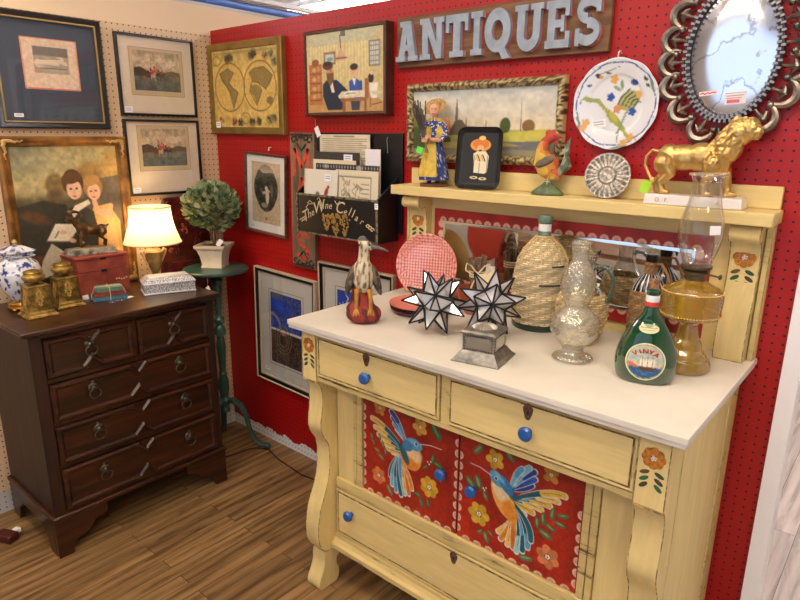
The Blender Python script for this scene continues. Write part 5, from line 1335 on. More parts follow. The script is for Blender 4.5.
def base_door(nx=230, ny=200, left=True):
    a = Art(nx, ny, (158, 34, 18)); a.noise(.14, 6, 1 + left); a.noise(.07, 40, 3)
    cr = (222, 184, 158)
    nrow, ncol = 9, 9
    for k in range(nrow):
        v = .04 + (k + .5) * .93 / nrow
        if k > 0 or left: a.ell(0.0, v, .030, .034, cr); a.ell(0, v, .018, .022, (200, 150, 128))
        if k > 1 or left: a.ell(1.0, v, .030, .034, cr); a.ell(1, v, .018, .022, (200, 150, 128))
    for k in range(ncol): a.ell(.03 + (k + .5) * .95 / ncol, 1.0, .036, .030, cr); a.ell(.03 + (k + .5) * .95 / ncol, 1, .022, .018, (200, 150, 128))
    return a
def feathers(a, cv, root, tips, w, cols, edge=None):
    for k, tp in enumerate(tips):
        p0, p1 = cv(*root[k] if isinstance(root, list) else root), cv(*tp)
        mid = ((p0[0] + p1[0]) / 2, (p0[1] + p1[1]) / 2)
        if edge: a.line([p0, mid, p1], w * 1.35, edge)
        a.line([p0, mid, p1], w, cols[k % len(cols)])
def plume(a, cv, root, ctrl, tip, w, c1, c2, edge=(206, 216, 214), split=.55):
    """one painted feather: a curved tapering stroke with a pale rim"""
    p0, p1, p2 = cv(*root), cv(*ctrl), cv(*tip); B = lambda t: tuple((1 - t) ** 2 * p0[k] + 2 * t * (1 - t) * p1[k] + t * t * p2[k] for k in (0, 1))
    N = 12; ts = [k / N for k in range(N + 1)]
    wd = lambda t: w * (.45 + 1.1 * t - .75 * t ** 3)
    for k in range(2, N): a.line([B(ts[k]), B(ts[k + 1])], wd(ts[k]) + .010, edge)
    for k in range(N): a.line([B(ts[k]), B(ts[k + 1] - (.25 / N if k == N - 1 else 0))], wd(ts[k]), c1 if ts[k] < split else c2)
    a.line([B(t) for t in (.3, .5, .7, .9)], .003, tuple(v * .6 for v in c1), .8)
TE, BL, LB, YE, WH, OR = (22, 92, 108), (28, 62, 146), (84, 158, 196), (222, 180, 70), (232, 226, 212), (222, 140, 44)
def bird_left():
    a = base_door(left=True); cv = cv_l
    P = lambda pts, c, al=1: a.poly([cv(*p) for p in pts], c, al)
    for tp, c1, c2 in (((176, 160), LB, (130, 186, 206)), ((166, 138), BL, LB), ((158, 112), BL, BL), ((152, 88), LB, BL)): plume(a, cv, (212, 210), (tp[0] + 34, tp[1] + 36), tp, .045, c1, c2)
    for k, tp in enumerate(((160, 252), (138, 234), (118, 208), (100, 178), (84, 146), (72, 110))): plume(a, cv, (208, 246), (tp[0] + 66 - k * 3, tp[1] + 34 - k * 2), tp, .048, TE if k % 2 else (40, 116, 130), YE if k % 2 else (232, 196, 96))
    for k, tp in enumerate(((150, 350), (158, 388), (176, 416), (196, 434), (212, 428))): plume(a, cv, (200, 250), (150 + k * 7, 300), tp, .042, (TE, LB, (24, 74, 104))[k % 3], (TE, (120, 180, 196), LB)[k % 3], split=.7)
    for k, tp in enumerate(((214, 414), (228, 430), (241, 408))): plume(a, cv, (204, 300), (206 + k * 12, 350), tp, .040, OR, ((236, 184, 80), (210, 112, 36), OR)[k])
    a.ell(*cv(232, 276), .115, .105, (228, 150, 56), .5); a.ell(*cv(240, 256), .105, .075, (238, 206, 158), .3, .9, 5); a.ell(*cv(232, 298), .085, .05, (226, 132, 44), .3, .8, 5); a.ell(*cv(208, 262), .035, .09, TE, -.5, .9, 3)
    a.ell(*cv(246, 222), .085, .052, LB, .05); a.ell(*cv(222, 226), .06, .05, (60, 130, 180), -.6); a.ell(*cv(244, 213), .055, .02, (120, 186, 214), .1, .8, 3); a.ell(*cv(254, 221), .018, .016, (230, 230, 226)); a.ell(*cv(255, 221), .012, .012, (20, 26, 40))
    a.line([cv(272, 221), cv(310, 226), cv(350, 241)], .008, (226, 196, 196))
    flw(a, cv, 268, 152, 38, (226, 176, 62), 5, .5); flw(a, cv, 100, 346, 40, (228, 128, 72), 6, .3); flw(a, cv, 308, 398, 46, (230, 182, 52), 7); flw(a, cv, 104, 72, 34, (206, 142, 50), 5, 1)
    for x, y, r, q in ((215, 100, 18, .3), (328, 168, 34, 1.0), (70, 182, 12, 1.2), (76, 206, 12, .8), (104, 186, 13, 1.4), (118, 218, 14, 1.3), (92, 240, 14, .3), (110, 270, 16, .5), (130, 248, 14, 1.5), (148, 410, 22, 1.0), (320, 280, 18, 1.8), (342, 308, 22, .3), (292, 316, 14, -.6), (264, 430, 18, .2), (280, 466, 18, 1.4), (306, 466, 18, 1.3)): leaf(a, cv, x, y, r, q, (96, 108, 72) if x < 150 else (66, 92, 58))
    for q in range(3): a.ell(*cv(300 + q * 6, 292 + (q % 2) * 10), .007, .007, (240, 220, 210))
    a.noise(.06, 60, 3); return a
def bird_right():
    a = base_door(left=False); cv = cv_r
    for tp, c1, c2 in (((286, 200), BL, BL), ((296, 178), BL, (40, 90, 180)), ((294, 152), LB, BL), ((276, 138), LB, (130, 190, 206)), ((250, 142), (120, 184, 204), LB)): plume(a, cv, (212, 212), ((tp[0] + 200) / 2, tp[1] + 18), tp, .045, c1, c2)
    for k, tp in enumerate(((262, 304), (290, 298), (318, 286), (346, 272), (372, 256), (394, 236))): plume(a, cv, (214, 250), (tp[0] - 66 + k * 2, tp[1] - 44 + k * 4), tp, .048, TE if k % 2 else (40, 116, 130), YE if k % 2 else (232, 196, 96), split=.5)
    for k, tp in enumerate(((172, 368), (182, 396), (206, 418), (226, 430))): plume(a, cv, (226, 306), (214 + k * 4, 350), tp, .046, OR, ((236, 190, 80), OR, (236, 184, 84), (212, 118, 40))[k])
    for k, tp in enumerate(((238, 444), (258, 442), (276, 428), (286, 402))): plume(a, cv, (222, 262), (262 + k * 9, 340), tp, .046, (TE, LB, (20, 72, 104), TE)[k], ((150, 200, 206), TE, LB, (30, 100, 120))[k], split=.75)
    a.ell(*cv(186, 246), .085, .165, (232, 166, 76), -.5); a.ell(*cv(176, 216), .065, .10, (236, 212, 168), -.5, .95, 4); a.ell(*cv(212, 296), .06, .09, (226, 140, 48), -.5, .9, 5); a.ell(*cv(214, 226), .03, .06, TE, -.5, .9, 3)
    a.ell(*cv(162, 176), .075, .050, LB, .6); a.ell(*cv(194, 200), .085, .042, (50, 124, 178), .85); a.ell(*cv(172, 172), .06, .018, (124, 188, 214), .7, .8, 3); a.ell(*cv(158, 174), .017, .016, (230, 230, 226)); a.ell(*cv(158, 174), .011, .011, (20, 26, 40))
    a.line([cv(142, 164), cv(100, 134), cv(60, 116)], .008, (222, 200, 202))
    flw(a, cv, 152, 108, 40, (226, 180, 60), 5, .5); flw(a, cv, 98, 302, 48, (230, 186, 58), 6); flw(a, cv, 343, 460, 46, (228, 136, 84), 6, .3); flw(a, cv, 348, 162, 34, (204, 140, 48), 4, .8)
    for x, y, r, q in ((88, 70, 24, -.9), (204, 94, 24, .8), (66, 190, 28, .8), (92, 186, 26, 1.2), (120, 236, 18, 1.0), (306, 332, 18, 1.5), (326, 318, 20, 1.5), (356, 300, 20, 1.7), (390, 308, 18, -.3), (380, 338, 18, .1), (350, 352, 18, .4), (334, 376, 24, .3), (270, 468, 24, -.3), (104, 368, 14, -.7), (128, 390, 20, 1.2), (144, 376, 12, .7)): leaf(a, cv, x, y, r, q, (84, 104, 66))
    for q in range(3): a.ell(*cv(112 + q * 5, 208 + (q % 2) * 8), .007, .007, (240, 220, 210))
    a.noise(.06, 60, 4); return a
for x0, x1, art, kx, kz in ((1.515, 1.900, bird_left(), 1.850, .620), (1.904, 2.286, bird_right(), 1.960, .609)):
    d = MB().box(x0, x1, -.517, -.5015, .430, .766).build('door', mat('dark_red_paint', (150, 32, 18), .45), SB, bevel=.0015, label='red door painted with a hummingbird and flowers')
    art.panel('painted_panel', x1 - x0 - .004, .332, d, PAINT, ((x0 + x1) / 2, -.5176, .598))
    knob(d, kx, -.5178, kz)
# back with mirror, brackets and shelf
MB().box(1.300, 2.528, -.030, -.004, 1.0125, 1.386).build('back_board', YEL, SB, smooth=False)
def border():
    a = Art(380, 118, (156, 28, 22)); a.noise(.15, 20, 4); cr = (226, 186, 168)
    n = 24
    for k in range(n):
        for v, s in ((.135, 1), (.865, -1)):
            cx = .02 + (k + .5) * .96 / n
            a.ell(cx, v, .0150, .0150, cr); a.ell(cx, v, .006, .006, (206, 160, 144))
            for q in (-.9, -.45, 0, .45, .9): a.line([(cx, v), (cx + .012 * math.sin(q), v - s * .04 * math.cos(q))], .0015, (190, 130, 116))
    for k in range(6):
        for u in (.032, .968): v = .12 + (k + .5) * .76 / 6; a.ell(u, v, .0150, .0150, cr)
    a.rect(.042, .135, .958, .865, (156, 28, 22)); a.rect(0, .865, 1, .868, (156, 28, 22))
    return a
MB().box(1.428, 2.388, -.0365, -.0302, 1.045, 1.338).build('mirror_border', mat('dark_red_paint', (150, 32, 18), .45), SB)
border().panel('painted_border', .956, .290, SB, PAINT, (1.908, -.0369, 1.1915))
MB().box(1.470, 2.346, -.0385, -.0371, 1.086, 1.296).build('mirror_glass', mat('mirror', (236, 236, 232), .02, 1), SB)
MB().at((1.908, 0, 1.191)).frame(.876, .21, [(0, -.0386), (.002, -.0392), (.010, -.0400), (.0105, -.0386)]).build('mirror_bevel', mat('mirror_edge', (206, 210, 206), .05, 1), SB)
bp = [(-.0305, 1.0125), (-.082, 1.0125), (-.090, 1.03), (-.091, 1.07), (-.084, 1.12), (-.070, 1.18), (-.060, 1.24), (-.059, 1.29), (-.066, 1.325), (-.074, 1.338)]
bp = [bp[0]] + spline(bp[1:], 4)
bp += [(-.088 + .022 * math.cos(q), 1.361 + .022 * math.sin(q)) for q in np.linspace(-.9, -PI * 1.5, 12)] + [(-.0305, 1.385)]
for x0, x1 in ((1.328, 1.408), (2.437, 2.510)):
    b_ = MB().profx(bp, x0, x1).build('scroll_bracket', YELV, SB, ang=30)
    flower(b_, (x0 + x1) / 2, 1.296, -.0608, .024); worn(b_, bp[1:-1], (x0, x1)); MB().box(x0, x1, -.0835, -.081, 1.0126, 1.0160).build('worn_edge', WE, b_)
for xx in (1.302, 2.5135): MB().box(xx, xx + .013, -.046, -.031, 1.0125, 1.386).build('cheek', YELW, SB, bevel=.0015, smooth=False)
MB().box(1.290, 2.536, -.130, -.003, 1.387, 1.421).build('shelf', YEL, SB, bevel=.003)
MB().box(1.300, 2.530, -.020, -.0045, 1.4215, 1.480).build('shelf_back', YEL, SB, bevel=.002)
rebase(SB, (1.908, -.31, 0))

# ------------------------------------------------------------------ things on the sideboard top
CX, CY = 2.816, -1.8735
def face(x, y): return math.atan2(CY - y, CX - x) + PI / 2      # a figurine turned towards the front of the booth
ZK = 1.0124
AMB = glass_mat('amber_glass', (234, 206, 104), f0=.07, f1=.65, body=.48, bodycol=(184, 148, 46), rough=.06, bump=.3, bscale=70)
CLR = glass_mat('clear_glass', (250, 250, 248), f0=.05, f1=.85, rough=.04)
FIGG = glass_mat('moulded_glass', (240, 236, 214), f0=.13, f1=.9, body=.2, bodycol=(236, 232, 216), rough=.08, bump=1.0, bscale=75)
GRG = glass_mat('pale_green_glass', (170, 196, 176), f0=.08, f1=.8, body=.15, bodycol=(120, 150, 130), rough=.05)
BOTG = glass_mat('bottle_green_glass', (24, 118, 62), f0=.06, f1=.7, body=.45, bodycol=(10, 92, 44), rough=.04)

def wicker(prof, n=44, row=.0068, amp=.0016, tone=(212, 180, 124), seed=1):
    """woven cane over a vessel: strands ride over and under the stakes"""
    g = random.Random(seed); z0, z1 = prof[0][1], prof[-1][1]; zs = [p[1] for p in prof]; rs = [p[0] for p in prof]
    NR = int((z1 - z0) / row); rows = []; cols = []; tn = [g.uniform(.8, 1.08) for _ in range(NR + 2)]
    NA = n * 4
    for i in range(NR * 4 + 1):
        z = z0 + (z1 - z0) * i / (NR * 4); k = i // 4; f = (i % 4) / 4; r0 = float(np.interp(z, zs, rs)); row_ = []
        prof_ = math.sin(PI * f) if i % 4 else 0
        for j in range(NA):
            a = 2 * PI * j / NA; wv = math.cos(n / 2 * a + PI * k)
            wob = .0006 * math.sin(a * 5 + k * 1.7)
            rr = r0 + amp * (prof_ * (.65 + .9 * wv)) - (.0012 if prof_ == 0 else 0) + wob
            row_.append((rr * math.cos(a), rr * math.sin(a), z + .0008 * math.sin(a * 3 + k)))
            if prof_ == 0 or wv < -.75: cols.append(tuple(v * .70 for v in tone))  # shade of the grooves and under-passes put into the strand colour
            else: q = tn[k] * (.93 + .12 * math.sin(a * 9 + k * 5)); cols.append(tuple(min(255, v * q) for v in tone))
        rows.append(row_)
    mb = MB(); mb.grid(rows, close_u=True); me = mb.mesh('wicker', ang=80, recalc=True)
    at = me.color_attributes.new('Col', 'FLOAT_COLOR', 'POINT')
    at.data.foreach_set('color', [q for c in cols for q in (*lin(c), 1)])
    return me
WICK = paint_mat('woven_cane', .7)

# --- carved bird
x_, y_ = 1.487, -.484
t = thing('bird_figurine', 'carved bird with long grey beak standing on a dark red log', 'figurine', (x_, y_, ZK), (0, 0, face(x_, y_)))
def lump(mb, specs):
    for c, r, *q in specs: mb.ell(c, r, q[0] if q else (0, 0, 0), 20, 12)
mb = MB()
lump(mb, [((0, 0, .028), (.058, .052, .034)), ((.018, -.006, .024), (.040, .044, .026)), ((-.012, 0, .045), (.044, .036, .030))])
skel(mb, [(-.006, .006, .04), (-.006, .008, .09), (-.004, .006, .135)], [.044, .033, .028], 16)
me = fuse(mb, .003, 3, lambda c: .0016 * vnoise(c.x, c.y, c.z, 60))
for v in me.vertices: v.co.z = max(v.co.z, 0)
link('log', colour(me, lambda c, n: (150, 52, 44) if vnoise(c.x, c.y, c.z * .4, 45) > -.12 else (92, 30, 30)), MATTEC, t)
mb = MB()
lump(mb, [((0, -.012, .150), (.034, .030, .052)), ((0, -.014, .178), (.030, .027, .032))])
skel(mb, [(0, -.01, .175), (.002, -.012, .215), (.004, -.014, .245)], [.026, .0175, .017], 16)
mb.ell((.006, -.016, .252), (.020, .018, .020)); mb.ell((-.002, -.010, .268), (.015, .012, .014)); mb.ell((.018, -.018, .248), (.014, .012, .012))
me = fuse(mb, .0026, 2, lambda c: .0009 * vnoise(c.x, c.y, c.z, 110))
def birdcol(c, n):
    if c.z > .268: return (92, 88, 82)
    v = vnoise(c.x * 1.5, c.y, c.z * .45, 90)
    return (208, 198, 172) if v > -.05 else ((168, 150, 116) if v > -.3 else (116, 96, 70))
link('body', colour(me, birdcol), MATTEC, t)
MB().tube([(.026, -.022, .250), (.044, -.026, .248), (.066, -.030, .242), (.078, -.032, .236)], [.009, .0065, .0042, .0016], 12, flat=.8).build('beak', mat('grey_beak', (92, 96, 98), .4), t)
for s_ in (-1, 1):
    mb = MB(); mb.ell((s_ * .040, -.004, .142), (.014, .022, .050), (0, s_ * -.28, 0)); mb.ell((s_ * .050, 0, .108), (.008, .012, .022), (0, s_ * -.3, 0))
    link('wing', colour(fuse(mb, .0025, 2), lambda c, n: (66, 56, 50) if vnoise(c.x, c.y, c.z, 70) > -.1 else (112, 96, 80)), MATTEC, t)
    mb = MB(); X0 = s_ * .020
    mb.tube([(X0, -.030, .115), (X0 * 1.1, -.040, .085), (X0 * 1.15, -.049, .058)], [.009, .0062, .0055], 10)
    for k in (-1, 0, 1): mb.tube([(X0 * 1.15, -.048, .056), (X0 * 1.15 + k * .006, -.056, .046), (X0 * 1.15 + k * .009, -.060, .036)], [.0045, .004, .0025], 8)
    mb.build('leg', mat('yellow_ochre_leg', (206, 148, 52), .5, noise=.3, nscale=60), t)
MB().ell((.020, -.033, .257), (.0035, .0025, .0035), u=10, v=8).build('eye', BLACK, t); MB().ell((-.012, -.028, .256), (.0035, .0025, .0035), u=10, v=8).build('eye', BLACK, t)

# --- red dishes and pink plate
def dish(t_, r, z, name, m, mu=None):
    MB().lathe([(.001, z), (r * .55, z), (r * .6, z + .003), (r * .85, z + .007), (r, z + .013), (r * .995, z + .015), (r * .83, z + .010), (r * .58, z + .006), (.001, z + .006)], 56).build(name, m, t_)
DR = mat('dark_red_glaze', (128, 40, 36), .3, coat=.4); CO = mat('coral_glaze', (206, 112, 92), .35, coat=.3)
pos = (1.548, -.258)
for k, (m, lab, r) in enumerate(((DR, 'dark red dish at the bottom of the stack under the pink plate', .108), (BLACK, 'black rimmed dish in the middle of the stack under the pink plate', .110), (CO, 'coral dish on top of the stack under the pink plate', .112))):
    d = thing('dish', lab, 'plate', (pos[0], pos[1], ZK + .0002 + k * .0085), group='stacked dishes'); dish(d, r, 0, 'dish_body', m)
def lattice():
    a = Art(150, 150, (226, 150, 140)); n = 22
    for i in range(n + 1):
        for j in range(n + 1):
            u, v = i / n, j / n; a.ell(u, v, .010, .010, (196, 74, 70)); a.ell(u + .5 / n, v + .5 / n, .011, .011, (240, 206, 190))
            a.ell(u + .5 / n, v, .006, .006, (206, 96, 88)); a.ell(u, v + .5 / n, .006, .006, (206, 96, 88))
    return a
LA = lattice(); r = .118
t = thing('pink_plate', 'round pink plate with red lattice pattern leaning against the mirror behind the dishes', 'plate', (1.452, -.108, ZK + .1225), (-.13, 0, .32))
mb = MB(); rows = [[(q * math.cos(2 * PI * k / 96), yy, q * math.sin(2 * PI * k / 96)) for k in range(96)] for q, yy in [(.001 + i * .0022, -.004) for i in range(38)] + [(.085 + i * .002, -.005 - .0095 * i / 15) for i in range(16)] + [(.118, -.0135)]]
mb.grid(rows, close_u=True)
link('face', colour(mb.mesh('face'), lambda c, n: LA.sample(.5 + c.x / .24, .5 - c.z / .24) if c.x ** 2 + c.z ** 2 < .1155 ** 2 else (214, 120, 104)), GLAZE, t)
mb = MB(); rows = [[(q * math.cos(2 * PI * k / 64), yy, q * math.sin(2 * PI * k / 64)) for k in range(64)] for q, yy in [(.118, -.0133), (.1155, -.010), (.09, -.003), (.07, .001), (.001, .001)]]
mb.grid(rows, close_u=True); mb.build('back', mat('tan_plate_back', (196, 160, 104), .4), t)

# --- mirrored stars
def star(name, label, x, y, R_, rot, zc):
    phi = (1 + 5 ** .5) / 2
    V = [Vector(v).normalized() for v in [(-1, phi, 0), (1, phi, 0), (-1, -phi, 0), (1, -phi, 0), (0, -1, phi), (0, 1, phi), (0, -1, -phi), (0, 1, -phi), (phi, 0, -1), (phi, 0, 1), (-phi, 0, -1), (-phi, 0, 1)]]
    F = [(0, 11, 5), (0, 5, 1), (0, 1, 7), (0, 7, 10), (0, 10, 11), (1, 5, 9), (5, 11, 4), (11, 10, 2), (10, 7, 6), (7, 1, 8), (3, 9, 4), (3, 4, 2), (3, 2, 6), (3, 6, 8), (3, 8, 9), (4, 9, 5), (2, 4, 11), (6, 2, 10), (8, 6, 7), (9, 8, 1)]
    E = Euler(rot).to_matrix(); V = [E @ v * (R_ * .46) for v in V]; A = [(V[a] + V[b] + V[c]).normalized() * R_ for a, b, c in F]
    zmin = min(a.z for a in A); t = thing(name, label, 'ornament', (x, y, ZK - zmin + .0032), group=None)
    IR = mat('black_lead_came', (34, 32, 32), .45, .5); GL = mat('silvered_glass', (236, 236, 238), .22, .55)
    for (a, b, c), ap in zip(F, A):
        mb = MB()
        for p, q in ((a, b), (b, c), (c, a)): mb.face([tuple(V[p] * .985), tuple(V[q] * .985), tuple(ap * .985)])
        sp = mb.build('glass_point', GL, t, smooth=False, recalc=False)
    mb = MB(); ed = set()
    for (a, b, c), ap in zip(F, A):
        for p in (a, b, c): mb.tube([tuple(V[p]), tuple(ap)], [.0034, .0026], 6)
        for p, q in ((a, b), (b, c), (c, a)): ed.add((min(p, q), max(p, q)))
    for p, q in ed: mb.tube([tuple(V[p]), tuple(V[q])], .003, 6)
    mb.build('lead_frame', IR, t)
star('star_ornament', 'black-edged mirrored star ornament standing alone in front of the pink plate', 1.731, -.425, .104, (.35, .2, .5), 0)
star('star_ornament', 'black-edged mirrored star ornament standing behind the small tin box', 1.878, -.346, .104, (.1, .45, 1.2), 0)

# --- tin box
t = thing('tin_box', 'small square pewter-coloured tin box with flared base and fluted lid', 'box', (1.963, -.508, ZK), (0, 0, .20))
TIN = mat('old_tin', (160, 156, 148), .4, .75, noise=.3, nscale=40)
mb = MB(); mb.grid(sq_rows([(.001, 0), (.068, 0), (.068, .004), (.060, .010), (.0595, .0115), (.052, .022), (.0515, .0235), (.047, .030), (.001, .030)], 2), close_u=True); mb.build('flared_base', TIN, t, ang=15)
MB().box(-.045, .045, -.045, .045, .030, .076).build('body', TIN, t, bevel=.001)
for k in range(4):
    mb = MB(); mb.M = Matrix.Rotation(k * PI / 2, 4, 'Z'); mb.box(-.034, .034, -.0458, -.0452, .037, .068); mb.build('glass_side', mat('dull_side_glass', (176, 174, 160), .12, .6), t)
    mb = MB(); mb.M = Matrix.Rotation(k * PI / 2, 4, 'Z')
    for i in range(11):
        for zz in (.0335, .0715): mb.ell((-.038 + i * .0076, -.0455, zz), (.0022, .0012, .0022), u=6, v=4)
    for i in range(4):
        for xx in (-.0395, .0395): mb.ell((xx, -.0455, .041 + i * .008), (.0022, .0012, .0022), u=6, v=4)
    mb.build('punched_dots', mat('dark_punch', (52, 48, 46), .5, .5), t)
mb = MB(); mb.grid(sq_rows([(.001, .076), (.049, .076), (.050, .080), (.044, .085), (.030, .088), (.001, .089)], 2), close_u=True); li = mb.build('lid', TIN, t, ang=15)
mb = MB()
for k in range(24): a = 2 * PI * k / 24; mb.tube([(.010 * math.cos(a), .010 * math.sin(a), .096), (.022 * math.cos(a), .022 * math.sin(a), .0935), (.034 * math.cos(a), .034 * math.sin(a), .0875)], [.0014, .0024, .0016], 6)
mb.lathe([(.001, .088), (.030, .088), (.022, .093), (.010, .096), (.006, .099), (.001, .100)], 24); mb.build('fluted_dome', mat('bright_tin', (206, 202, 190), .3, .8), li)

# --- wicker demijohn
t = thing('demijohn', 'tall green glass demijohn covered in pale wicker against the mirror', 'bottle', (1.930, -.136, ZK + .001), (0, 0, .3))
MB().lathe([(.001, 0), (.083, 0), (.086, .006), (.086, .018), (.080, .022), (.001, .022)], 40).build('glass_base', mat('dark_green_glass', (30, 52, 38), .15, coat=.4), t)
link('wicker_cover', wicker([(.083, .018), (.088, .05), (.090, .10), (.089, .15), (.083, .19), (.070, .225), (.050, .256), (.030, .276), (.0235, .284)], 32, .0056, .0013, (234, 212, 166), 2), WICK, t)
MB().lathe([(.0235, .270), (.0225, .285), (.0185, .30), (.0185, .328), (.0225, .330), (.0235, .345), (.020, .352), (.014, .352), (.013, .30)], 28, cap=False).build('neck', mat('weathered_green_glass', (104, 134, 112), .2, noise=.2, nscale=40, coat=.5), t)
MB().lathe([(.0192, .304), (.0196, .306), (.0196, .324), (.0192, .326)], 28, cap=False).build('neck_band', mat('matte_white_band', (226, 228, 226), .8), t)  # plain matte white band round the neck
mb = MB()
for k in range(14): a = k * .45; mb.tube([(.023 * math.cos(a), .023 * math.sin(a), .290), (.04 * math.cos(a + .15), .04 * math.sin(a + .15), .272), (.062 * math.cos(a + .3), .062 * math.sin(a + .3), .246), (.080 * math.cos(a + .35), .080 * math.sin(a + .35), .212)], .0022, 5)
mb.tube([(.026 * math.cos(q), .026 * math.sin(q), .287) for q in np.linspace(0, 2 * PI, 25)[:-1]], .004, 6, closed=True)
mb.build('cane_stakes', mat('cane', (206, 176, 122), .7), t)
for k, (q, z, w) in enumerate(((-1.1, .150, .04), (-.75, .205, .03))):
    MB().tube([(.0915 * math.cos(q + u) * (1 if z < .19 else .87), .0915 * math.sin(q + u) * (1 if z < .19 else .87), z) for u in np.linspace(-w * 9, w * 9, 9)], .003, 6).build('dark_strand', mat('dark_strand', (44, 40, 46), .7), t)

# --- figural bottle
x_, y_ = 2.151, -.358
t = thing('glass_bottle', 'clear moulded glass bottle shaped as a bust, with round foot', 'bottle', (x_, y_, ZK), (0, 0, face(x_, y_)))
pf = spline([(.052, 0), (.055, .006), (.050, .013), (.033, .020), (.029, .032), (.038, .046), (.054, .066), (.064, .092), (.062, .112), (.048, .132), (.033, .146), (.031, .158), (.038, .176), (.045, .200), (.044, .222), (.037, .245), (.028, .262), (.022, .276), (.0205, .300), (.024, .308), (.025, .318), (.024, .326)], 4)
def bust(r, z, a):
    d = 0
    if .15 < z < .26: d = .0035 * math.exp(-((a - 4.71) / .22) ** 2 - ((z - .205) / .012) ** 2) * 2 - .003 * (math.exp(-((a - 4.4) / .15) ** 2) + math.exp(-((a - 5.02) / .15) ** 2)) * math.exp(-((z - .213) / .007) ** 2)
    if .05 < z < .13: d += .0022 * math.sin(a * 3 + z * 120) + .0012 * math.sin(a * 9 - z * 200)
    if .2 < z < .26: d += .0015 * math.sin(a * 14 + z * 300)
    return r + d
MB().lathe(pf, 96, sy=.85, rfun=bust, cap=False).build('glass_body', FIGG, t)
MB().lathe([(.001, .002), (.050, .002), (.050, .006), (.001, .007)], 40, sy=.85).build('glass_base', FIGG, t)
MB().tube([(.0245 * math.cos(q), .021 * math.sin(q), .320) for q in np.linspace(0, 2 * PI, 33)[:-1]], .0032, 8, closed=True).build('glass_lip', FIGG, t)

# --- wicker pitcher
x_, y_ = 2.098, -.200
t = thing('wicker_pitcher', 'glass pitcher with green handle in a loose wicker sleeve behind the bust bottle', 'pitcher', (x_, y_, ZK + .001), (0, 0, face(x_, y_)))
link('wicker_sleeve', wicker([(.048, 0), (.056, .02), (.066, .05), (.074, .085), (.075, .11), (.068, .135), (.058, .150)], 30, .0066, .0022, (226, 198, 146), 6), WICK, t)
MB().lathe([(.046, .004), (.070, .10), (.066, .135), (.048, .16), (.033, .18), (.028, .20), (.027, .235), (.031, .252), (.033, .258), (.031, .258), (.025, .235), (.026, .20)], 40, cap=False).build('glass_body', CLR, t)
MB().tube([(.031 * math.cos(q), .031 * math.sin(q), .257) for q in np.linspace(0, 2 * PI, 29)[:-1]], .003, 8, closed=True).build('glass_lip', CLR, t)
MB().tube(spline([(.026, -.005, .225), (.050, -.012, .232), (.072, -.018, .212), (.080, -.022, .180), (.072, -.022, .150), (.058, -.022, .128)], 4) if False else [(.024, -.005, .222), (.036, -.008, .230), (.052, -.012, .230), (.066, -.016, .220), (.076, -.019, .202), (.080, -.021, .180), (.077, -.022, .160), (.070, -.022, .142), (.064, -.026, .130)], [.007, .0065, .006, .006, .006, .006, .0065, .008, .009], 12).build('glass_handle', GRG, t)
mb = MB(); g = random.Random(9)
for k in range(26):
    a = k * .242; z = g.uniform(.13, .165); mb.tube([(.066 * math.cos(a), .066 * math.sin(a), .135), (.058 * math.cos(a + .1), .058 * math.sin(a + .1), z), (.062 * math.cos(a + .25), .062 * math.sin(a + .25), .140)], .002, 5)
mb.build('loose_cane', mat('cane', (206, 176, 122), .7), t)

# --- striped shoulder bottle
x_, y_ = 2.250, -.100
t = thing('wicker_bottle', 'slim wicker-wrapped bottle with black and white striped shoulder and black cap', 'bottle', (x_, y_, ZK + .001), (0, 0, face(x_, y_)))
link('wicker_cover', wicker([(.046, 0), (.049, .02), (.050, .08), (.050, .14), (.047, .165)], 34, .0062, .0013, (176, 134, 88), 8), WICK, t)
mb = MB(); mb.lathe([(.047, .163), (.045, .172), (.038, .188), (.028, .202), (.019, .212)], 96, cap=False); me = mb.mesh('s')
bm = bmesh.new(); bm.from_mesh(me); bm.to_mesh(me); bm.free()
def strp(c, n):
    a = (math.atan2(c.y, c.x) % (2 * PI)) / (2 * PI) * 18; f = a % 1
    return (226, 222, 214) if f < .2 else ((28, 26, 34) if f < .85 or int(a) % 3 else (80, 84, 140))
link('striped_shoulder', colour(me, strp), GLAZE, t)
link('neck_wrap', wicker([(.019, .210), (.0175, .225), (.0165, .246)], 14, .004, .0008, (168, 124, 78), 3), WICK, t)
MB().lathe([(.001, .244), (.015, .244), (.017, .248), (.017, .264), (.014, .267), (.001, .267)], 20).build('cap', BLACK, t)
MB().tube([(.016, -.006, .240), (.026, -.008, .242), (.044, -.01, .215), (.054, -.01, .190), (.052, -.01, .165)], .0042, 8).build('wicker_handle', mat('brown_cane', (166, 124, 82), .7), t)
MB().tube([(.012, -.016, .262), (.020, -.020, .258), (.022, -.020, .248)], .0035, 6).build('cap_loop', BLACK, t)

# --- green wine bottle
x_, y_ = 2.349, -.372
t = thing('wine_bottle', 'green flask-shaped corked wine bottle with an oval ship label', 'bottle', (x_, y_, ZK), (0, 0, face(x_, y_)))
gp = spline([(.052, 0), (.064, .005), (.070, .022), (.0725, .045), (.071, .070), (.063, .100), (.049, .130), (.034, .153), (.022, .172), (.0165, .190), (.0150, .205), (.0150, .228), (.0165, .230), (.0165, .236), (.014, .237)], 4)
SY = .62
gz = [p[1] for p in gp]; gr = [p[0] for p in gp]
def surf(x, z, o=.0006):
    r = float(np.interp(z, gz, gr)) + o; q = max(0, 1 - (x / r) ** 2); return -r * SY * math.sqrt(q)
sy_ = lambda r: SY if r > .03 else SY + (1 - SY) * (1 - (r - .0145) / .0155)
mb = MB(); rows = []
for r, z in gp:
    s_ = sy_(max(r, .0145)) if z > .1 else SY
    rows.append([(r * math.cos(2 * PI * k / 56), r * s_ * math.sin(2 * PI * k / 56), z) for k in range(56)])
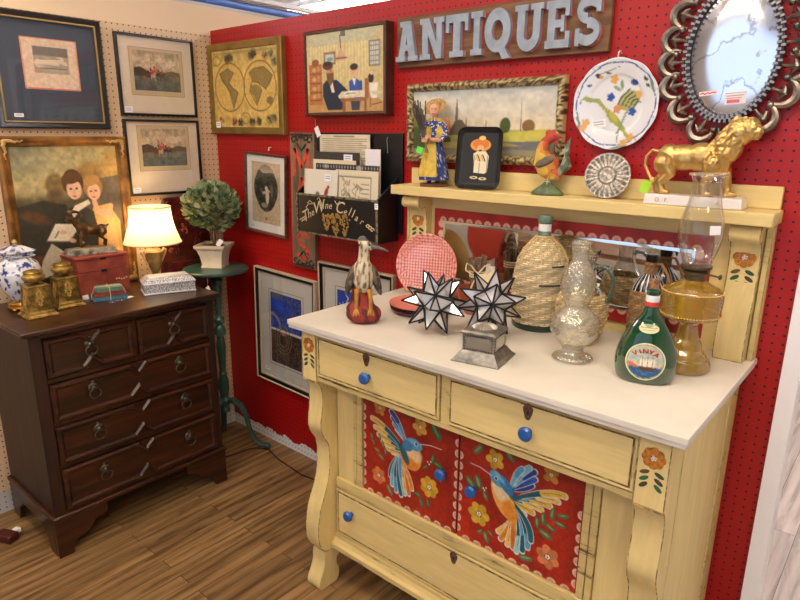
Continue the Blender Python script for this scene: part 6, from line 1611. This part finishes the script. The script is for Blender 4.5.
Rr = mb.grid(rows, close_u=True); mb.bm.faces.new(list(reversed(Rr[0]))); mb.build('glass_body', BOTG, t, ang=60)
def lab():
    a = Art(90, 96, (30, 60, 40)); a.ell(.5, .5, .5, .53, (236, 226, 186)); a.ell(.5, .5, .46, .49, (120, 120, 90)); a.ell(.5, .5, .45, .475, (160, 176, 160))
    m = Art(90, 96, (160, 178, 168)); m.vgrad([(0, (190, 190, 160)), (.4, (170, 186, 176)), (.62, (206, 190, 160)), (.63, (50, 92, 140)), (1, (40, 84, 130))])
    m.noise(.1, 16, 3); m.poly([(.0, .56), (.2, .54), (.3, .6), (.3, .66), (0, .64)], (206, 110, 80))
    m.poly([(.34, .62), (.78, .62), (.72, .72), (.40, .72)], (90, 60, 40))
    for cx in (.43, .56, .68): m.poly([(cx - .06, .6), (cx + .05, .6), (cx + .07, .5), (cx + .03, .4), (cx - .04, .4), (cx - .07, .5)], (232, 222, 200)); m.ell(cx, .52, .014, .014, (190, 60, 50)); m.line([(cx, .34), (cx, .62)], .012, (90, 70, 50))
    for k in range(3): m.line([(.2, .76 + k * .05), (.8, .76 + k * .05)], .012, (110, 150, 190), .8)
    m.rect(.35, .24, .66, .27, (80, 70, 60), .5)
    q = ((a.X / 89 - .5) / .44) ** 2 + ((a.Y / 95 - .5) / .44) ** 2; a.a = np.where((q < 1)[..., None], m.a, a.a)
    return a, (((a.X / 89 - .5) / .5) ** 2 + ((a.Y / 95 - .5) / .5) ** 2)
la, qq = lab()
def label_mesh(art, w, h, zc, name, oval=True, par=None, o=.0008):
    n, m = 40, 24; mb = MB(); rows = []
    for i in range(m + 1):
        f = i / m + 1e-3; rows.append([(.5 * w * f * math.cos(2 * PI * k / n), surf(.5 * w * f * math.cos(2 * PI * k / n), zc + .5 * h * f * math.sin(2 * PI * k / n), o), zc + .5 * h * f * math.sin(2 * PI * k / n)) for k in range(n)])
    mb.grid(rows, close_u=True); me = mb.mesh(name, recalc=False)
    return link(name, colour(me, lambda c, nn: art.sample(.5 + c.x / w, .5 - (c.z - zc) / h)), PAPER, par)
lb = label_mesh(la, .092, .094, .060, 'oval_label', par=t)
VR = mat('label_red', (186, 30, 30), .6)
for ch, x in zip('VINYA', (-.0245, -.0135, -.0015, .011, .0235)):
    zz = .0870 - 13.0 * x * x
    text(ch, .0185, VR, lb, (x, surf(x, zz, .0018) - .0006, zz), (.25, 26 * x * .9, x * 9), name='letter', depth=.0003, bold=.0006)
a = Art(60, 24, (222, 214, 170)); a.line([(.1, .4), (.9, .4)], .02, (120, 110, 80)); a.line([(.2, .65), (.8, .65)], .015, (120, 110, 80)); a.ell(.5, .1, .2, .1, (50, 120, 70), 0, .4)
label_mesh(a, .046, .022, .140, 'shoulder_label', par=t)
MB().lathe([(.0158, .192), (.0160, .193), (.0160, .2025), (.0158, .203)], 28, cap=False).build('red_band', mat('red_paper', (206, 62, 48), .6), t)
MB().lathe([(.0158, .2032), (.0161, .2035), (.0161, .219), (.0158, .2195)], 28, cap=False).build('white_band', mat('matte_white_band', (226, 228, 226), .8), t)
MB().lathe([(.001, .225), (.0118, .225), (.0125, .256), (.012, .258), (.001, .258)], 18).build('cork', mat('cork', (168, 120, 84), .9, noise=.4, nscale=160), t)

# --- oil lamp
t = thing('oil_lamp', 'amber glass oil lamp with tall clear chimney beside the green bottle', 'oil lamp', (2.399, -.222, ZK))
MB().lathe(spline([(.060, 0), (.065, .006), (.065, .018), (.060, .032), (.055, .036), (.052, .046), (.044, .056), (.041, .060), (.037, .074), (.030, .084), (.028, .090), (.0245, .108), (.023, .122), (.028, .130), (.024, .134)], 3), 48).build('foot', AMB, t)
mb = MB()
pr = [(.022, .134), (.050, .138), (.067, .143), (.072, .151), (.0725, .160), (.0725, .205), (.070, .213), (.060, .221), (.042, .229), (.030, .236), (.024, .240)]
fine = []
for (r0, z0), (r1, z1) in zip(pr, pr[1:]):
    m_ = 12 if z1 - z0 > .03 else 2
    for k in range(m_): fine.append((r0 + (r1 - r0) * k / m_, z0 + (z1 - z0) * k / m_))
fine.append(pr[-1])
mb.lathe(fine, 150, rfun=lambda r, z, a: r + (.0010 * math.sin(a * 50) * math.sin(z * 900) if .155 < z < .209 else 0)); mb.build('font', AMB, t)
for zz in (.152, .211):
    mb = MB(); mb.lathe([(.0712, zz - .001), (.0725, zz), (.0712, zz + .001)], 48, cap=False)
    for k in range(64): a = 2 * PI * k / 64; mb.ell((.0722 * math.cos(a), .0722 * math.sin(a), zz), (.0024, .0024, .0024), u=6, v=4)
    mb.build('beaded_edge', mat('amber_bead', (220, 178, 92), .2, coat=.5), t)
MB().lathe([(.024, .239), (.026, .243), (.026, .252), (.030, .256), (.030, .262), (.026, .266), (.037, .270), (.0375, .276), (.030, .277), (.001, .277)], 36).build('burner_collar', mat('tarnished_brass', (110, 96, 76), .35, .8), t)
MB().cyl((.026, -.012, .259), (.062, -.026, .259), .0022).build('wick_stem', mat('tarnished_brass', (110, 96, 76), .35, .8), t)
MB().ell((.064, -.027, .259), (.003, .007, .007), (0, 0, -.4), 12, 8).build('wick_knob', mat('tarnished_brass', (110, 96, 76), .35, .8), t)
cp = spline([(.034, .272), (.034, .288), (.040, .302), (.047, .325), (.0525, .350), (.052, .375), (.046, .405), (.038, .435), (.034, .460), (.0325, .478), (.037, .492), (.041, .500)], 4)
MB().lathe(cp, 48, cap=False).build('chimney', CLR, t)
mb = MB()
for k in range(44): a = 2 * PI * k / 44; mb.ell((.041 * math.cos(a), .041 * math.sin(a), .501), (.0032, .0032, .0036), u=6, v=4)
mb.build('chimney_bead', glass_mat('bead_glass', (236, 226, 200), f0=.15, f1=.8, body=.3, bodycol=(226, 210, 176)), t)
MB().tube([(.0345 * math.cos(q), .0345 * math.sin(q), .286) for q in np.linspace(0, 2 * PI, 33)[:-1]], .0016, 6, closed=True).build('chimney_ring', CLR, t)
o = MB().box(-.013, .013, -.0006, .0006, -.011, .011).build('price_sticker', WHITEP, t, loc=(.040, -.0345, .372), rot=(-.12, 0, .72), label='small white price sticker')

# --- twine tied bundle behind star
t = thing('tied_bundle', 'coppery bowl and upright sticks tied with a twine bow and cream tags before the mirror', 'bundle', (1.700, -.150, ZK), (0, 0, .6)); t.scale = (1.25, 1.25, 1.4)
MB().lathe([(.001, 0), (.030, 0), (.033, .004), (.050, .040), (.056, .062), (.053, .062), (.046, .040), (.029, .007), (.001, .007)], 36).build('bowl', mat('copper', (196, 116, 86), .35, .6, noise=.2, nscale=30), t)
mb = MB(); g = random.Random(6)
for k in range(9): a = k * .7; mb.tube([(.012 * math.cos(a), .012 * math.sin(a), .008), (.014 * math.cos(a), .014 * math.sin(a), .09), (.020 * math.cos(a), .02 * math.sin(a), .135 + g.uniform(-.015, .012))], .0055, 6)
mb.build('sticks', mat('grey_brown_stick', (132, 108, 84), .8, noise=.4, nscale=40), t)
mb = MB()
for z in (.092, .098, .104): mb.tube([(.021 * math.cos(q), .021 * math.sin(q), z) for q in np.linspace(0, 2 * PI, 21)[:-1]], .0022, 6, closed=True)
for s_ in (-1, 1):
    mb.tube([(0, -.021, .10), (s_ * .018, -.030, .122), (s_ * .030, -.032, .128), (s_ * .032, -.034, .112), (s_ * .014, -.030, .100), (0, -.023, .099)], .0022, 6)
    mb.tube([(0, -.022, .10), (s_ * .012, -.033, .080), (s_ * .020, -.037, .060)], .002, 6)
mb.build('twine_bow', TWINE, t)
for k, (xx, rz) in enumerate(((.010, .25), (.026, .55))):
    MB().box(-.013, .013, -.001, .001, -.062, 0).build('cream_tag', mat('cream_tag', (226, 212, 176), .8), t, loc=(xx, -.036, .104), rot=(-.25, -rz, .1))
# flat reddish board lying behind the star
t = thing('wooden_board', 'short reddish-brown board propped behind the pink plate at the foot of the mirror', 'board', (1.600, -.075, ZK), (0, 0, .05))
MB().box(-.050, .040, -.012, .012, 0, .060).build('board', mat('red_brown_board', (160, 92, 72), .6, noise=.35, nscale=30), t, bevel=.002)

# ------------------------------------------------------------------ things on the shelf
ZS = 1.4214
# --- doll
x_, y_ = 1.452, -.080
t = thing('doll_figurine', 'painted doll in straw hat and blue dress with yellow apron holding a lavender bunch', 'figurine', (x_, y_, ZS), (0, 0, face(x_, y_) - .15))
MB().lathe([(.001, 0), (.038, 0), (.040, .003), (.040, .010), (.037, .012), (.001, .012)], 32, sx=1.25, sy=1.0).build('wooden_base', mat('brown_wood_base', (122, 82, 54), .6), t)
SKN = (226, 170, 140)
mb = MB()
skel(mb, [(0, 0, .10), (0, 0, .17), (0, -.002, .215)], [.026, .024, .020], 16)
mb.ell((0, -.001, .212), (.033, .020, .020)); skel(mb, [(0, -.002, .225), (0, -.005, .245)], [.010, .009])
mb.ell((-.002, -.008, .262), (.0175, .018, .022)); mb.ell((-.003, -.026, .259), (.004, .005, .005)); mb.ell((-.003, -.02, .248), (.009, .008, .007))
for s_ in (-1, 1):
    skel(mb, [(s_ * .030, 0, .212), (s_ * .040, -.010, .180), (s_ * .026, -.032, .160), (-.014 + s_ * .008, -.046, .164)], [.013, .0115, .0095, .006])
    hx = -.018 + s_ * .006
    mb.ell((hx, -.050, .165 + s_ * .006), (.008, .006, .006))
    for k in range(4): mb.tube([(hx - .003, -.052, .161 + s_ * .006 + k * .003), (hx - .010, -.056, .161 + s_ * .006 + k * .003), (hx - .014, -.051, .161 + s_ * .006 + k * .003)], .0019, 6)
    mb.tube([(hx + .003, -.052, .170 + s_ * .006), (hx - .002, -.058, .174 + s_ * .006), (hx - .007, -.058, .174 + s_ * .006)], .002, 6)
    skel(mb, [(s_ * .014, 0, .11), (s_ * .014, 0, .05), (s_ * .014, 0, .022)], [.014, .009, .008]); mb.ell((s_ * .015, -.010, .019), (.009, .017, .0075))
def dollcol(c, n):
    if c.z > .285 or (c.z > .236 and c.y > -.008): return (150, 148, 152)
    if c.z > .232:
        if abs(abs(c.x + .002) - .006) < .0022 and abs(c.z - .265) < .0022 and c.y < -.018: return (50, 40, 38)
        if abs(c.x + .002) < .005 and abs(c.z - .2485) < .0018 and c.y < -.02: return (180, 70, 64)
        return SKN
    if c.y < -.040 and c.z > .15: return SKN
    if c.z < .03: return (90, 58, 40)
    return (228, 224, 226) if (c.z > .15 and vnoise(c.x, c.y, c.z, 170) > .28) else (52, 66, 128)
link('body', colour(fuse(mb, .0017, 1), dollcol), MATTEC, t)
sk = MB(); pr = spline([(.024, .165), (.030, .14), (.040, .10), (.048, .06), (.0535, .028), (.0525, .024)], 5)
sk.lathe(pr, 72, rfun=lambda r, z, a: r * (1 + .05 * math.sin(a * 9) * (1 - (z - .02) / .15)), cap=False)
link('skirt', colour(sk.mesh('skirt'), lambda c, n: (222, 222, 230) if vnoise(c.x, c.y, c.z, 150) > .27 else (50, 66, 134)), MATTEC, t)
ap = MB(); rows = []
for r, z in pr:
    z2 = .036 + (z - .024) * (.165 - .036) / (.165 - .024)
    rows.append([((r + .0035) * (1 + .05 * math.sin(a * 9) * (1 - (z - .02) / .15)) * math.cos(a), (r + .0035) * (1 + .05 * math.sin(a * 9) * (1 - (z - .02) / .15)) * math.sin(a), z2) for a in np.linspace(-2.75, -1.25, 20)])
ap.grid(rows); o = ap.build('apron', mat('yellow_cloth', (222, 190, 84), .8, noise=.12, nscale=60), t); o.modifiers.new('s', 'SOLIDIFY').thickness = .0015
sh = MB(); rows = []
for i in range(8):
    f = i / 7; rows.append([((.020 + .020 * f) * 1.15 * math.cos(a), (.014 + .014 * f) * math.sin(a), .236 - .050 * f * (1 + .45 * math.sin(a) * -1 * (1 if math.sin(a) < 0 else -.3))) for a in np.linspace(-1.35, PI + 1.35, 30)])
sh.grid(rows); o = sh.build('shawl', mat('yellow_cloth', (222, 190, 84), .8), t); o.modifiers.new('s', 'SOLIDIFY').thickness = .002
mb = MB(); mb.lathe([(.040, .004), (.034, .001), (.022, .002), (.018, .012), (.012, .018), (.001, .019)], 32, cap=False); o = mb.build('straw_hat', mat('straw', (204, 166, 106), .8, noise=.25, nscale=120, bump=.5, bscale=300), t, loc=(-.001, .007, .272), rot=(.75, -.25, 0)); o.modifiers.new('s', 'SOLIDIFY').thickness = .0015
mb = MB(); g = random.Random(8)
for k in range(34):
    dx, dy = g.uniform(-.024, .020), g.uniform(-.014, .012); b0 = (-.026 + g.uniform(-.004, .004), -.050, .150)
    tip = (-.044 + dx, -.052 + dy, .262 + g.uniform(-.03, .026)); mid = tuple(b0[i] * .3 + tip[i] * .7 for i in range(3))
    mb.tube([b0, mid, tip], [.0010, .0010, .0022], 5); mb.ell(tip, (.0024, .0024, .007), u=6, v=5)
mb.build('lavender_bunch', mat('dried_lavender', (106, 88, 96), .9, c2=(84, 76, 56), nscale=50), t)
mb = MB()
for k in range(10): mb.tube([(-.024 + g.uniform(-.003, .003), -.050, .155), (-.018 + g.uniform(-.008, .008), -.054, .118)], .0012, 5)
mb.build('lavender_stalks', mat('lavender_stalk', (122, 108, 72), .9), t)
MB().box(-.011, .011, -.0006, .0006, -.022, 0).build('price_tag', mat('green_tag', (90, 226, 70), .6), t, loc=(-.040, -.056, .138), rot=(0, .3, 0), label='bright green price tag')
mb = MB(); mb.ell((.040, .008, .205), (.014, .016, .030)); mb.build('basket', mat('orange_basket', (186, 116, 60), .8, bump=.4, bscale=200), t)

# --- black tray
t = thing('serving_tray', 'small black rounded tray painted with a man in a sombrero, standing on the shelf', 'tray', (1.640, -.078, ZS + .1035), (-.17, 0, .35))
def rr_(w, h, r, n=6):
    P = []
    for cx, cz, a0 in ((w / 2 - r, h / 2 - r, 0), (-w / 2 + r, h / 2 - r, PI / 2), (-w / 2 + r, -h / 2 + r, PI), (w / 2 - r, -h / 2 + r, 1.5 * PI)):
        for k in range(n + 1): a = a0 + PI / 2 * k / n; P.append((cx + r * math.cos(a), cz + r * math.sin(a)))
    return P
mb = MB(); rows = []
for w_, h_, y, r in ((.001, .001, .006, .0004), (.128, .176, .006, .018), (.152, .203, -.008, .026), (.155, .206, -.010, .027), (.153, .204, -.012, .026), (.128, .176, .0015, .018), (.118, .168, .003, .016), (.001, .001, .003, .0004)):
    rows.append([(x, y, z) for x, z in rr_(w_, h_, r)])
mb.grid(rows, close_u=True); mb.build('tray_body', mat('black_lacquer_tray', (14, 14, 16), .5, coat=.1), t)
a = Art(90, 120, (14, 14, 16))
a.poly([(.3, .42), (.42, .36), (.66, .36), (.76, .46), (.74, .78), (.66, .82), (.34, .8), (.32, .56)], (226, 214, 186)); a.ell(.5, .24, .30, .17, (224, 150, 54)); a.ell(.5, .22, .24, .13, (212, 116, 40)); a.ell(.54, .1, .1, .06, (228, 190, 110)); a.ell(.5, .31, .10, .09, (214, 176, 110)); a.ell(.5, .35, .05, .02, (40, 30, 26))
for k in range(5): a.line([(.38 + k * .05, .44), (.46 + k * .05, .56)], .03, ((212, 160, 60), (60, 50, 44), (226, 190, 90))[k % 3])
a.line([(.5, .6), (.5, .8)], .012, (50, 44, 40)); a.line([(.34, .46), (.33, .8)], .014, (40, 36, 34)); a.line([(.72, .46), (.73, .8)], .014, (60, 54, 48)); a.ell(.36, .9, .12, .04, (222, 206, 160)); a.ell(.62, .92, .12, .04, (222, 206, 160)); a.ell(.36, .9, .05, .015, (30, 26, 24)); a.ell(.62, .92, .05, .015, (30, 26, 24)); a.ell(.4, .52, .05, .04, (226, 190, 110))
a.panel('painted_figure', .116, .164, t, paint_mat('lacquer_colours', .6), (.002, .0012, .002))

# --- rooster
x_, y_ = 1.897, -.074
t = thing('rooster_figurine', 'painted wooden rooster with green tail looking back over a green foot', 'figurine', (x_, y_, ZS), (0, 0, face(x_, y_) - .2))
mb = MB(); mb.lathe([(.001, 0), (.050, 0), (.052, .005), (.046, .012), (.026, .026), (.014, .036), (.010, .044), (.001, .046)], 32, sy=.75); mb.build('foot', mat('mossy_green', (110, 128, 92), .6, noise=.3, nscale=40), t)
mb = MB()
lump(mb, [((-.004, 0, .088), (.036, .022, .038), (0, .5, 0)), ((-.022, 0, .100), (.026, .020, .030)), ((.016, 0, .066), (.028, .018, .026), (0, .3, 0))])
skel(mb, [(-.022, 0, .11), (-.022, -.002, .140), (-.014, -.004, .162), (.002, -.006, .174)], [.025, .020, .016, .015], 16)
mb.ell((.008, -.006, .176), (.019, .013, .014)); mb.ell((-.006, -.004, .188), (.012, .006, .010)); mb.ell((.006, -.005, .192), (.008, .005, .006))
skel(mb, [(.024, -.007, .176), (.036, -.008, .174)], [.007, .002]); mb.ell((.018, -.008, .160), (.006, .004, .008)); skel(mb, [(.004, 0, .05), (.002, 0, .034)], [.012, .009])
me = fuse(mb, .0023, 3)
def roo(c, n):
    if c.z > .163 or (c.x > -.004 and c.z > .155): return (176, 66, 48)
    if c.z < .05: return (150, 150, 110)
    v = c.x * 9 + (c.z - .09) * 3 + .3 * vnoise(c.x, c.y, c.z, 40)
    if v > .10: return (186, 92, 50)
    if v > -.05: return (206, 138, 62)
    return (214, 178, 78) if c.z < .14 else (214, 150, 72)
link('body', colour(me, roo), MATTEC, t)
mb = MB()
for k in range(6): q = k * .16; mb.tube([(.024 + k * .002, 0, .062), (.042 + .004 * k, 0, .090), (.054 - .001 * k, 0, .130), (.060 - .008 * k, 0, .178 - .012 * k)], [.014, .016, .014, .003], 8, flat=.5)
me = fuse(mb, .0022, 2); link('tail', colour(me, lambda c, n: (92, 108, 92) if vnoise(c.x * .6, c.y, c.z * .6, 70) > -.05 else (146, 150, 118)), MATTEC, t)
mb = MB(); mb.ell((-.010, -.021, .102), (.032, .006, .013), (0, -.45, 0)); mb.build('wing', mat('grey_brown_wing', (116, 104, 88), .6, noise=.3, nscale=60), t)
mb = MB(); mb.tube([(.011 * math.cos(q), .010 * math.sin(q), .041) for q in np.linspace(0, 2 * PI, 17)[:-1]], .0012, 5, closed=True); mb.tube([(0, -.012, .052), (0, -.013, .030)], .0012, 5); mb.build('string', TWINE, t)
MB().ell((.012, -.0175, .180), (.0022, .0016, .0022), u=8, v=6).build('eye', BLACK, t)

# --- sunflower disc
t = thing('relief_disc', 'small cream and grey disc with sunburst petals and round centre, leaning on the shelf back', 'disc', (2.080, -.056, ZS + .0665), (-.18, 0, .15))
a = Art(110, 110, (92, 82, 74))
for k in range(24):
    q = 2 * PI * k / 24
    for f, c, wd in ((1, (214, 206, 192), .030), (.9, (232, 226, 214), .016)):
        a.line([(.5 + .20 * math.cos(q), .5 + .20 * math.sin(q)), (.5 + .34 * math.cos(q), .5 + .34 * math.sin(q)), (.5 + .46 * math.cos(q), .5 + .46 * math.sin(q))], wd * 1.6, c)
a.line([(.5 + .48 * math.cos(q), .5 + .48 * math.sin(q)) for q in np.linspace(0, 6.3, 50)], .03, (196, 188, 176)); a.ell(.5, .5, .2, .2, (104, 94, 84)); a.ell(.5, .5, .17, .17, (206, 198, 184)); a.ell(.5, .5, .13, .13, (150, 140, 128)); a.noise(.3, 26, 7); a.ell(.46, .47, .05, .03, (226, 220, 206), .5); a.ell(.55, .52, .04, .05, (222, 214, 200), -.4)
mb = MB(); rows = []
for i in range(24):
    r = .001 + .0655 * i / 23; rows.append([(r * math.cos(2 * PI * k / 96), -.006 - (.0035 * max(0, math.cos(24 * 2 * PI * k / 96 / 1)) if .2 * .134 < r < .06 else 0) - (.004 if r < .021 else 0), r * math.sin(2 * PI * k / 96)) for k in range(96)])
rows.append([(.067 * math.cos(2 * PI * k / 96), -.003, .067 * math.sin(2 * PI * k / 96)) for k in range(96)]); rows.append([(.064 * math.cos(2 * PI * k / 96), .003, .064 * math.sin(2 * PI * k / 96)) for k in range(96)]); rows.append([(.001 * math.cos(2 * PI * k / 96), .003, .001 * math.sin(2 * PI * k / 96)) for k in range(96)])
mb.grid(rows, close_u=True); link('disc_body', colour(mb.mesh('d'), lambda c, n: a.sample(.5 + c.x / .134, .5 - c.z / .134)), paint_mat('glazed_relief', .35, coat=.3), t)

# --- gold lion
t = thing('lion_figurine', 'gold lion statue walking right on a white lettered base, under the oval mirror', 'figurine', (2.335, -.078, ZS), (0, 0, .02))
MB().box(-.124, .124, -.040, .036, 0, .028, tp=.003).build('base', mat('white_ceramic', (228, 222, 218), .3, coat=.3), t, bevel=.003)
GT = mat('gold_lettering', (176, 140, 70), .4, .5)
for ch, x in (('O.', -.085), ('F.', -.062), ('A.', .068)): text(ch, .015, GT, t, (x, -.0395, .013), name='letter', depth=.0004)
mb = MB(); g = random.Random(12)
lump(mb, [((-.082, 0, .114), (.032, .026, .040), (0, .2, 0)), ((-.040, 0, .120), (.054, .025, .032)), ((.006, 0, .122), (.050, .027, .035)), ((.042, 0, .122), (.038, .028, .046)), ((.064, -.002, .150), (.038, .031, .042)), ((.088, -.004, .182), (.036, .031, .034)),
          ((.110, -.010, .190), (.026, .024, .026)), ((.128, -.016, .182), (.015, .014, .013)), ((.126, -.015, .172), (.012, .011, .008)), ((.132, -.017, .190), (.010, .008, .006)), ((.098, -.024, .210), (.008, .006, .008)), ((.094, .014, .210), (.008, .006, .008))])
for k in range(60):   # mane locks
    u, v = g.uniform(0, 1), g.uniform(0, 2 * PI)
    c = Vector((.034 + .062 * u, 0, .118 + .080 * u)); rad = .039 - .005 * u
    d = Vector((-.55 * math.cos(v), -abs(math.sin(v)) if g.random() < .7 else abs(math.sin(v)), .55 * math.cos(v)))
    p = c + Vector((d.x * rad, d.y * rad * .85, d.z * rad)); q = p + Vector((-.010 - .006 * u, g.uniform(-.003, .003), -.020))
    skel(mb, [tuple(p), tuple((p + q) / 2 + d * .003), tuple(q)], [.0065, .006, .0025], 6)
def leg(P, R): skel(mb, P, R, 10)
leg([(-.086, -.014, .105), (-.066, -.018, .078), (-.088, -.019, .056), (-.082, -.019, .036)], [.028, .016, .010, .010]); mb.ell((-.074, -.019, .034), (.014, .009, .007))
leg([(-.078, .012, .100), (-.090, .014, .074), (-.112, .014, .056), (-.106, .014, .036)], [.026, .015, .010, .010]); mb.ell((-.098, .014, .034), (.014, .009, .007))
leg([(.036, -.016, .105), (.030, -.019, .075), (.022, -.019, .052), (.024, -.019, .036)], [.024, .015, .0115, .011]); mb.ell((.032, -.019, .034), (.015, .0095, .007))
leg([(.050, .012, .108), (.066, .015, .080), (.070, .015, .055), (.074, .015, .036)], [.024, .015, .0115, .011]); mb.ell((.084, .015, .034), (.015, .0095, .007))
leg([(-.104, 0, .132), (-.124, 0, .136), (-.139, 0, .120), (-.140, 0, .098), (-.128, -.004, .078), (-.118, -.008, .066)], [.007, .005, .0042, .004, .004, .005]); mb.ell((-.114, -.010, .058), (.009, .007, .012), (0, .4, 0))
me = fuse(mb, .0019, 1, lambda c: .0009 * vnoise(c.x, c.y, c.z, 80) + (.0014 * vnoise(c.x, c.y, c.z, 160) if c.x > .015 else 0))
for v in me.vertices: v.co.z = max(.0284, .0284 + (v.co.z - .0284) * 1.07)
link('body', me, mat('bright_gold', (222, 184, 112), .34, .8, noise=.12, nscale=30), t)
MB().box(-.012, .012, -.0006, .0006, -.036, 0).build('price_tag', mat('lime_tag', (176, 232, 60), .6), t, loc=(-.118, -.032, .062), rot=(.1, .35, 0), label='lime green price tag')

# ------------------------------------------------------------------ what the mirror looks back on, across the aisle
WAL = wood_mat('table_wood', (150, 106, 70), (96, 62, 38), .45, .2, 'x')
t = thing('red_chair', 'red painted chair with a round back across the aisle, seen only in the mirror', 'chair', (-.06, -2.75, 0), (0, 0, 2.6))
RC = mat('red_chair_paint', (156, 50, 34), .4)
MB().box(-.2, .2, -.2, .2, .43, .46).build('seat', RC, t, bevel=.01)
MB().prism([(.17 * math.cos(q), .74 + .24 * math.sin(q)) for q in np.linspace(0, 2 * PI, 33)[:-1]], .17, .19).build('backrest', RC, t, bevel=.004)
for sx in (-1, 1):
    for sy in (-1, 1): MB().cyl((sx * .17, sy * .17, 0), (sx * .16, sy * .16, .43), .016, .02).build('leg', RC, t)
    MB().cyl((sx * .10, .18, .45), (sx * .10, .18, .62), .014).build('back_post', RC, t)
t = thing('display_table', 'brown wooden display table across the aisle, seen only in the mirror', 'table', (.95, -3.1, 0), (0, 0, .1))
MB().box(-.8, .8, -.35, .35, .70, .74).build('tabletop', WAL, t, bevel=.004)
for sx in (-1, 1):
    for sy in (-1, 1): MB().box(sx * .74 - .03, sx * .74 + .03, sy * .3 - .03, sy * .3 + .03, 0, .70).build('leg', WAL, t)
t = thing('driftwood_basket', 'basket of pale sticks on the display table across the aisle', 'basket', (.62, -3.05, .7402))
MB().lathe([(.001, 0), (.12, 0), (.16, .14), (.15, .14), (.11, .01), (.001, .01)], 24).build('basket', mat('brown_cane', (166, 124, 82), .7), t)
mb = MB(); g = random.Random(3)
for k in range(22): a = g.uniform(0, 6.28); mb.tube([(.05 * math.cos(a), .05 * math.sin(a), .02), (g.uniform(-.3, .3), g.uniform(-.1, .1), .30 + g.uniform(0, .14))], .014, 6)
mb.build('sticks', mat('pale_stick', (190, 170, 136), .8), t)
t = thing('framed_print', 'dark framed print on the far white wall, seen only in the mirror', 'picture', (-1.25, YS0 + .003, 1.0), (0, 0, PI))
MB().frame(.5, .6, [(0, 0), (0, -.02), (.03, -.02), (.03, 0)]).build('frame', FRAMEW, t)
MB().box(-.23, .23, -.008, -.001, -.28, .28).build('print', mat('grey_print', (150, 146, 130), .8, noise=.4, nscale=8), t)
t = thing('display_cabinet', 'cream painted cabinet against the far white wall, seen only in the mirror', 'cabinet', (-.35, YS0 + .25, 0), (0, 0, PI))
MB().box(-.45, .45, -.2, .2, 0, .9).build('cabinet_body', mat('cream_cabinet', (220, 204, 172), .6), t, bevel=.006)
for s_ in (-1, 1): MB().box(s_ * .22 - .2, s_ * .22 + .2, -.215, -.2005, .08, .82).build('door', mat('tan_door', (176, 146, 104), .6), t, bevel=.004)

# ------------------------------------------------------------------ camera + view
cd = bpy.data.cameras.new('camera'); cam = bpy.data.objects.new('camera', cd); COL.objects.link(cam)
cd.sensor_width = 36; cd.lens = 617.24 * 36 / 800; cd.clip_start = .05
Rm = Matrix(((0.7618755, -0.174807, 0.6236893), (0.6476511, 0.1911885, -0.7375602), (0.0096884, 0.965862, 0.2588758)))
cam.matrix_world = Matrix.Translation((2.8160918, -1.8735161, 1.6)) @ Rm.to_4x4()
SC.camera = cam
w = bpy.data.worlds.new('world'); SC.world = w; w.use_nodes = True
w.node_tree.nodes['Background'].inputs[0].default_value = (.9, .95, 1, 1); w.node_tree.nodes['Background'].inputs[1].default_value = .3
SC.view_settings.view_transform = 'Standard'; SC.view_settings.look = 'None'; SC.view_settings.gamma = 1
SC.view_settings.exposure = 0.2; SC.view_settings.use_curve_mapping = False
SC.cycles.max_bounces = 10; SC.cycles.transparent_max_bounces = 24
